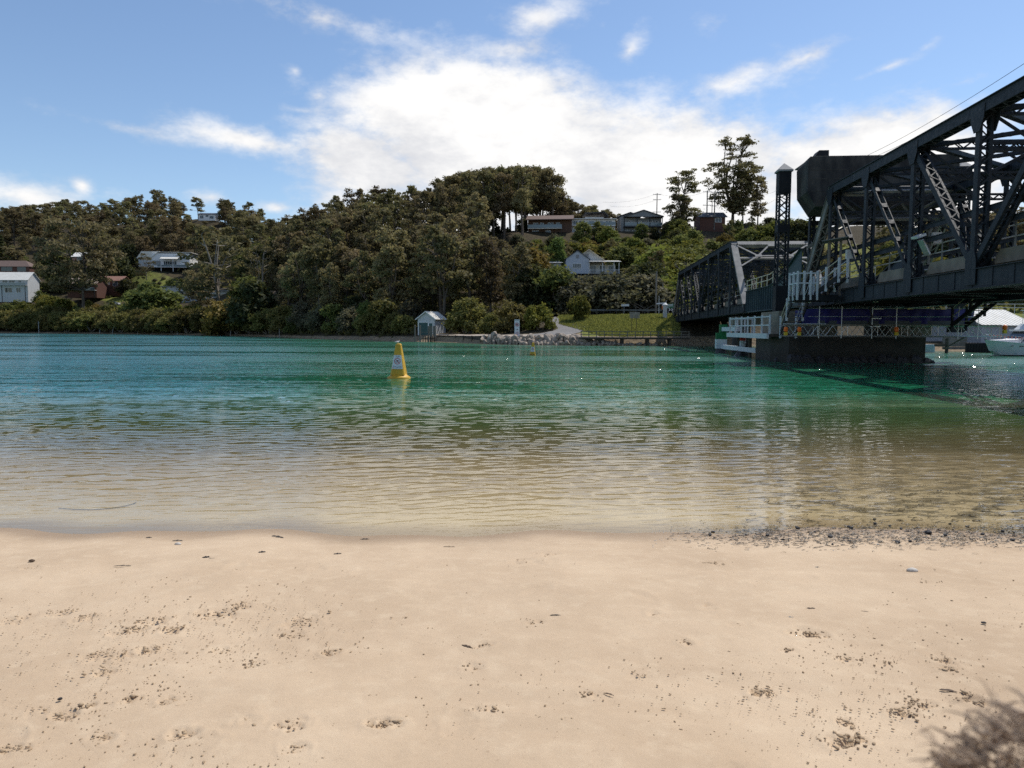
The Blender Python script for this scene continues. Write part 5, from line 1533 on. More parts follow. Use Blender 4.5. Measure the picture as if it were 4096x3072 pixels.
def house_long():
    Y = 300.0; m = PX(Y); x0 = P(652, 1318, Y).x; z = P(652, 1214, Y).z
    rt = root('house', (x0, Y, z), 'long low pale grey building with flat roof half hidden by mangroves', 'house', None, R(-4))
    W = 290 * m
    walls(rt, 0, 122 * m, 0, 9, -2, 66 * m, M['pale_wall'])
    walls(rt, 122 * m, W, .8, 9, -2, 48 * m, M['pale_wall'])
    MB().box(-.5, 122 * m, -.6, 9.4, 66 * m, 68 * m).build('roof', M['grey_wall'], rt)
    MB().box(122 * m, W + .4, -.4, 9.4, 48 * m, 51 * m).build('roof', M['grey_wall'], rt)
    window(rt, 60 * m, 90 * m, 32 * m, 50 * m, 0, 'galv', 'glass', 1)
    window(rt, 170 * m, 260 * m, 26 * m, 40 * m, .8, 'galv', 'glass', 4)
    window(rt, 180 * m, 220 * m, 4 * m, 16 * m, .8, 'galv', 'glass', 2)
    for f in (.3, .6, .9): FOOT.append((x0 + W * f, Y + 4, 7))
house_long()
# behind the near truss
simple_house(3355, 3440, 985, 925, 905, 240, 'cream house with gabled upper floor seen between the truss posts', 'offwhite', 'roof_cream', [(3400, 3420, 930, 945), (3395, 3430, 955, 972)], lower=3, depth=7)
simple_house(3890, 3965, 1000, 945, 925, 150, 'dark gabled house front seen through the near truss panel', 'grey_wall', 'roof_grey', [(3900, 3912, 950, 975), (3925, 3940, 950, 975)], lower=4, depth=7, axis='y')
def big_shed():
    Y = 84.0; a = P(3870, 1318, Y); z = 1.0
    rt = root('boat_house', (a.x + 1.6, Y, z), 'big grey-walled shed with broad pale gabled roof behind the cruiser', 'shed', None, R(24))
    W, D, H, Rg = 9.5, 7.5, 1.95, 3.75
    walls(rt, 0, W, 0, D, -1, H, M['shed_grey'], gable=Rg - .06, axis='x')
    gable_roof(rt, 0, W, 0, D, H, Rg, M['roof_white'], 'x', .3, .08, ribs=14)
    FOOT.append((a.x + 5, Y + 5, 8))
M['shed_grey'] = pm('shed_grey_wall', (.30, .31, .34), (.36, .37, .40), 2, .7)
big_shed()
# ================================================================== planting
SECT = [(-9999, 160, 'above the white-roofed house at the far left'), (160, 520, 'behind the red brick houses at left'), (520, 800, 'above the white house on stilts'),
        (800, 1140, 'right of the white house on stilts'), (1140, 1400, 'at the left end of the central wood'), (1400, 1650, 'in the central wood left of the boat shed'),
        (1650, 1830, 'in the wood above the boat shed'), (1830, 2140, 'in the wood left of the two-storey brick house'), (2140, 2370, 'around the pale blue cottage'),
        (2370, 2700, 'below the grey twin-gabled house'), (2700, 3120, 'behind the far truss'), (3120, 9999, 'behind the near truss')]
ORDW = ['first', 'second', 'third', 'fourth', 'fifth', 'sixth', 'seventh', 'eighth', 'ninth', 'tenth', 'eleventh', 'twelfth', 'thirteenth', 'fourteenth', 'fifteenth', 'sixteenth', 'seventeenth', 'eighteenth', 'nineteenth', 'twentieth'] + ['twenty-' + t for t in ('first', 'second', 'third', 'fourth', 'fifth', 'sixth', 'seventh', 'eighth', 'ninth')] + ['thirtieth'] + ['thirty-' + t for t in ('first', 'second', 'third', 'fourth', 'fifth', 'sixth', 'seventh', 'eighth', 'ninth')]
TONE = {'gum': 'brown-green gum tree', 'ridge': 'bare-trunked gum tree', 'open': 'open-crowned gum tree', 'spread': 'spreading gum tree', 'airy': 'thin pale-stemmed gum tree', 'mangrove': 'low olive mangrove',
        'green': 'mid-green garden tree', 'lime': 'lime-green shrub', 'yellow': 'yellowish shrub', 'grey': 'grey-green bush', 'dark': 'dark green tree', 'poplar': 'pale green poplar', 'pine': 'dark whorled pine'}
USED = set()
def plant(items, group):
    cells = {}
    for it in items:
        px, ty, sky, k, g, h, ws, rz, name = it
        sec = next(i for i, s in enumerate(SECT) if s[0] <= px < s[1])
        row = 'on the skyline' if ty - sky < 22 else 'high on the slope' if ty < sky + 110 else 'mid-slope' if ty < sky + 240 else 'low on the slope' if ty < 1180 else 'near the foot of the slope'
        if k.startswith('mangrove'): row = 'at the waterline'
        cells.setdefault((sec, row, k.rstrip('0123456789')), []).append(it)
    for (sec, row, kk), its in cells.items():
        its.sort(key=lambda t: t[0])
        for n, (px, ty, sky, k, g, h, ws, rz, name) in enumerate(its):
            o = 'only such' if len(its) == 1 else ORDW[min(n, 38)] + ' from left'
            lab = '%s %s, %s, %s' % (TONE[kk], row, SECT[sec][2].replace('at the far left', 'far left'), o)
            if len(lab.split()) > 15: lab = '%s %s %s, %s' % (TONE[kk], row.replace(' of the slope', '').replace(' on the slope', ''), SECT[sec][2].replace('at the ', '').replace('the ', ''), o)
            lab = lab.replace('in the wood left of the two-storey brick house', 'left of the two-storey brick house') if len(lab.split()) > 15 else lab
            lab0 = lab; q = 0
            while lab in USED:
                q += 1; lab = lab0 + (', slimmer' if ws < 1.1 else ', broader') if q == 1 else lab0 + ', ' + ('taller', 'shorter', 'paler', 'darker', 'rear', 'front', 'middle')[(q - 2) % 7] + (' one' if q > 8 else '')
                if q > 15: break
            if len(lab.split()) > 16: lab = lab.replace('two-storey ', '').replace('bare-trunked ', 'tall ')
            USED.add(lab)
            tree(k, name, g - Vector((0, 0, .2)), h, ws, rz, lab, 'shrub' if kk in ('lime', 'yellow', 'grey') else 'mangrove' if kk == 'mangrove' else 'tree', group)
# trees that stand out
tree_at('open0', 'tall_gum_tree', 2715, 208, 668, 'tall gum with layered open crown rising above the grey house', 1.3)
tree_at('gum1', 'gum_tree', 2700, 203, 770, 'dense gum filling the space under the layered gum crown', 1.15)
tree_at('open1', 'tall_gum_tree', 2920, 222, 548, 'tallest gum, open crown against the white cloud left of the tower', 1.3)
tree_at('gum5', 'gum_tree', 2960, 220, 690, 'dark dense gum at the foot of the tallest gum', .95)
tree_at('gum4', 'gum_tree', 3020, 226, 700, 'dense gum leaning beside the tallest gum', 1.0)
tree_at('green0', 'garden_tree', 2702, 200, 868, 'dense green tree at the foot of the layered gum', 1.1)
tree_at('gum2', 'gum_tree', 805, 446, 784, 'lone round-headed gum on the skyline beside the white box house', 1.25)
tree_at('spread', 'gum_tree', 335, 300, 868, 'big dark spreading gum in front of the brick houses', 1.0)
tree_at('airy', 'gum_tree', 905, 236, 905, 'pale-limbed gum with forked trunk above the mangroves', 1.25)
tree_at('airy', 'gum_tree', 1050, 232, 950, 'straight pale-trunked gum by the bare earth bank', .8)
tree_at('airy', 'gum_tree', 600, 330, 1012, 'slender weeping tree in front of the white house on stilts', .9)
tree_at('spread', 'gum_tree', 800, 260, 1075, 'low spreading dark tree leaning before the long pale building', .9)
tree_at('green1', 'garden_tree', 605, 282, 1118, 'large rounded glossy tree in front of the long pale building', 1.45)
tree_at('dark0', 'garden_tree', 1010, 214, 1108, 'dark conical bush with yellow top right of the pale building', .9)
tree_at('yellow0', 'garden_tree', 905, 222, 1180, 'golden-leaved bush above the mangroves', 1.3)
tree_at('pine', 'pine_tree', 12, 374, 935, 'dark island pine behind the houses at the far left', 1.0)
tree_at('gum2', 'gum_tree', 65, 372, 985, 'flat-domed tree behind the far left brick house', 1.4)
tree_at('poplar', 'poplar_tree', 2232, 172, 935, 'soft pale green poplar left of the pale blue cottage', 1.15)
tree_at('yellow0', 'garden_tree', 2110, 165, 965, 'large golden-green tree left of the poplar', 1.15)
tree_at('green0', 'garden_tree', 2225, 140, 1048, 'round lime-lit tree below the cottage front', 1.0)
tree_at('dark1', 'garden_tree', 2120, 142, 1040, 'dark tree beside the small white annex', .9)
tree_at('grey0', 'garden_shrub', 2420, 136, 1080, 'broad grey-green bush mass under the veranda', 1.45, 'shrub')
tree_at('grey1', 'garden_shrub', 2330, 138, 1090, 'grey-green bush right below the cottage stilts', 1.1, 'shrub')
tree_at('grey1', 'garden_shrub', 2580, 138, 1085, 'grey-green bush mass left of the road sign', 1.35, 'shrub')
tree_at('lime0', 'garden_shrub', 2318, 123.5, 1172, 'bright lime-green bush standing by the driveway', .78, 'shrub')
tree_at('lime1', 'garden_shrub', 2158, 118, 1200, 'lime-green rounded bush at the left side of the driveway', .95, 'shrub')
tree_at('lime1', 'garden_shrub', 2680, 140, 1075, 'lime-green bush beside the left end of the far truss', 1.2, 'shrub')
tree_at('lime0', 'garden_shrub', 2640, 150, 1060, 'lime-green bush behind the road sign poles', 1.1, 'shrub')
for px_, Y_, t_, k_, lab_ in ((2325, 203, 880, 'green0', 'round green tree covering the corner between brick and white ridge houses'), (2395, 204, 878, 'green1', 'green tree before the right part of the white ridge house'), (2425, 201, 900, 'lime1', 'light green tree left of the grey house'),
                              (2560, 203, 888, 'green0', 'green tree before the middle of the grey house'), (2610, 200, 905, 'dark1', 'dark tree before the right end of the grey house'), (2210, 198, 930, 'grey0', 'grey-green shrub below the brick house balcony'), (2520, 190, 945, 'grey1', 'grey shrub under the grey house')):
    tree_at(k_, 'garden_tree', px_, Y_, t_, lab_, 1.0)
for px_, Y_, t_, k_, lab_ in ((1968, 219, 800, 'gum1', 'dense gum closing the left side of the trunk gap on the ridge'), (2088, 214, 868, 'dark1', 'dark bush at the left corner of the two-storey brick house'), (2030, 216, 905, 'green1', 'low bush under the bare trunks on the ridge'), (1990, 214, 900, 'dark0', 'low dark bush left under the bare trunks on the ridge')):
    tree_at(k_, 'garden_tree', px_, Y_, t_, lab_, 1.0)
# a bare tree
def bare_tree(px, Y, top, label):
    rnd = random.Random(3); g = GP(px, Y); h = top_h(px, Y, top)
    rt = root('bare_tree', g, label, 'tree'); mb = MB()
    def grow(p, d, L, r, n):
        q = p + d * L; limb(mb, p, q, r, r * .6, rnd, .08, 3, 5)
        if n > 0:
            for k in range(3 if n > 1 else 4):
                nd = (d + Vector((rnd.uniform(-1, 1), rnd.uniform(-.6, .6), rnd.uniform(-.1, .6))) * .75).normalized(); grow(q if k else p.lerp(q, .75), nd, L * rnd.uniform(.55, .8), r * .55, n - 1)
    grow(Vector((0, 0, -.3)), Vector((0, 0, 1)), h * .36, .17, 4)
    mb.build('trunk', M['bark_pale'], rt)
bare_tree(2752, 146, 1025, 'bare leafless grey tree left of the far truss portal')
# the wood and the gardens
W1 = ['gum0', 'gum1', 'gum2', 'gum3', 'gum4', 'gum5']
plant(scatter('wood', 1150, 2075, 16, 100, 7.0, W1, (14, 21), 101, 'gum_tree', maxn=125, wr=(.9, 1.2), accept=lambda px, o: px < 1800 or o > 30), 'gum trees of the central wood')
plant(scatter('ridge', 1760, 2105, 94, 119, 4.4, ['ridge0', 'ridge1'], (17, 25), 102, 'gum_tree', maxn=44, wr=(.85, 1.1), lift=.5), 'bare-trunked gums on the ridge')
plant(scatter('ridge2', 2090, 2250, 120, 134, 4.4, ['ridge0', 'ridge1'], (20, 27), 112, 'gum_tree', maxn=14, wr=(.9, 1.15), lift=.5), 'gums behind the two-storey brick house')
plant(scatter('ridge3', 2255, 2460, 124, 140, 5, ['gum2', 'gum5'], (12, 18), 113, 'gum_tree', maxn=9, wr=(1.1, 1.3), lift=.3), 'domed gums behind the white ridge house')
plant(scatter('under', 2070, 2720, 76, 106, 3.6, ['green0', 'green1', 'dark0', 'lime1', 'grey0', 'yellow0', 'green0'], (2.6, 5), 114, 'garden_shrub', maxn=60, wr=(1.1, 1.5)), 'shrubs on the slope below the ridge houses')
plant(scatter('hill', -160, 1150, 105, 235, 10.2, W1, (14, 22), 103, 'gum_tree', maxn=160, wr=(1.1, 1.4)), 'gum trees of the left hill')
plant(scatter('mid', -120, 1140, 30, 104, 9.0, ['gum1', 'gum5', 'green0', 'green1', 'dark0', 'dark1', 'airy'], (7, 15), 104, 'garden_tree', maxn=46), 'garden trees on the left slope')
plant(scatter('mangrove', -110, 1135, 2.0, 15, 5.4, ['mangrove0', 'mangrove1', 'mangrove2'], (6.5, 9.0), 105, 'mangrove', maxn=70, wr=(1.0, 1.25)), 'mangroves along the left shore')
plant(scatter('limes', -60, 1100, 15, 32, 6.5, ['lime0', 'lime1', 'green1', 'yellow0'], (5, 8), 106, 'garden_shrub', maxn=34), 'shrubs behind the mangroves')
plant(scatter('front', 1150, 2170, 5, 17, 4.6, ['dark0', 'mangrove0', 'mangrove1', 'grey0', 'green0'], (4, 8), 107, 'garden_shrub', maxn=44, accept=lambda px, o: px < 1640 or (px > 1830 and o > 13)), 'undergrowth trees at the edge of the wood')
plant(scatter('garden', 2130, 3120, 33, 106, 6.0, ['green0', 'green1', 'dark0', 'dark1', 'lime0', 'lime1', 'grey0', 'yellow0', 'gum5', 'gum1'], (4.5, 9.5), 108, 'garden_tree', maxn=110, wr=(1.0, 1.3)), 'garden trees on the right slope')
plant(scatter('behind', 3120, 4500, 44, 170, 8.5, ['green0', 'gum1', 'gum5', 'dark1', 'lime1', 'gum2', 'green1'], (6, 13), 109, 'garden_tree', maxn=70, wr=(1.0, 1.3)), 'trees behind the bridge')
plant(scatter('rcluster', 3540, 4250, 60, 130, 7, ['gum2', 'gum5', 'gum4'], (14, 19), 110, 'gum_tree', maxn=16), 'tall gums behind the near truss')

plant(scatter('rough', 520, 800, 74, 98, 2.6, ['grey0', 'lime1', 'green0', 'dark0', 'lime0', 'grey1'], (.9, 2.0), 118, 'garden_shrub', maxn=40, wr=(1.1, 1.6), lift=1.0), 'low shrubs on the slope below the white house on stilts')
# low undergrowth over the slopes, too dense to count
def undergrowth():
    rng = np.random.default_rng(7); C = []
    for (px0, px1, o0, o1, n) in ((1120, 2160, 3, 118, 2600), (-150, 1130, 14, 200, 2600), (2120, 3200, 26, 120, 1500), (3200, 4500, 30, 150, 900)):
        px = rng.uniform(px0, px1, n); u = (px - 2048) / FPX; o = o0 + (o1 - o0) * rng.random(n) ** 1.2; Y = shoreY(u) + o
        ok = np.ones(n, bool)
        for (x0, x1, y0, y1, yd) in CLEAR: ok &= ~((px > x0 - 10) & (px < x1 + 10) & (Y < yd + 3) & (Y > yd - 30))
        ok &= ~((px > 1660) & (px < 2340) & (o < 15)) & ~((px > 2230) & (px < 2720) & (o < 27))
        px, Y = px[ok], Y[ok]; X = (px - 2048) / FPX * Y
        C.append(np.stack([X, Y, land(X / Y, Y) + .25], -1))
    C = np.concatenate(C)
    r = rng.uniform(.5, 1.3, len(C))
    V, F = leaves(C, np.stack([r * 1.2, r * 1.2, r * .8], -1), [13] * len(C), .62, rng, drop=.2)
    numpy_mesh('undergrowth', V, F, LM['undergrowth'], False, 'stuff')
LM['undergrowth'] = leaf_material('undergrowth_leaf', (.050, .048, .018), (.110, .100, .036))
undergrowth()
def grass_bank():
    rng = np.random.default_rng(9); n = 26000
    px = rng.uniform(2235, 2715, n); u = (px - 2048) / FPX; o = rng.uniform(2.6, 25, n); Y = shoreY(u) + o
    ok = ~((px < 2390) & (o < 15.5) & (px < 2235 + (15.5 - o) * 16)) 
    px, Y, u = px[ok], Y[ok], u[ok]; X = u * Y; Z = land(u, Y); n = len(X)
    a = rng.uniform(0, 6.28, n); h = rng.uniform(.12, .38, n); wd = rng.uniform(.05, .12, n)
    lean = rng.normal(size=(n, 2)) * .12
    B0 = np.stack([X - np.cos(a) * wd, Y - np.sin(a) * wd, Z - .02], -1); B1 = np.stack([X + np.cos(a) * wd, Y + np.sin(a) * wd, Z - .02], -1)
    T1 = np.stack([X + np.cos(a) * wd * .3 + lean[:, 0], Y + np.sin(a) * wd * .3 + lean[:, 1], Z + h], -1); T0 = np.stack([X - np.cos(a) * wd * .3 + lean[:, 0], Y - np.sin(a) * wd * .3 + lean[:, 1], Z + h], -1)
    V = np.stack([B0, B1, T1, T0], 1).reshape(-1, 3)
    o_ = numpy_mesh('grass', V, np.arange(4 * n).reshape(-1, 4), LM['grass'], False, 'stuff')
LM['grass'] = leaf_material('grass_blade', (.15, .17, .034), (.26, .25, .07), .45)
grass_bank()
# ================================================================== the far foreshore
def text_mesh(body, size, mat, parent, loc, rot, name='lettering', depth=.004, align='CENTER'):
    """flat lettering built as a mesh and parented as a part"""
    cu = bpy.data.curves.new('txt', 'FONT'); cu.body = body; cu.size = size; cu.align_x = align; cu.align_y = 'CENTER'; cu.extrude = depth
    tmp = bpy.data.objects.new('txt', cu); COL.objects.link(tmp)
    bpy.context.view_layer.update()
    dg = bpy.context.evaluated_depsgraph_get()
    me = bpy.data.meshes.new_from_object(tmp.evaluated_get(dg))
    bpy.data.objects.remove(tmp); bpy.data.curves.remove(cu)
    me.materials.clear(); me.materials.append(mat)
    o = bpy.data.objects.new(name, me); COL.objects.link(o)
    o.parent = parent; o.location = loc; o.rotation_euler = rot
    return o
def ring(mb, c, r0, r1, y0, y1, n=28, a0=0, a1=2 * math.pi):
    """flat ring in the x-z plane between y0 and y1"""
    vs, fs = [], []
    for k in range(n):
        a = a0 + (a1 - a0) * k / n
        for r in (r0, r1):
            for y in (y0, y1): vs.append((c[0] + r * math.cos(a), y, c[1] + r * math.sin(a)))
    for k in range(n):
        i, j = 4 * k, 4 * ((k + 1) % n)
        fs += [(i, j, j + 2, i + 2), (i + 1, i + 3, j + 3, j + 1), (i + 2, j + 2, j + 3, i + 3), (i, i + 1, j + 1, j)]
    return mb.add(vs, fs)

# boulders of the rock wall
def boulders():
    meshes = []
    for i in range(8):
        rnd = random.Random(300 + i); bm = bmesh.new()
        bmesh.ops.create_icosphere(bm, subdivisions=2, radius=1.0)
        cuts = [(Vector((rnd.gauss(0, 1), rnd.gauss(0, 1), rnd.gauss(0, 1))).normalized(), rnd.uniform(.45, .8)) for _ in range(11)]
        for v in bm.verts:
            for n, d in cuts:
                e = v.co.dot(n) - d
                if e > 0: v.co -= n * e * .95
            v.co += Vector((rnd.uniform(-1, 1), rnd.uniform(-1, 1), rnd.uniform(-1, 1))) * .03
        me = bpy.data.meshes.new('boulder'); bm.to_mesh(me); bm.free(); me.materials.append(M['rock']); meshes.append(me)
    rnd = random.Random(77); cells = {}
    spots = []
    for row, (o, z, s0, s1, n, a, b) in enumerate(((-.25, .12, .32, .66, 46, 1935, 2640), (.45, .50, .42, .85, 38, 1930, 2480), (1.0, .92, .42, .92, 28, 1940, 2420))):
        for k in range(n):
            px = a + (b - a) * (k + rnd.uniform(-.3, .3)) / n
            Y = float(shoreY((px - 2048) / FPX)) + o + rnd.uniform(-.2, .2); s = rnd.uniform(s0, s1) * (1 if px < 2350 else .72)
            spots.append((px, Y, z * (1 if px < 2350 else .8) + rnd.uniform(-.08, .08), s, row))
    spots.sort(key=lambda t: t[0])
    cnt = {}
    rowname = ['bottom row', 'middle row', 'top row']
    for px, Y, z, s, row in spots:
        o = bpy.data.objects.new('boulder', rnd.choice(meshes)); COL.objects.link(o)
        o.location = (P(px, 1318, Y).x, Y, z); o.rotation_euler = (rnd.uniform(0, 6), rnd.uniform(0, 6), rnd.uniform(0, 6))
        o.scale = (s * rnd.uniform(1, 1.45), s, s * rnd.uniform(.7, 1))
        part = 'left of speed sign' if px < 2058 else 'between speed sign and jetty' if px < 2330 else 'under the jetty'
        cnt[row, part] = cnt.get((row, part), 0) + 1
        tag(o, 'pale %s boulder, %s of rock wall %s, %s from left' % ('large' if s > .55 else 'small', rowname[row], part, ORDW[cnt[row, part] - 1]), 'boulder', 'boulders of the rock wall')
boulders()
def foreshore():
    # timber retaining wall between shed and rocks
    a, b = P(1752, 1318, 131.0), P(1945, 1318, 113.5)
    d = (b - a); d.z = 0; L = d.length; ang = math.atan2(d.y, d.x)
    rt = root('retaining_wall', (a.x, a.y, 0), 'low dark timber retaining wall between the boat shed and the rocks', 'wall', None, ang)
    n = 13
    for k in range(n):
        MB().box(L * k / n + .02, L * (k + 1) / n - .02, -.08, .08, -.4, 1.12 + .04 * math.sin(k * 2)).build('plank', M['timber_dark'], rt)
    for k in range(6): MB().lathe([(.12, -.5), (.11, 1.2)], (L * (k + .5) / 6, -.18, 0), 8).build('pile', M['timber_dark'], rt)
    # paved apron behind it
    V, F = [], []
    ps = []
    for i in range(24):
        px = 1745 + (2300 - 1745) * i / 23; Y0 = float(shoreY((px - 2048) / FPX)) + 1.7; ps.append((px, Y0))
    for px, Y0 in ps:
        for o in (0, 2.5, 5.2):
            g = GP(px, Y0 + o); V.append((g.x, g.y, max(g.z, 1.12) + .03))
    F = [(3 * i + j, 3 * i + 3 + j, 3 * i + 4 + j, 3 * i + 1 + j) for i in range(23) for j in range(2)]
    o = MB().add(V, F).build('foreshore_track', M['gravel'], None); o['kind'] = 'structure'
    # driveway curving up from the track to the road
    ctr = [(2130, 4.2, 4.2), (2200, 6.0, 4.4), (2260, 8.6, 4.6), (2290, 11.5, 4.4), (2270, 14.5, 3.6), (2235, 17.0, 3.0), (2205, 20, 2.6), (2190, 24, 2.6)]
    V = []; n = 0
    pts = []
    for i in range(len(ctr) - 1):
        for f in np.linspace(0, 1, 6, endpoint=False): pts.append([ctr[i][k] * (1 - f) + ctr[i + 1][k] * f for k in range(3)])
    cs = [GP(px, float(shoreY((px - 2048) / FPX)) + o) for px, o, w_ in pts]
    for i, (px, o, w_) in enumerate(pts):
        t = (cs[min(i + 1, len(cs) - 1)] - cs[max(i - 1, 0)]); t.z = 0; t.normalize(); nn = Vector((-t.y, t.x, 0))
        for s in (-1, -.5, 0, .5, 1):
            q = cs[i] + nn * (s * w_ / 2); V.append((q.x, q.y, ground(q.x, q.y) + .07))
    F = [(5 * i + j, 5 * i + 5 + j, 5 * i + 6 + j, 5 * i + 1 + j) for i in range(len(pts) - 1) for j in range(4)]
    o = MB().add(V, F).build('driveway', M['asphalt'], None); o['kind'] = 'structure'
    # road on the embankment and onto the bridge
    V = []
    for i in range(30):
        px = 2180 + (2740 - 2180) * i / 29
        for o in (25.5, 28, 31):
            g = GP(px, float(shoreY((px - 2048) / FPX)) + o); V.append((g.x, g.y, 4.95 + .002 * (px - 2740) / 10))
    F = [(3 * i + j, 3 * i + 3 + j, 3 * i + 4 + j, 3 * i + 1 + j) for i in range(29) for j in range(2)]
    o = MB().add(V, F).build('road', M['asphalt'], None); o['kind'] = 'structure'
    V = [tuple(Bw(e, s, 4.9 + .0 * s)) for s in (125.5, 129, 134) for e in (17.6, 21, 24.5)]
    o = MB().add(V, [(3 * i + j, 3 * i + 3 + j, 3 * i + 4 + j, 3 * i + 1 + j) for i in range(2) for j in range(2)]).build('road', M['asphalt'], None); o['kind'] = 'structure'
    # guard rail at the road edge
    rt = root('guard_rail', GP(2340, 128), 'low steel guard rail along the road above the grass bank', 'guard rail')
    for i in range(12):
        p, q = [GP(2335 + 26 * k, float(shoreY((2335 + 26 * k - 2048) / FPX)) + 24.2) for k in (i, i + 1)]
        z = 5.0
        l = rt.location
        MB().bar(Vector((p.x, p.y, z + .62)) - l, Vector((q.x, q.y, z + .62)) - l, .05, .28).build('beam', M['galv_dull'], rt, off=(0, 0, 0))
        MB().box(p.x - l.x - .06, p.x - l.x + .06, p.y - l.y, p.y - l.y + .12, -1.0 + z - l.z, z + .75 - l.z).build('post', M['timber_dark'], rt, off=(0, 0, 0))
foreshore()
def jetty():
    a, b = P(2322, 1318, 103.5), P(2760, 1318, 104.2)
    rt = root('jetty', (a.x, a.y, 0), 'long low timber walkway with railing running from the rocks under the bridge', 'jetty', None, math.atan2(b.y - a.y, b.x - a.x))
    L = (b - a).length
    n = 40
    for k in range(n): MB().box(L * k / n + .015, L * (k + 1) / n - .015, 0, 1.5, 1.12, 1.17).build('plank', M['timber_grey'], rt)
    for y in (.1, 1.4): MB().box(0, L, y - .06, y + .06, .88, 1.118).build('bearer', M['timber_dark'], rt)
    for k in range(15):
        x = .1 + (L - .2) * k / 14
        MB().box(x - .05, x + .05, -.02, .08, 1.0, 2.02).build('rail_post', M['timber_grey'], rt)
    for z in (1.55, 1.97): MB().box(0, L, -.04, .02, z - .045, z + .045).build('rail', M['timber_grey'], rt)
    for x in (2.8, 6.0, 9.6, 12.8): MB().box(x - .18, x + .18, .2, 1.3, -1, .88).build('pile', M['timber_dark'], rt)
jetty()
def shed_piles():
    for px, Y, top, w_, lab in ((1660, 129.5, 1300, .30, 'leftmost grey timber pile in the water before the boat shed'), (1680, 128.5, 1302, .30, 'second grey timber pile before the green shed door'), (1714, 128.8, 1304, .22, 'third timber pile, dark, before the shed door')):
        p = P(px, 1318, Y); t = P(px, top, Y).z
        mb = MB(); mb.lathe([(w_ / 2, -1), (w_ / 2 * .95, t - .05), (w_ / 2 * .6, t)], (0, 0, 0), 9)
        o = mb.build('timber_pile', M['timber_grey']); o.location = (p.x, Y, 0); tag(o, lab, 'pile')
    for px, lab in ((1724, 'left upright slab of the grey plank screen before the shed'), (1738, 'right upright slab of the grey plank screen before the shed')):
        p = P(px, 1318, 128.6); t = P(px, 1304, 128.6).z; rt = root('plank_screen', (p.x, 128.6, 0), lab, 'screen')
        for k in range(3): MB().box(-.27 + k * .18, -.10 + k * .18, -.05, .05, .9, t).build('plank', M['timber_grey'], rt)
        MB().box(-.1, .1, .06, .2, -1, t - .2).build('post', M['timber_dark'], rt)
    p = P(1686, 1318, 129.0)
    rt = root('slipway_frame', (p.x, 129.0, 0), 'dark timber slip frame with pale cross rail between the shed piles', 'frame')
    for k in range(5): MB().box(.2 + k * .42, .32 + k * .42, -.05, .05, -.8, 1.0).build('post', M['timber_dark'], rt)
    MB().box(-.2, 2.3, -.08, .0, 1.62, 1.72).build('rail', M['timber_grey'], rt)
    MB().box(0, 2.3, -.08, .0, .55, .68).build('rail', M['timber_dark'], rt)
shed_piles()

# ------------------------------------------------------------------ vehicles
def car(name, loc, rz, label, paint, tail_open=False, L=4.5, H=1.55, suv=True):
    rt = root(name, loc, label, 'car', None, rz)
    W = 1.8
    prof = [(-L / 2, .45), (-L / 2, .85), (-L / 2 + .15, 1.0), (-L * .22, 1.08), (L * .46, 1.08), (L / 2, .95), (L / 2, .4), (L / 2 - .3, .28), (-L / 2 + .3, .28)]
    mb = MB()
    rings = []
    for (y, k) in ((-W / 2, .94), (-W / 2 + .08, 1), (W / 2 - .08, 1), (W / 2, .94)):
        rings.append([(x * (.985 if k < 1 else 1), y, .3 + (z - .3) * k) for x, z in prof])
    mb.loft(rings); mb.build('body', paint, rt)
    cab = [(-L * .24, 1.06), (-L * .10, H - .04), (L * .02, H), (L * .34, H - .03), (L * .46, 1.06)]
    mb = MB(); mb.loft([[(x, y * (1 if z < 1.1 else .84), z) for x, z in cab] for y in (-W / 2 + .06, W / 2 - .06)]); mb.build('cabin', M['glass'], rt)
    mb = MB(); mb.loft([[(x, y * .84, z + .015) for x, z in ((-L * .09, H - .05), (L * .02, H), (L * .34, H - .02), (L * .36, H - .07))] for y in (-W / 2 + .06, W / 2 - .06)]); mb.build('roof', paint, rt)
    for x in (-L * .31, L * .31):
        for y in (-W / 2 + .05, W / 2 - .05):
            t = MB().tube([(x, y - .1, .33), (x, y + .1, .33)], .33, 16).build('wheel', M['black'], rt)
            MB().tube([(x, y - .115, .33), (x, y + .115, .33)], .19, 12).build('rim', M['galv'], t)
    for y in (-.6, .6):
        MB().box(-L / 2 - .02, -L / 2 + .06, y - .18, y + .18, .68, .84).build('headlight', M['white'], rt)
        MB().box(L / 2 - .05, L / 2 + .02, y - .14, y + .14, .7, .92).build('tail_light', M['red'], rt)
    if tail_open:
        MB().bar((L * .40, 0, H - .02), (L * .62, 0, H + .25), 1.5, .06).build('tailgate', paint, rt)
    return rt
M['car_dark'] = pm('dark_car_paint', (.012, .014, .025), None, 1, .3, 0, 0, spec=.5)
M['car_white'] = pm('white_car_paint', (.55, .56, .57), None, 1, .35, 0, 0, spec=.5)
g = GP(1893, 139.5); car('parked_car', (g.x, g.y, 1.32), R(4), 'dark car with raised tailgate parked under the trees beside the boat shed', M['car_dark'], True)
g = GP(462, 309); car('parked_car', (g.x, g.y, g.z + .05), R(176), 'white hatchback parked below the red brick house', M['car_white'])
g = GP(2352, 150); car('parked_car', (g.x, g.y, P(2352, 1142, 150).z), R(185), 'white car half hidden behind bushes below the cottage veranda', M['car_white'])
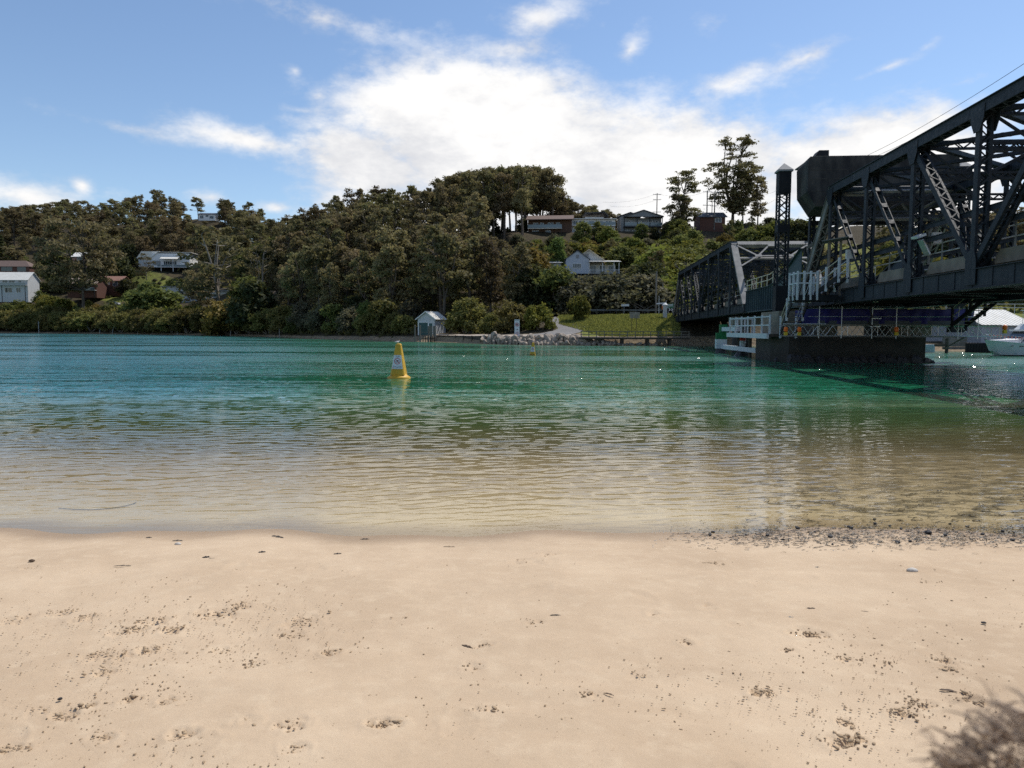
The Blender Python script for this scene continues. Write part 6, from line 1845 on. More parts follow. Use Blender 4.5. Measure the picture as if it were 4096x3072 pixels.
def dinghy():
    g = GP(305, 306); rt = root('dinghy', (g.x, g.y, g.z + .5), 'aluminium dinghy lying on its trailer below the brick house', 'boat', None, R(20))
    rings = []
    for x, w_, d in ((-2.2, .75, .0), (-1, .85, -.05), (.6, .8, -.05), (1.7, .5, .05), (2.3, .06, .25)):
        rings.append([(x, -w_, .65 + d), (x, -w_ * .8, .15), (x, 0, d), (x, w_ * .8, .15), (x, w_, .65 + d)])
    MB().loft(rings).build('hull', M['alu'], rt)
    MB().box(-2.4, 3.2, -.5, .5, -.35, -.2).build('trailer', M['galv_dull'], rt)
    for y in (-.7, .7): MB().tube([(-.6, y - .08, -.25), (-.6, y + .08, -.25)], .28, 12).build('wheel', M['black'], rt)
dinghy()

# ------------------------------------------------------------------ people
def skin_body(name, joints, edges, mat, parent=None, root_i=0, sub=1):
    """one continuous body grown over a skeleton: joints (x,y,z,radius)"""
    me = bpy.data.meshes.new(name); me.from_pydata([j[:3] for j in joints], edges, [])
    o = bpy.data.objects.new(name, me); COL.objects.link(o)
    md = o.modifiers.new('skin', 'SKIN'); sb = o.modifiers.new('sub', 'SUBSURF'); sb.levels = sub; sb.render_levels = sub
    sv = me.skin_vertices[0].data if me.skin_vertices else None
    if sv is None:
        bm = bmesh.new(); bm.from_mesh(me); bm.verts.layers.skin.verify(); bm.to_mesh(me); bm.free(); sv = me.skin_vertices[0].data
    for i, j in enumerate(joints):
        r_ = j[3] if isinstance(j[3], (tuple, list)) else (j[3], j[3]); sv[i].radius = r_; sv[i].use_root = (i == root_i)
    bpy.context.view_layer.update()
    dg = bpy.context.evaluated_depsgraph_get(); m2 = bpy.data.meshes.new_from_object(o.evaluated_get(dg))
    bpy.data.objects.remove(o)
    m2.materials.clear()
    for k in (mat if isinstance(mat, (list, tuple)) else [mat]): m2.materials.append(k)
    m2.polygons.foreach_set('use_smooth', [True] * len(m2.polygons))
    ob = bpy.data.objects.new(name, m2); COL.objects.link(ob)
    if parent: ob.parent = parent
    return ob
M['skin'] = pm('skin', (.42, .25, .18), (.48, .30, .21), 6, .55)
M['cloth_dark'] = pm('dark_cloth', (.018, .02, .026), (.03, .032, .04), 6, .9)
M['cloth_orange'] = pm('orange_cloth', (.62, .20, .07), (.70, .26, .10), 4, .85)
M['cloth_grey'] = pm('grey_cloth', (.28, .29, .31), (.34, .35, .37), 5, .9)
M['hair'] = pm('brown_hair', (.045, .032, .026), (.11, .085, .07), 18, .5)
M['helmet'] = pm('white_helmet', (.7, .7, .7), None, 1, .3)
def person(loc, rz, label, h, shirt, legs, bare_legs, arms, seated=False, cap=None):
    """standing figure; the surface is one mesh, materials by height and reach"""
    k = h / 1.75
    rt = root('person', loc, label, 'person', None, rz)
    J = [(0, 0, .95, .15), (0, .0, 1.15, .14), (0, -.01, 1.36, (.19, .12)), (0, 0, 1.47, .07), (0, .01, 1.53, .06), (0, .02, 1.64, (.085, .10)), (0, .01, 1.74, (.06, .07))]
    E = [(0, 1), (1, 2), (2, 3), (3, 4), (4, 5), (5, 6)]
    for s, (ex, ey, ez, hx, hy, hz) in zip((-1, 1), arms):
        i = len(J); J += [(s * .19, 0, 1.40, .065), (s * ex, ey, ez, .047), (s * hx, hy, hz, .034), (s * hx, hy - .03, hz - .1, .035), (s * hx * .97, hy - .05, hz - .17, .014)]
        E += [(2, i), (i, i + 1), (i + 1, i + 2), (i + 2, i + 3), (i + 3, i + 4)]
    for s in (-1, 1):
        i = len(J); J += [(s * .1, 0, .88, .11), (s * .11, -.02, .5, .07), (s * .12, .02, .1, .045), (s * .12, .02, .04, .05), (s * .13, -.16, .03, .04)]
        E += [(0, i), (i, i + 1), (i + 1, i + 2), (i + 2, i + 3), (i + 3, i + 4)]
    J = [(a * k, b * k, c * k, tuple(x * k for x in r_) if isinstance(r_, tuple) else r_ * k) for a, b, c, r_ in J]
    b = skin_body('body', J, E, [M['skin'], shirt, legs, M['black']], rt)
    for p in b.data.polygons:
        c = p.center / k; r_ = abs(c.x)
        if c.z > 1.47: p.material_index = 0
        elif c.z > .93: p.material_index = 1 if (c.z > 1.18 or r_ < .21) else 0
        elif c.z > (.52 if bare_legs else .09): p.material_index = 2 if r_ < .24 else 0
        elif c.z > .09: p.material_index = 0
        else: p.material_index = 3
    mb = MB(); mb.lathe([(.105 * k, 1.63 * k), (.108 * k, 1.70 * k), (.09 * k, 1.77 * k), (.04 * k, 1.81 * k)], (0, .02 * k, 0), 12)
    mb.build('helmet' if cap else 'hair', cap or M['hair'], rt, smooth=True)
    return rt
g = GP(1893, 134.2)
person((g.x, g.y, 1.30), R(70), 'person in black top and shorts standing beside the dark car', 1.75, M['cloth_dark'], M['cloth_dark'], True, ((.30, -.05, 1.16, .24, -.28, 1.12), (.30, -.05, 1.16, .22, -.30, 1.2)))
g = GP(2648, 131.5)
person((g.x, g.y, 4.95), R(100), 'person in orange vest and white helmet by the road sign', 1.7, M['cloth_orange'], M['cloth_dark'], False, ((.26, -.02, 1.12, .22, -.22, 1.0), (.26, -.02, 1.12, .22, -.22, 1.0)), cap=M['helmet'])

# ------------------------------------------------------------------ signs and poles
def speed_sign():
    Y = 108.5; m = PX(Y); a = P(2068, 1318, Y); z0 = 1.2; zb = P(2068, 1347, Y).z; zt = P(2068, 1278, Y).z
    rt = root('speed_sign', (a.x, Y, z0), 'white waterway sign with red rings and figure four on the rock wall', 'sign')
    MB().lathe([(.04, 0), (.04, zb - z0 + .3)], (0, .05, 0), 8).build('post', M['galv'], rt)
    w_ = 10.2 * m; h0, h1 = zb - z0 - .35, zt - z0
    bd = MB().box(-w_, w_, -.02, .02, h0, h1).build('board', M['sign_white'], rt)
    H = h1 - h0
    c1, c2 = (0, h1 - H * .26), (0, h1 - H * .70)
    for c, r_ in ((c1, w_ * .74), (c2, w_ * .58)):
        MB_ = MB(); ring(MB_, c, r_ * .78, r_, -.035, -.02); MB_.build('red_ring', M['ring_red'], bd)
    mb = MB(); mb.bar((-w_ * .5, -.03, c1[1] + w_ * .5), (w_ * .5, -.03, c1[1] - w_ * .5), .012, w_ * .14); mb.build('slash', M['ring_red'], bd)
    for k in range(3):
        mb = MB(); z = c1[1] - w_ * .25 + k * w_ * .25
        for i in range(8):
            x = -w_ * .4 + i * w_ * .1; mb.bar((x, -.026, z + .04 * math.sin(i * 1.6)), (x + w_ * .1, -.026, z + .04 * math.sin(i * 1.6 + 1.6)), .01, .035)
        mb.build('wave_mark', M['ink'], bd)
    text_mesh('4', w_ * 1.0, M['ink'], bd, (0, -.025, c2[1]), (R(90), 0, 0), 'figure')
    text_mesh('NO WASH', w_ * .36, M['ink'], bd, (0, -.025, h1 - H * .045), (R(90), 0, 0))
    mb = MB(); mb.prism([(-w_ * .4, -.03), (w_ * .1, -.03), (w_ * .1, -.1), (w_ * .42, 0), (w_ * .1, .1), (w_ * .1, .03), (-w_ * .4, .03)], -.03, -.02, 'y')
    o = mb.build('arrow', M['ink'], bd); o.location = (0, 0, h1 - H * .51)
    mb = MB(); mb.prism([(-w_ * .8, 0), (-w_ * .5, -.1), (-w_ * .5, -.03), (w_ * .5, -.03), (w_ * .5, -.1), (w_ * .8, 0), (w_ * .5, .1), (w_ * .5, .03), (-w_ * .5, .03), (-w_ * .5, .1)], -.03, -.02, 'y')
    o = mb.build('double_arrow', M['ring_red'], bd); o.location = (0, 0, h0 + H * .07)
M['ring_red'] = pm('ring_red', (.45, .03, .03), None, 1, .6)
speed_sign()
def road_sign():
    Y = 128.0; m = PX(Y); a = P(2659, 1318, Y); zb, zt = P(2659, 1233, Y).z, P(2659, 1215, Y).z
    rt = root('road_sign', (a.x, Y, 4.7), 'green direction sign with white chevron point by the bridge end', 'sign')
    W, h0, h1 = 43 * m, zb - 4.7, zt - 4.7
    for x in (4 * m, 30 * m): MB().lathe([(.035, -.3), (.035, h1 + (.6 if x < 1 else .0))], (x, .05, 0), 7).build('post', M['galv'], rt)
    mid = (h0 + h1) / 2
    mb = MB(); mb.prism([(0, h0), (W * .84, h0), (W, mid), (W * .84, h1), (0, h1)], -.02, .02, 'y'); bd = mb.build('panel', M['sign_green'], rt)
    mb = MB()
    mb.bar((W * .83, -.025, h1 - .03), (W * .97, -.025, mid), .01, .12); mb.bar((W * .83, -.025, h0 + .03), (W * .97, -.025, mid), .01, .12); mb.build('chevron', M['sign_white'], bd)
    MB().box(W * .16, W * .72, -.03, -.02, h1 - (h1 - h0) * .38, h1 - (h1 - h0) * .12).build('name_panel', M['sign_white'], bd)
    text_mesh('PRINCES HWY', .17, M['sign_green'], bd, (W * .44, -.034, h1 - (h1 - h0) * .25), (R(90), 0, 0))
    text_mesh('Batemans', .26, M['sign_white'], bd, (W * .36, -.026, mid - (h1 - h0) * .04), (R(90), 0, 0))
    text_mesh('Bay', .26, M['sign_white'], bd, (W * .3, -.026, h0 + (h1 - h0) * .17), (R(90), 0, 0))
    mb = MB()
    for (x0, x1, z0, z1) in ((.66, .8, .2, .23), (.66, .8, .45, .48), (.66, .675, .2, .48), (.785, .8, .2, .48)): mb.box(W * x0, W * x1, -.03, -.02, h0 + (h1 - h0) * z0, h0 + (h1 - h0) * z1)
    mb.build('route_box', M['sign_white'], bd)
    # chevron board below
    Y2 = 127.0; b = P(2671, 1318, Y2)
    rt = root('chevron_board', (b.x, Y2, 4.7), 'small black and white chevron board under the green sign', 'sign')
    z0, z1 = P(2671, 1243, Y2).z - 4.7, P(2671, 1234, Y2).z - 4.7
    bd = MB().box(0, 28 * m, -.02, .02, z0, z1).build('panel', M['ink'], rt)
    for k in range(3):
        x = .1 + k * .42
        mb = MB(); mb.prism([(x, z0), (x + .14, z0), (x + .3, (z0 + z1) / 2), (x + .14, z1), (x, z1), (x + .16, (z0 + z1) / 2)], -.03, -.02, 'y'); mb.build('chevron', M['sign_white'], bd)
    for x in (.1, 1.1): MB().lathe([(.03, -.3), (.03, z0)], (x, .05, 0), 6).build('post', M['galv'], rt)
    # street name blade
    Y3 = 126.5; c = P(2634, 1318, Y3); z = P(2634, 1214, Y3).z - 4.6
    rt = root('street_sign', (c.x, Y3, 4.6), 'white street name blade on a slim pole beside the power pole', 'sign')
    MB().lathe([(.05, -.3), (.045, P(2634, 1183, Y3).z - 4.6)], (0, 0, 0), 8).build('pole', M['galv'], rt)
    MB().bar((-.45, -.06, z - .04), (1.25, -.06, z + .1), .02, .2).build('blade', M['sign_white'], rt)
    Y4 = 127.5; c = P(2495, 1318, Y4)
    rt = root('street_sign', (c.x, Y4, 4.5), 'small white directional sign on a post above the grass bank', 'sign')
    MB().lathe([(.035, -.3), (.035, 2.0)], (0, 0, 0), 7).build('pole', M['galv'], rt)
    MB().box(-.5, .85, -.05, -.03, 1.75, 2.1).build('blade', M['sign_white'], rt)
    # blank board on two legs on the grass
    Y5 = 112.5; m5 = PX(Y5); c = P(2538, 1318, Y5); gz = ground(c.x, Y5)
    rt = root('notice_board', (c.x, Y5, gz), 'weathered grey board on two leaning legs on the grass bank', 'sign')
    zb, zt = P(2538, 1273, Y5).z - gz, P(2538, 1248, Y5).z - gz
    for k in range(8):
        x0 = -20 * m5 + 40 * m5 * k / 8; MB().box(x0 + .01, x0 + 40 * m5 / 8 - .01, -.03, .0, zb, zt).build('board', M['timber_pale'], rt)
    for x in (-9 * m5, 9 * m5): MB().bar((x - .12, .02, -.3), (x, .02, zt - .1), .07, .07).build('leg', M['timber_dark'], rt)
    # timber stair rail up the bank
    Y6 = 133; c = P(2530, 1318, Y6)
    rt = root('bank_stairs', (c.x, Y6, 5.5), 'dark timber stair with handrails climbing the bank behind the signs', 'stairs')
    def rail(p0, p1, z0, z1):
        a_, b_ = P(p0, z0, Y6) - rt.location, P(p1, z1, Y6) - rt.location
        for dz in (0, -.5): MB().bar((a_.x, 0, a_.z + dz), (b_.x, 0, b_.z + dz), .06, .09).build('rail', M['timber_grey'], rt)
        for f in (0, .5, 1): 
            q = a_.lerp(b_, f); MB().box(q.x - .05, q.x + .05, .0, .1, q.z - 1.3, q.z + .05).build('post', M['timber_grey'], rt)
    rail(2512, 2576, 1196, 1232); rail(2576, 2608, 1240, 1223); rail(2608, 2640, 1223, 1223); rail(2500, 2540, 1196, 1196)
    for k in range(9): MB().box(-.9 + k * .32, -.5 + k * .32, .2, 1.2, .3 - .17 * k + 3.0, .36 - .17 * k + 3.0).build('tread', M['timber_grey'], rt)
M['timber_pale'] = pm('pale_board', (.24, .22, .19), (.33, .31, .27), 3, .85)
road_sign()
POLE = {}
def power_pole(key, px, Y, base_py, top_py, label, arms=(.35,), w=.16):
    p = P(px, 1318, Y); zb, zt = P(px, base_py, Y).z, P(px, top_py, Y).z
    rt = root('power_pole', (p.x, Y, zb - 1), label, 'pole')
    MB().lathe([(w, 0), (w * .75, zt - zb + 1)], (0, 0, 0), 9).build('pole', M['timber_grey'], rt)
    for d in arms:
        z = zt - zb + 1 - d
        ar = MB().box(-1.2, 1.2, -.14, -.02, z - .06, z + .06).build('cross_arm', M['timber_grey'], rt)
        for x in (-1.1, -.6, .6, 1.1): MB().lathe([(.04, 0), (.055, .07), (.03, .18)], (x, -.08, z + .06), 6).build('insulator', M['white'], ar)
    POLE[key] = Vector((p.x, Y, zt - .3))
power_pole('a', 2619, 222, 880, 773, 'power pole with two cross arms rising behind the grey twin-gabled house', (.4, 1.9, 5.5))
power_pole('b', 2817, 216, 915, 762, 'left of the two tall poles before the half hidden brick house', (.4, 4.2), .2)
power_pole('c', 2847, 214, 906, 764, 'right of the two tall poles before the half hidden brick house', (.4, 4.2), .18)
power_pole('d', 2837, 236, 880, 802, 'short distant pole between the two tall poles', (.3,), .13)
power_pole('e', 2622, 127.5, 1264, 1085, 'near power pole with dark wrapped foot beside the road signs', (), .17)
power_pole('f', 2648, 136, 1260, 1130, 'slimmer timber pole behind the street name sign', (), .14)
def wire(a, b, sag, label, r=.018):
    pts = []
    for i in range(17):
        f = i / 16; q = a.lerp(b, f); q.z -= sag * 4 * f * (1 - f); pts.append(q - a)
    mb = MB(); mb.tube(pts, r, 4); o = mb.build('power_line', M['black']); o.location = a; tag(o, label, 'wire')
wire(POLE['a'] + Vector((0, 0, .2)), P(2410, 808, 240), 1.0, 'upper wire from the pole behind the grey house towards the wood')
wire(POLE['a'] + Vector((0, 0, -1.5)), P(2440, 824, 240), 1.0, 'lower wire from the pole behind the grey house towards the wood')
wire(POLE['a'] + Vector((0, 0, .2)), POLE['b'] + Vector((0, 0, .1)), 1.2, 'wire between the grey house pole and the two tall poles')
wire(POLE['c'] + Vector((0, 0, .1)), P(3140, 748, 190), 2.2, 'uppermost wire running right from the tall poles behind the tower')
wire(POLE['c'] + Vector((0, 0, -4)), P(3140, 770, 190), 3.0, 'second wire running right from the tall poles behind the tower')
wire(POLE['c'] + Vector((.3, 0, -4)), P(3110, 860, 190), 3.4, 'lowest wire running right from the tall poles behind the tower')
for k, (p0, p1, lab) in enumerate((((3460, 626), (4300, 120), 'thin cable in the sky above the near truss, upper'), ((3500, 626), (4300, 175), 'thin cable in the sky above the near truss, lower'))):
    a = P(p0[0], p0[1], 52.5); b = P(p1[0], p1[1], 26); wire(a, b, .25, lab, .012)

M['timber_white'] = pm('bleached_timber', (.34, .33, .32), (.46, .45, .44), 3, .8)
# posts along the left shore
for (px, y0, y1, w_, lean, lab) in ((155, 1287, 1328, .22, 0, 'leftmost pale marker post on the mangrove shore, dark at its foot'), (399, 1288, 1333, .2, 0, 'second pale marker post on the mangrove shore'), (446, 1290, 1328, .18, 14, 'leaning pale marker post on the mangrove shore'),
                               (550, 1288, 1338, .2, 0, 'third upright pale marker post on the mangrove shore'), (709, 1285, 1327, .2, 0, 'fourth upright marker post, before the pale building'), (922, 1293, 1340, .2, 1, 'fifth marker post, below the forked gum'), (1117, 1295, 1342, .16, 0, 'last marker post with diamond top at the end of the mangroves')):
    Y = float(shoreY((px - 2048) / FPX)) - .8; p = P(px, 1318, Y); h = P(px, y0, Y).z
    rt = root('marker_post', (p.x, Y, -.6), lab, 'post'); rt.rotation_euler = (0, R(lean), 0)
    MB().lathe([(w_ * .55, 0), (w_ * .5, h + .55)], (0, 0, 0), 8).build('shaft', M['timber_white'], rt)
    MB().lathe([(w_ * .6, h + .45), (w_ * .6, h + .6)], (0, 0, 0), 8).build('cap', M['white'], rt)
    if px == 1117: MB().prism([(0, h + .4), (.28, h + .7), (0, h + 1.0), (-.28, h + .7)], -.1, -.06, 'y').build('diamond_plate', M['white'], rt)
# ================================================================== on the water
def buoy(px, Y, h, tilt, label, skirt):
    p = P(px, 1318, Y)
    rt = root('marker_buoy', (p.x, Y, 0), label, 'buoy', None, R(-4)); rt.rotation_euler = (R(tilt[0]), R(tilt[1]), R(-6))
    def sq(w, z): return [(-w, -w, z), (w, -w, z), (w, w, z), (-w, w, z)]
    def oct_(w, c, z): return [(-w + c, -w, z), (w - c, -w, z), (w, -w + c, z), (w, w - c, z), (w - c, w, z), (-w + c, w, z), (-w, w - c, z), (-w, -w + c, z)]
    wb, wt = h * .205, h * .075
    mb = MB(); n = 10
    mb.loft([oct_(wb + (wt - wb) * f, (wb + (wt - wb) * f) * .16, h * .10 + h * .86 * f) for f in np.linspace(0, 1, n)])
    mb.build('cone', M['yellow'], rt)
    mb = MB(); mb.loft([oct_(wt * 1.08, wt * .2, h * .955), oct_(wt * .9, wt * .2, h * .985), oct_(wt * .62, wt * .2, h)]); mb.build('top_cap', M['yellow'], rt)
    if skirt:
        mb = MB(); mb.lathe([(h * .30, -.3), (h * .335, -.02), (h * .335, .045), (h * .27, .105), (h * .19, .20)], (0, 0, 0), 24); mb.build('float_skirt', M['yellow'], rt, smooth=True)
    else:
        mb = MB(); mb.lathe([(h * .24, -.3), (h * .25, .06), (h * .2, .12)], (0, 0, 0), 16); mb.build('float_skirt', M['yellow_dull'], rt, smooth=True)
    # sign plate lying on the sloping front face
    f0, f1 = .20, .66
    w0, w1 = wb + (wt - wb) * f0, wb + (wt - wb) * f1
    z0, z1 = h * .10 + h * .86 * f0, h * .10 + h * .86 * f1
    sl = math.atan2(w0 - w1, z1 - z0)
    pl = bpy.data.objects.new('sign_plate', None)
    mb = MB(); H = math.hypot(z1 - z0, w0 - w1)
    a0, a1 = w0 * .90, w1 * .90
    mb.prism([(-a0, 0), (a0, 0), (a1, H), (-a1, H)], -.012, 0, 'y')
    pl = mb.build('sign_plate', M['sign_white'], rt, off=(0, 0, 0)); pl.location = (0, -w0 - .004, z0); pl.rotation_euler = (-sl, 0, 0)
    r_ = a1 * .86; c = (0, H * .56)
    m1 = MB(); ring(m1, c, r_ * .84, r_, -.018, -.012, 36); m1.build('red_ring', M['ring_red'], pl, off=(0, 0, 0))
    m1 = MB(); m1.bar((-r_ * .63, -.017, c[1] + r_ * .63), (r_ * .63, -.017, c[1] - r_ * .63), .006, r_ * .14); m1.build('slash', M['ring_red'], pl, off=(0, 0, 0))
    m1 = MB(); ring(m1, (r_ * .15, c[1] + r_ * .22), 0.0001, r_ * .17, -.016, -.012, 16); m1.build('swimmer_head', M['ink'], pl, off=(0, 0, 0))
    m1 = MB(); m1.bar((-r_ * .62, -.014, c[1] - r_ * .02), (r_ * .2, -.014, c[1] + r_ * .06), .005, r_ * .13); m1.bar((r_ * .2, -.014, c[1] + r_ * .06), (r_ * .62, -.014, c[1] + r_ * .08), .005, r_ * .1); m1.build('swimmer_body', M['ink'], pl, off=(0, 0, 0))
    for k in range(2):
        m1 = MB(); z = c[1] - r_ * (.3 + .2 * k)
        for i in range(10):
            x = -r_ * .6 + i * r_ * .12; m1.bar((x, -.014, z + r_ * .05 * math.sin(i * 1.3)), (x + r_ * .12, -.014, z + r_ * .05 * math.sin(i * 1.3 + 1.3)), .005, r_ * .05)
        m1.build('wave_mark', M['ink'], pl, off=(0, 0, 0))
    text_mesh('ALL SWIMMING', H * .052, M['ink'], pl, (0, -.016, H * .93), (R(90), 0, 0), depth=.001)
    text_mesh('PROHIBITED', H * .052, M['ink'], pl, (0, -.016, H * .865), (R(90), 0, 0), depth=.001)
    text_mesh('BEYOND THIS POINT', H * .066, M['ink'], pl, (0, -.016, H * .19), (R(90), 0, 0), depth=.001)
    m1 = MB(); m1.box(-a0 * .82, -a0 * .66, -.015, -.012, H * .05, H * .12); m1.build('crest', M['ring_red'], pl, off=(0, 0, 0))
    m1 = MB(); m1.box(-a0 * .5, a0 * .8, -.015, -.012, H * .07, H * .095); m1.build('small_print', M['ink'], pl, off=(0, 0, 0))
    return rt
M['yellow_dull'] = pm('buoy_base', (.30, .15, .02), (.40, .24, .03), 4, .6)
p1 = G(1594, 1512)
buoy(1594, p1.y, P(1594, 1374, p1.y).z + .0, (0, 0), 'near yellow cone buoy with no-swimming plate and a gull on top', True)
p2 = G(2131, 1421)
buoy(2131, p2.y, P(2131, 1370, p2.y).z + .0, (0, 2), 'far small yellow cone buoy with no-swimming plate', False)
def gull():
    z = P(1590, 1374, p1.y).z; a = P(1589, 1318, p1.y)
    rt = root('gull', (a.x, p1.y - .02, z), 'white gull resting on top of the near buoy', 'bird', None, R(25))
    J = [(-.10, 0, .075, .012), (-.045, 0, .07, .030), (.0, 0, .065, .042), (.05, 0, .075, .036), (.08, 0, .10, .022), (.092, 0, .118, .024), (.115, 0, .115, .008)]
    skin_body('body', J, [(i, i + 1) for i in range(6)], M['white'], rt, 2, 2)
    for s in (-1, 1):
        mb = MB(); mb.loft([[(-.12, s * .012, .075), (-.12, s * .02, .07), (-.12, s * .015, .066)], [(-.03, s * .034, .10), (-.03, s * .05, .075), (-.03, s * .038, .05)], [(.05, s * .022, .10), (.05, s * .04, .08), (.05, s * .03, .06)]]); mb.build('wing', M['gull_grey'], rt)
        MB().tube([(.01, s * .015, .03), (.012, s * .016, 0)], .004, 5).build('leg', M['ring_red'], rt)
    MB().lathe([(.006, 0), (.001, .03)], (0, 0, 0), 6).build('beak', M['ring_red'], rt).location = (.112, 0, .112)
M['gull_grey'] = pm('gull_grey', (.38, .39, .41), None, 1, .7)
gull()
def cruiser():
    Y = 66.0; a = P(3942, 1318, Y)
    rt = root('motor_cruiser', (a.x, Y, 0), 'white flybridge motor cruiser moored at the right edge, bow to the left', 'boat', None, R(3))
    L = 11.5
    rings = []
    for (x, w_, zt, k) in ((0.0, .05, 1.55, .0), (.6, .55, 1.52, .1), (1.8, 1.15, 1.42, .35), (3.8, 1.65, 1.28, .8), (7, 1.8, 1.15, 1), (L, 1.7, 1.1, 1)):
        keel = -.2 if x > 1.6 else -.2 + (1.6 - x) * .55
        xs = x
        rings.append([(xs, -w_, zt), (xs + (1.35 - x) * .5 * (x < 1.35), -w_ * (.35 + .55 * k), .12 if x > 1.2 else .5), (xs + (1.6 - x) * .75 * (x < 1.6), 0, keel), (xs + (1.35 - x) * .5 * (x < 1.35), w_ * (.35 + .55 * k), .12 if x > 1.2 else .5), (xs, w_, zt)])
    MB().loft(rings).build('hull', M['hull_white'], rt)
    mb = MB()
    for i in range(len(rings) - 1):
        for j in (0, 4):
            mb.bar(Vector(rings[i][j]) + Vector((0, 0, .0)), Vector(rings[i + 1][j]), .08, .07)
    mb.build('rub_rail', M['white'], rt)
    MB().loft([[(1.0, -.5, 1.5), (1.0, .5, 1.5), (1.0, .45, 1.56), (1.0, -.45, 1.56)], [(3.6, -1.25, 1.32), (3.6, 1.25, 1.32), (3.6, 1.1, 1.62), (3.6, -1.1, 1.62)], [(4.6, -1.35, 1.25), (4.6, 1.35, 1.25), (4.6, 1.2, 1.75), (4.6, -1.2, 1.75)]]).build('fore_deck', M['white'], rt)
    MB().loft([[(3.9, -1.3, 1.3), (3.9, 1.3, 1.3), (9.5, 1.3, 1.2), (9.5, -1.3, 1.2)], [(5.3, -1.15, 2.45), (5.3, 1.15, 2.45), (9.2, 1.15, 2.45), (9.2, -1.15, 2.45)]]).build('saloon', M['glass'], rt)
    MB().box(4.9, 9.8, -1.4, 1.4, 2.45, 2.62).build('saloon_roof', M['white'], rt)
    for (x0, x1, y) in ((4.0, 5.3, -1.3), (4.5, 5.8, -1.31), (6.6, 6.7, -1.31)): MB().bar((x0, y, 1.35), (x1, y * .9, 2.45), .06, .09).build('window_bar', M['white'], rt)
    MB().loft([[(5.4, -1.2, 2.62), (5.4, 1.2, 2.62), (8.6, 1.2, 2.62), (8.6, -1.2, 2.62)], [(6.2, -1.05, 3.2), (6.2, 1.05, 3.2), (8.6, 1.05, 3.15), (8.6, -1.05, 3.15)]]).build('flybridge', M['white'], rt)
    MB().loft([[(6.3, -.3, 3.2), (6.3, .3, 3.2), (7.0, .3, 3.2), (7.0, -.3, 3.2)], [(6.55, -.12, 3.9), (6.55, .12, 3.9), (6.9, .12, 3.9), (6.9, -.12, 3.9)]]).build('radar_mast', M['white'], rt)
    MB().box(6.3, 9.0, -1.2, 1.2, 4.5, 4.58).build('hard_top', M['white'], rt)
    for x in (6.6, 8.8):
        for y in (-1.1, 1.1): MB().tube([(x, y, 3.1), (x, y, 4.5)], .03, 6).build('top_post', M['galv'], rt)
    # bow rail and the string of pink pennants
    for s in (-1, 1):
        pts = [Vector(rings[i][0 if s < 0 else 4]) + Vector((0, 0, .62)) for i in range(4)]
        MB().tube(pts, .022, 6).build('bow_rail', M['galv'], rt)
        for i in range(4): MB().tube([pts[i], pts[i] - Vector((-.25, 0, .62))], .018, 5).build('stanchion', M['galv'], rt)
    for k in range(11):
        f = k / 10; x = .3 + 3.9 * f; y = -(.3 + 1.25 * min(1, f * 1.3)); z = 2.12 - .28 * f
        mb = MB(); mb.prism([(x, z), (x + .3, z - .02), (x + .14, z - .3)], y - .01, y + .01, 'y'); mb.build('pennant', M['pennant'], rt)
    MB().box(.0, .35, -.08, .08, 1.5, 1.68).build('anchor', M['galv_dull'], rt)
    rt.scale = (.62, .8, .9)
    MB().box(2.6, 2.9, -1.50, -1.40, .98, 1.03).build('hull_port', M['ink'], rt); MB().box(3.7, 4.4, -1.62, -1.52, .95, 1.02).build('hull_port', M['ink'], rt)
M['hull_white'] = pm('hull_gelcoat', (.58, .62, .66), (.64, .67, .70), 1, .3)
M['pennant'] = pm('pink_pennant', (.75, .22, .20), (.80, .32, .28), 3, .8)
cruiser()
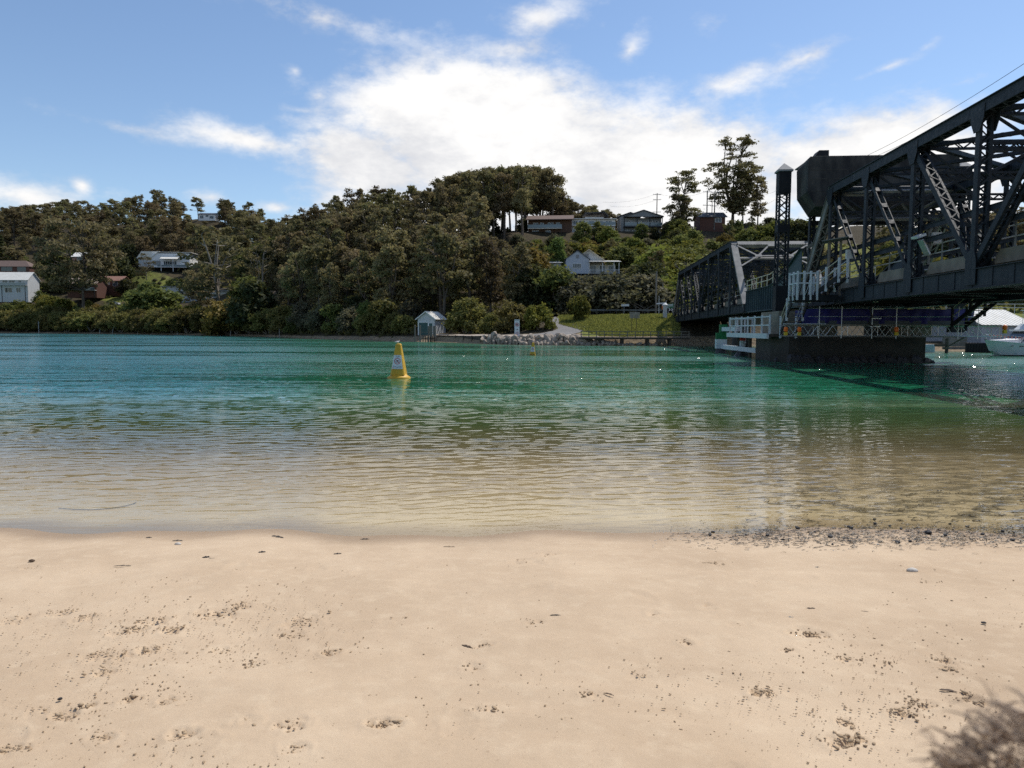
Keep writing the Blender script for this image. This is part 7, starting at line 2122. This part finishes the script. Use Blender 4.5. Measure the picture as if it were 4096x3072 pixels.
def right_bank():
    a = P(3866, 1318, 76.5); b = P(3990, 1318, 74.5)
    rt = root('tyre_wall', (a.x, a.y, 0), 'dark row of round fender piles in front of the grey shed', 'fender', None, math.atan2(b.y - a.y, b.x - a.x))
    L = (b - a).length
    for k in range(11): MB().lathe([(.17, -.6), (.17, .95 - .01 * k), (.1, 1.02)], (L * (k + .5) / 11, 0, 0), 9).build('pile', M['black'], rt)
    MB().box(0, L, .12, .3, .7, .95).build('waling', M['timber_dark'], rt)
    # small work boat and jetty leg seen past the pier
    p = P(3690, 1318, 74); rt = root('work_boat', (p.x - .6, 74, 0), 'small pale blue work boat behind the right end of the pier', 'boat')
    MB().loft([[(x, -w_, .85), (x, -w_ * .7, .05), (x, w_ * .7, .05), (x, w_, .85)] for x, w_ in ((-1.6, .7), (.4, .75), (1.5, .3), (1.9, .05))]).build('hull', M['blue_wall'], rt)
    MB().box(-1.2, .2, -.5, .5, .85, 1.5).build('console', M['white'], rt)
    p = P(3790, 1318, 73); rt = root('mooring_pile', (p.x, 73, 0), 'dark mooring pile with cross beam right of the pier', 'pile')
    MB().lathe([(.16, -.8), (.15, 1.5)], (0, 0, 0), 9).build('shaft', M['timber_dark'], rt); MB().box(-1.2, .1, -.08, .08, .7, .9).build('beam', M['timber_dark'], rt)
    p = P(3775, 1318, 80); rt = root('timber_wall', (p.x, 80, .2), 'brown timber retaining wall left of the grey shed', 'wall')
    for k in range(5): MB().box(0, 2.6, 0, .15, k * .3 + .01, k * .3 + .28).build('plank', M['timber_grey'], rt)
    # road rail on the embankment at right
    for (Y, lab, z0) in ((104, 'pale pipe rail along the embankment road at right', 5.0),):
        p = P(3780, 1318, Y); rt = root('road_rail', (p.x, Y, z0), lab, 'railing')
        for z in (.45, .95): MB().tube([(0, 0, z), (24, -2.5, z)], .05, 6).build('rail', M['galv'], rt)
        for k in range(9): MB().lathe([(.05, -.6), (.05, .98)], (k * 3, -k * .31, 0), 6).build('post', M['galv'], rt)
    tree_at('lime0', 'garden_shrub', 3925, 98, 1228, 'rounded bush on the bank above the grey shed roof', 1.2, 'shrub')
right_bank()

# ================================================================== on the beach
def sand_crumbs():
    rnd = random.Random(12); rng = np.random.default_rng(12)
    base = []
    for i in range(6):
        bm = bmesh.new(); bmesh.ops.create_icosphere(bm, subdivisions=1, radius=1.0)
        r2 = random.Random(i)
        for v in bm.verts: v.co *= r2.uniform(.6, 1.15)
        base.append((np.array([v.co[:] for v in bm.verts]), np.array([[v.index for v in f.verts] for f in bm.faces]))); bm.free()
    VV, FF, nb = [], [], 0
    def put(x, y, r_, flat=.6):
        nonlocal nb
        z = float(beach_z(np.array([x]), np.array([y]))[0]); v, f = rnd.choice(base)
        a = rnd.uniform(0, 6.28); c, s = math.cos(a), math.sin(a)
        q = v * np.array([r_ * rnd.uniform(.8, 1.5), r_ * rnd.uniform(.7, 1.1), r_ * flat])
        q = np.stack([q[:, 0] * c - q[:, 1] * s + x, q[:, 0] * s + q[:, 1] * c + y, q[:, 2] + z + r_ * flat * .45], -1)
        VV.append(q); FF.append(f + nb); nb += len(q)
    for (cx, cy, rx, ry, st) in SCUFF:
        c = sandG(cx, cy); ax = abs(sandG(cx + rx, cy).x - c.x); ay = abs(sandG(cx, cy - ry).y - c.y)
        n = int(13 * st * (rx / 45) * (1.4 if cy > 2350 else .7))
        for k in range(n):
            put(c.x + rnd.gauss(0, .55) * ax, c.y + rnd.gauss(0, .55) * ay, rnd.uniform(.003, .010) * (.7 + .3 * st) * (1.7 if rnd.random() < .12 else 1))
        for k in range(n // 2):
            put(c.x + rnd.gauss(0, 1.7) * ax, c.y + rnd.gauss(0, 1.7) * ay, rnd.uniform(.0025, .006))
    # loose crumbs kicked about, thicker at left and right
    for k in range(3200):
        px = rnd.choice((rnd.gauss(650, 420), rnd.gauss(3350, 450), rnd.uniform(0, 4096), rnd.gauss(900, 300))); py = rnd.choice((rnd.gauss(2560, 130), rnd.uniform(2250, 3072), rnd.gauss(2850, 140)))
        if not (0 < px < 4096 and 2230 < py < 3072): continue
        p = sandG(px, py); put(p.x, p.y, .0022 + .006 * rnd.random() ** 3)
    V = np.concatenate(VV); F = np.concatenate(FF)
    numpy_mesh('sand_crumbs', V, F, M['sand_crumb'], True, 'stuff')
M['sand_crumb'] = pm('damp_sand_crumb', (.37, .265, .165), (.47, .345, .22), 60, .95, .3, 0, 200)
sand_crumbs()
def wrack():
    """weed and shell left along the waterline at right: too many to count"""
    rnd = random.Random(21); rng = np.random.default_rng(21)
    V, F = [], []
    M_ = []
    n = 0
    def flake(x, y, z, L, w_, a, lift):
        nonlocal n
        c, s = math.cos(a), math.sin(a); seg = 3
        for i in range(seg + 1):
            f = i / seg - .5; up = z + lift * math.sin((f + .5) * math.pi) + .002
            bx, by = x + c * L * f + .25 * w_ * math.sin(f * 7 + x * 9), y + s * L * f
            V.append((bx - s * w_ / 2, by + c * w_ / 2, up)); V.append((bx + s * w_ / 2, by - c * w_ / 2, up + .3 * lift))
        for i in range(seg): F.append((n + 2 * i, n + 2 * i + 1, n + 2 * i + 3, n + 2 * i + 2))
        n += 2 * (seg + 1)
    for k in range(5200):
        px = 2650 + 1600 * rnd.random() ** .75; dens = min(1, (px - 2600) / 500)
        if rnd.random() > dens * (.35 + .65 * (vnoise(np.array([px * .022]), np.array([3.3]), 5)[0])): continue
        mid = 2130 - (px - 2700) * .005; py = rnd.gauss(mid + (0 if rnd.random() < .55 else 34), 17)
        p = sandG(px, py); z = max(float(beach_z(np.array([p.x]), np.array([p.y]))[0]), -.01)
        flake(p.x, p.y, z, rnd.uniform(.015, .065), rnd.uniform(.004, .012), rnd.uniform(-.5, .5) + (3.14 if rnd.random() < .5 else 0), rnd.uniform(0, .012))
    for k in range(420):       # under the shallow water
        px = 2950 + 1250 * rnd.random() ** .8; py = rnd.uniform(1890, 2090); p = sandG(px, py)
        flake(p.x, p.y, float(beach_z(np.array([p.x]), np.array([p.y]))[0]) + .006, rnd.uniform(.04, .16), rnd.uniform(.01, .03), rnd.uniform(-.4, .4), rnd.uniform(0, .02))
    mb = MB(); mb.add(V, F)
    o = mb.build('seaweed_wrack', M['weed']); o['kind'] = 'stuff'
    # pale shell grit among it
    VV, FF = [], []
    for k in range(700):
        px = 2600 + 1600 * rnd.random(); py = rnd.gauss(2135, 26); p = sandG(px, py); z = float(beach_z(np.array([p.x]), np.array([p.y]))[0]); r_ = rnd.uniform(.003, .009)
        b = len(VV); VV += [(p.x - r_, p.y, z + .002), (p.x, p.y - r_, z + .003), (p.x + r_, p.y, z + .002), (p.x, p.y + r_, z + .004), (p.x, p.y, z + .003 + r_ * .6)]
        FF += [(b, b + 1, b + 4), (b + 1, b + 2, b + 4), (b + 2, b + 3, b + 4), (b + 3, b, b + 4)]
    o = MB().add(VV, FF).build('shell_grit', M['shell']); o['kind'] = 'stuff'
M['weed'] = pm('dark_weed', (.010, .009, .009), (.075, .055, .03), 9, .45, .2, 0, 40)
M['shell'] = pm('pale_shell', (.45, .40, .34), (.62, .58, .52), 30, .6)
wrack()
def beach_stones():
    meshes = []
    for i in range(5):
        rnd = random.Random(500 + i); bm = bmesh.new(); bmesh.ops.create_icosphere(bm, subdivisions=2, radius=1.0)
        cuts = [(Vector((rnd.gauss(0, 1), rnd.gauss(0, 1), rnd.gauss(0, 1))).normalized(), rnd.uniform(.5, .85)) for _ in range(8)]
        for v in bm.verts:
            for n, d in cuts:
                e = v.co.dot(n) - d
                if e > 0: v.co -= n * e * .9
        me = bpy.data.meshes.new('beach_stone'); bm.to_mesh(me); bm.free(); me.materials.append(M['rock_dark']); me.polygons.foreach_set('use_smooth', [True] * len(me.polygons)); meshes.append(me)
    spots = [(2840, 2143, .05), (2852, 2130, .04), (3190, 2116, .06), (3070, 2144, .05), (3320, 2150, .06), (3498, 2080, .045), (3500, 2098, .05), (3395, 2110, .045), (3406, 2116, .05), (3712, 2136, .09), (3780, 2143, .05), (3870, 2110, .04),
             (3560, 2106, .035), (3605, 2118, .04), (3260, 2130, .035), (3130, 2160, .035), (3800, 2098, .04), (3930, 2140, .05), (4010, 2128, .05), (3330, 2180, .03), (3590, 2172, .05), (3640, 2168, .04), (4050, 2165, .05), (3935, 2494, .03), (240, 2800, .028), (2985, 2142, .03)]
    rnd = random.Random(6)
    for i, (px, py, s) in enumerate(spots):
        p = sandG(px, py); o = bpy.data.objects.new('beach_stone', rnd.choice(meshes)); COL.objects.link(o)
        o.location = (p.x, p.y, p.z + s * .25); s_ = s * .62; o.scale = (s_ * .95, s_ * .7, s_ * .5); o.rotation_euler = (rnd.uniform(-.3, .3), rnd.uniform(-.3, .3), rnd.uniform(0, 6))
        lab = 'largest black stone in the weed line at right' if s > .08 else 'lone black stone on the dry sand at right' if (px, py) == (3935, 2494) else 'flat dark stone on the sand at lower left' if px == 240 else None
        if lab is None:
            k = sorted(q[0] for q in spots if q[1] < 2200 and q[2] <= .08).index(px) + 1
            lab = 'small black stone in the weed line, %s from the left' % (ORDW[k - 1] if k <= 20 else {21: 'twenty-first', 22: 'twenty-second', 23: 'twenty-third', 24: 'twenty-fourth'}[k])
        tag(o, lab, 'stone', 'black stones in the weed line' if py < 2200 else None)
    # shells, leaves, twigs, weed scraps that can be picked out
    def leaf(px, py, L, w_, a, mat, name, lab, cat, curl=.01):
        L *= .85; w_ *= .7 if L < .3 else 1
        p = sandG(px, py); mb = MB(); seg = 6; V = []
        for i in range(seg + 1):
            f = i / seg; hw = w_ / 2 * math.sin(math.pi * (.08 + .88 * f)) ** .8 * (1 + .45 * math.sin(f * 17 + px)); x = L * (f - .5); zc = curl * .35 * math.sin(f * math.pi) + .002
            V += [(x, -hw, zc + .15 * hw), (x, 0, zc), (x, hw, zc + .25 * hw)]
        V2 = [(a_, b_, c_ + .0015) for a_, b_, c_ in V]
        F = [(3 * i + j, 3 * i + j + 1, 3 * i + j + 4, 3 * i + j + 3) for i in range(seg) for j in range(2)]
        mb.add(V + V2, F + [tuple(k + len(V) for k in f[::-1]) for f in F])
        o = mb.build(name, mat); o.location = (p.x, p.y, p.z); o.rotation_euler = (0, 0, a); tag(o, lab, cat)
    D = M['weed']; B_ = M['leaf_brown']
    for (px, py, L, w_, a, mat, nm, lab, cat) in (
        (1111, 2148, .20, .035, -.5, D, 'weed_scrap', 'black strap of weed lying across the wet edge left of centre', 'seaweed'), (710, 2164, .12, .03, .1, D, 'weed_scrap', 'ragged weed scrap beside a pale shell near the left waterline', 'seaweed'),
        (595, 2152, .07, .03, .2, D, 'weed_scrap', 'small black weed knot at the left waterline', 'seaweed'), (826, 2231, .09, .045, 0, D, 'weed_scrap', 'broad dark weed scrap left of centre on the sand', 'seaweed'), (850, 2236, .12, .012, .1, D, 'twig', 'thin dark twig joined to the broad weed scrap', 'twig'),
        (490, 2265, .17, .02, .1, D, 'weed_scrap', 'long ragged weed strand on the sand at left', 'seaweed'), (1048, 2210, .08, .04, .4, D, 'weed_scrap', 'dark weed lump left of the centre waterline', 'seaweed'), (1350, 2217, .09, .03, .3, D, 'weed_scrap', 'small weed tuft above the centre sand', 'seaweed'),
        (1460, 2158, .11, .03, .1, D, 'weed_scrap', 'weed clump at the centre waterline', 'seaweed'), (1797, 2188, .14, .015, 0, B_, 'twig', 'short dark twig lying flat right of centre waterline', 'twig'), (2840, 2254, .16, .035, -.15, M['sand_crumb'], 'leaf', 'flat sand-covered leaf below the weed line', 'leaf'),
        (3270, 2272, .07, .03, .3, D, 'weed_scrap', 'small dark weed scrap below the weed line at right', 'seaweed'), (3244, 2437, .11, .028, .05, B_, 'leaf', 'dark brown leaf alone on the right sand', 'leaf'), (2853, 2340, .15, .012, .05, B_, 'twig', 'long thin brown stem on the sand right of centre', 'twig'),
        (2868, 2409, .09, .014, -.6, B_, 'leaf', 'narrow brown leaf slanting below the thin stem', 'leaf'), (3460, 2449, .12, .01, -.3, B_, 'twig', 'curved brown stem on the sand at right', 'twig'), (1869, 2588, .10, .02, -.6, B_, 'leaf', 'narrow dark leaf on the centre sand', 'leaf'),
        (1243, 2697, .07, .018, .1, B_, 'leaf', 'small dark leaf on the sand left of centre', 'leaf'), (2222, 2463, .09, .016, 0, D, 'leaf', 'dark leaf flat on the sand just right of centre', 'leaf'), (3160, 2472, .08, .015, 0, M['steel_blue'], 'leaf', 'bluish scrap on the sand at right', 'leaf'),
        (2520, 2400, .08, .02, .5, B_, 'leaf', 'small brown leaf above the right of centre sand', 'leaf'), (3793, 2766, .10, .028, -.3, B_, 'leaf', 'dark brown seed pod on the lower right sand', 'leaf'), (2435, 2780, .07, .014, -.5, B_, 'leaf', 'slim leaf on the lower centre sand', 'leaf'), (560, 1740, .5, .25, .1, D, 'weed_patch', 'dark weed patch under the shallow water at left', 'seaweed')):
        leaf(px, py, L, w_, a, mat, nm, lab, cat)
    for (px, py, s, lab) in ((712, 2178, .035, 'oval white shell by the left waterline'), (3649, 2285, .05, 'lumpy white shell on the sand at right'), (127, 2245, .03, 'small reddish shell at the far left')):
        p = sandG(px, py); mb = MB(); mb.lathe([(s * .9, 0), (s, s * .2), (s * .7, s * .55), (s * .25, s * .75)], (0, 0, 0), 10); o = mb.build('shell', M['shell'] if px > 300 else M['leaf_brown'], smooth=True); o.location = p; o.scale = (1, .65, .8); tag(o, lab, 'shell')
    # a dark rope-like weed strand in the shallows at left
    pts = [sandG(x, y) + Vector((0, 0, .012)) for x, y in ((235, 2036), (300, 2042), (370, 2043), (440, 2038), (500, 2028), (535, 2018), (545, 2012))]
    mb = MB(); mb.tube([q - pts[0] for q in pts], .004, 6); o = mb.build('weed_strand', M['weed']); o.location = pts[0]; tag(o, 'long curved dark weed strand floating in the left shallows', 'seaweed')
M['leaf_brown'] = pm('dead_leaf', (.06, .035, .022), (.12, .075, .045), 20, .7)
beach_stones()

# ------------------------------------------------------------------ the person standing at the right of the camera
def beside():
    p = P(4270, 3060, .44)
    gx, gy = p.x, p.y
    gz = float(beach_z(np.array([gx]), np.array([gy]))[0])
    h = p.z - gz
    rt = person((gx, gy, gz), R(180), 'person with wind-blown curly brown hair close to the camera at lower right', h, M['cloth_grey'], M['cloth_dark'], False, ((.27, -.02, 1.12, .25, -.1, .88), (.27, -.02, 1.12, .25, -.1, .88)))
    for c in list(rt.children):
        if c.name.startswith('hair'): bpy.data.objects.remove(c)
    # hair: many curled locks from the scalp
    rnd = random.Random(31); mb = MB(); k = h / 1.75
    cx, cy, cz = 0, .02 * k, 1.67 * k
    rz = .105 * k
    for i in range(1100):
        a = rnd.uniform(0, 6.28); e = math.asin(rnd.uniform(-.25, 1))
        d = Vector((math.cos(e) * math.cos(a), math.cos(e) * math.sin(a), math.sin(e)))
        q = Vector((cx, cy, cz)) + Vector((d.x * rz * .85, d.y * rz * 1.0, d.z * rz * 1.05)); L = rnd.uniform(.022, .05) if rnd.random() < .9 else rnd.uniform(.05, .08)
        pts = [q.copy()]; tg = d.cross(Vector((0, 0, 1)) if i % 2 else Vector((.3, 1, .2))).normalized(); v = (d * .75 + tg * rnd.uniform(-.9, .9)).normalized(); ph = rnd.uniform(0, 6.28); cr = rnd.uniform(.5, 1.1)
        for j in range(7):
            v = (v + Vector((math.sin(ph + j * 1.3) * cr, math.cos(ph + j * 1.2) * cr, -.12 + .22 * math.sin(ph + j * 1.5)))).normalized(); pts.append(pts[-1] + v * L / 7)
        r0 = rnd.uniform(.0005, .0014)
        mb.tube(pts, [r0, r0 * 1.1, r0, r0 * .9, r0 * .8, r0 * .6, r0 * .4, r0 * .15], 4, cap=False)
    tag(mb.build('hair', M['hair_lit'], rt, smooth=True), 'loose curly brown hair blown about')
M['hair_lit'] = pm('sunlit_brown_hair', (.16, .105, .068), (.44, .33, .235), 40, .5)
beside()
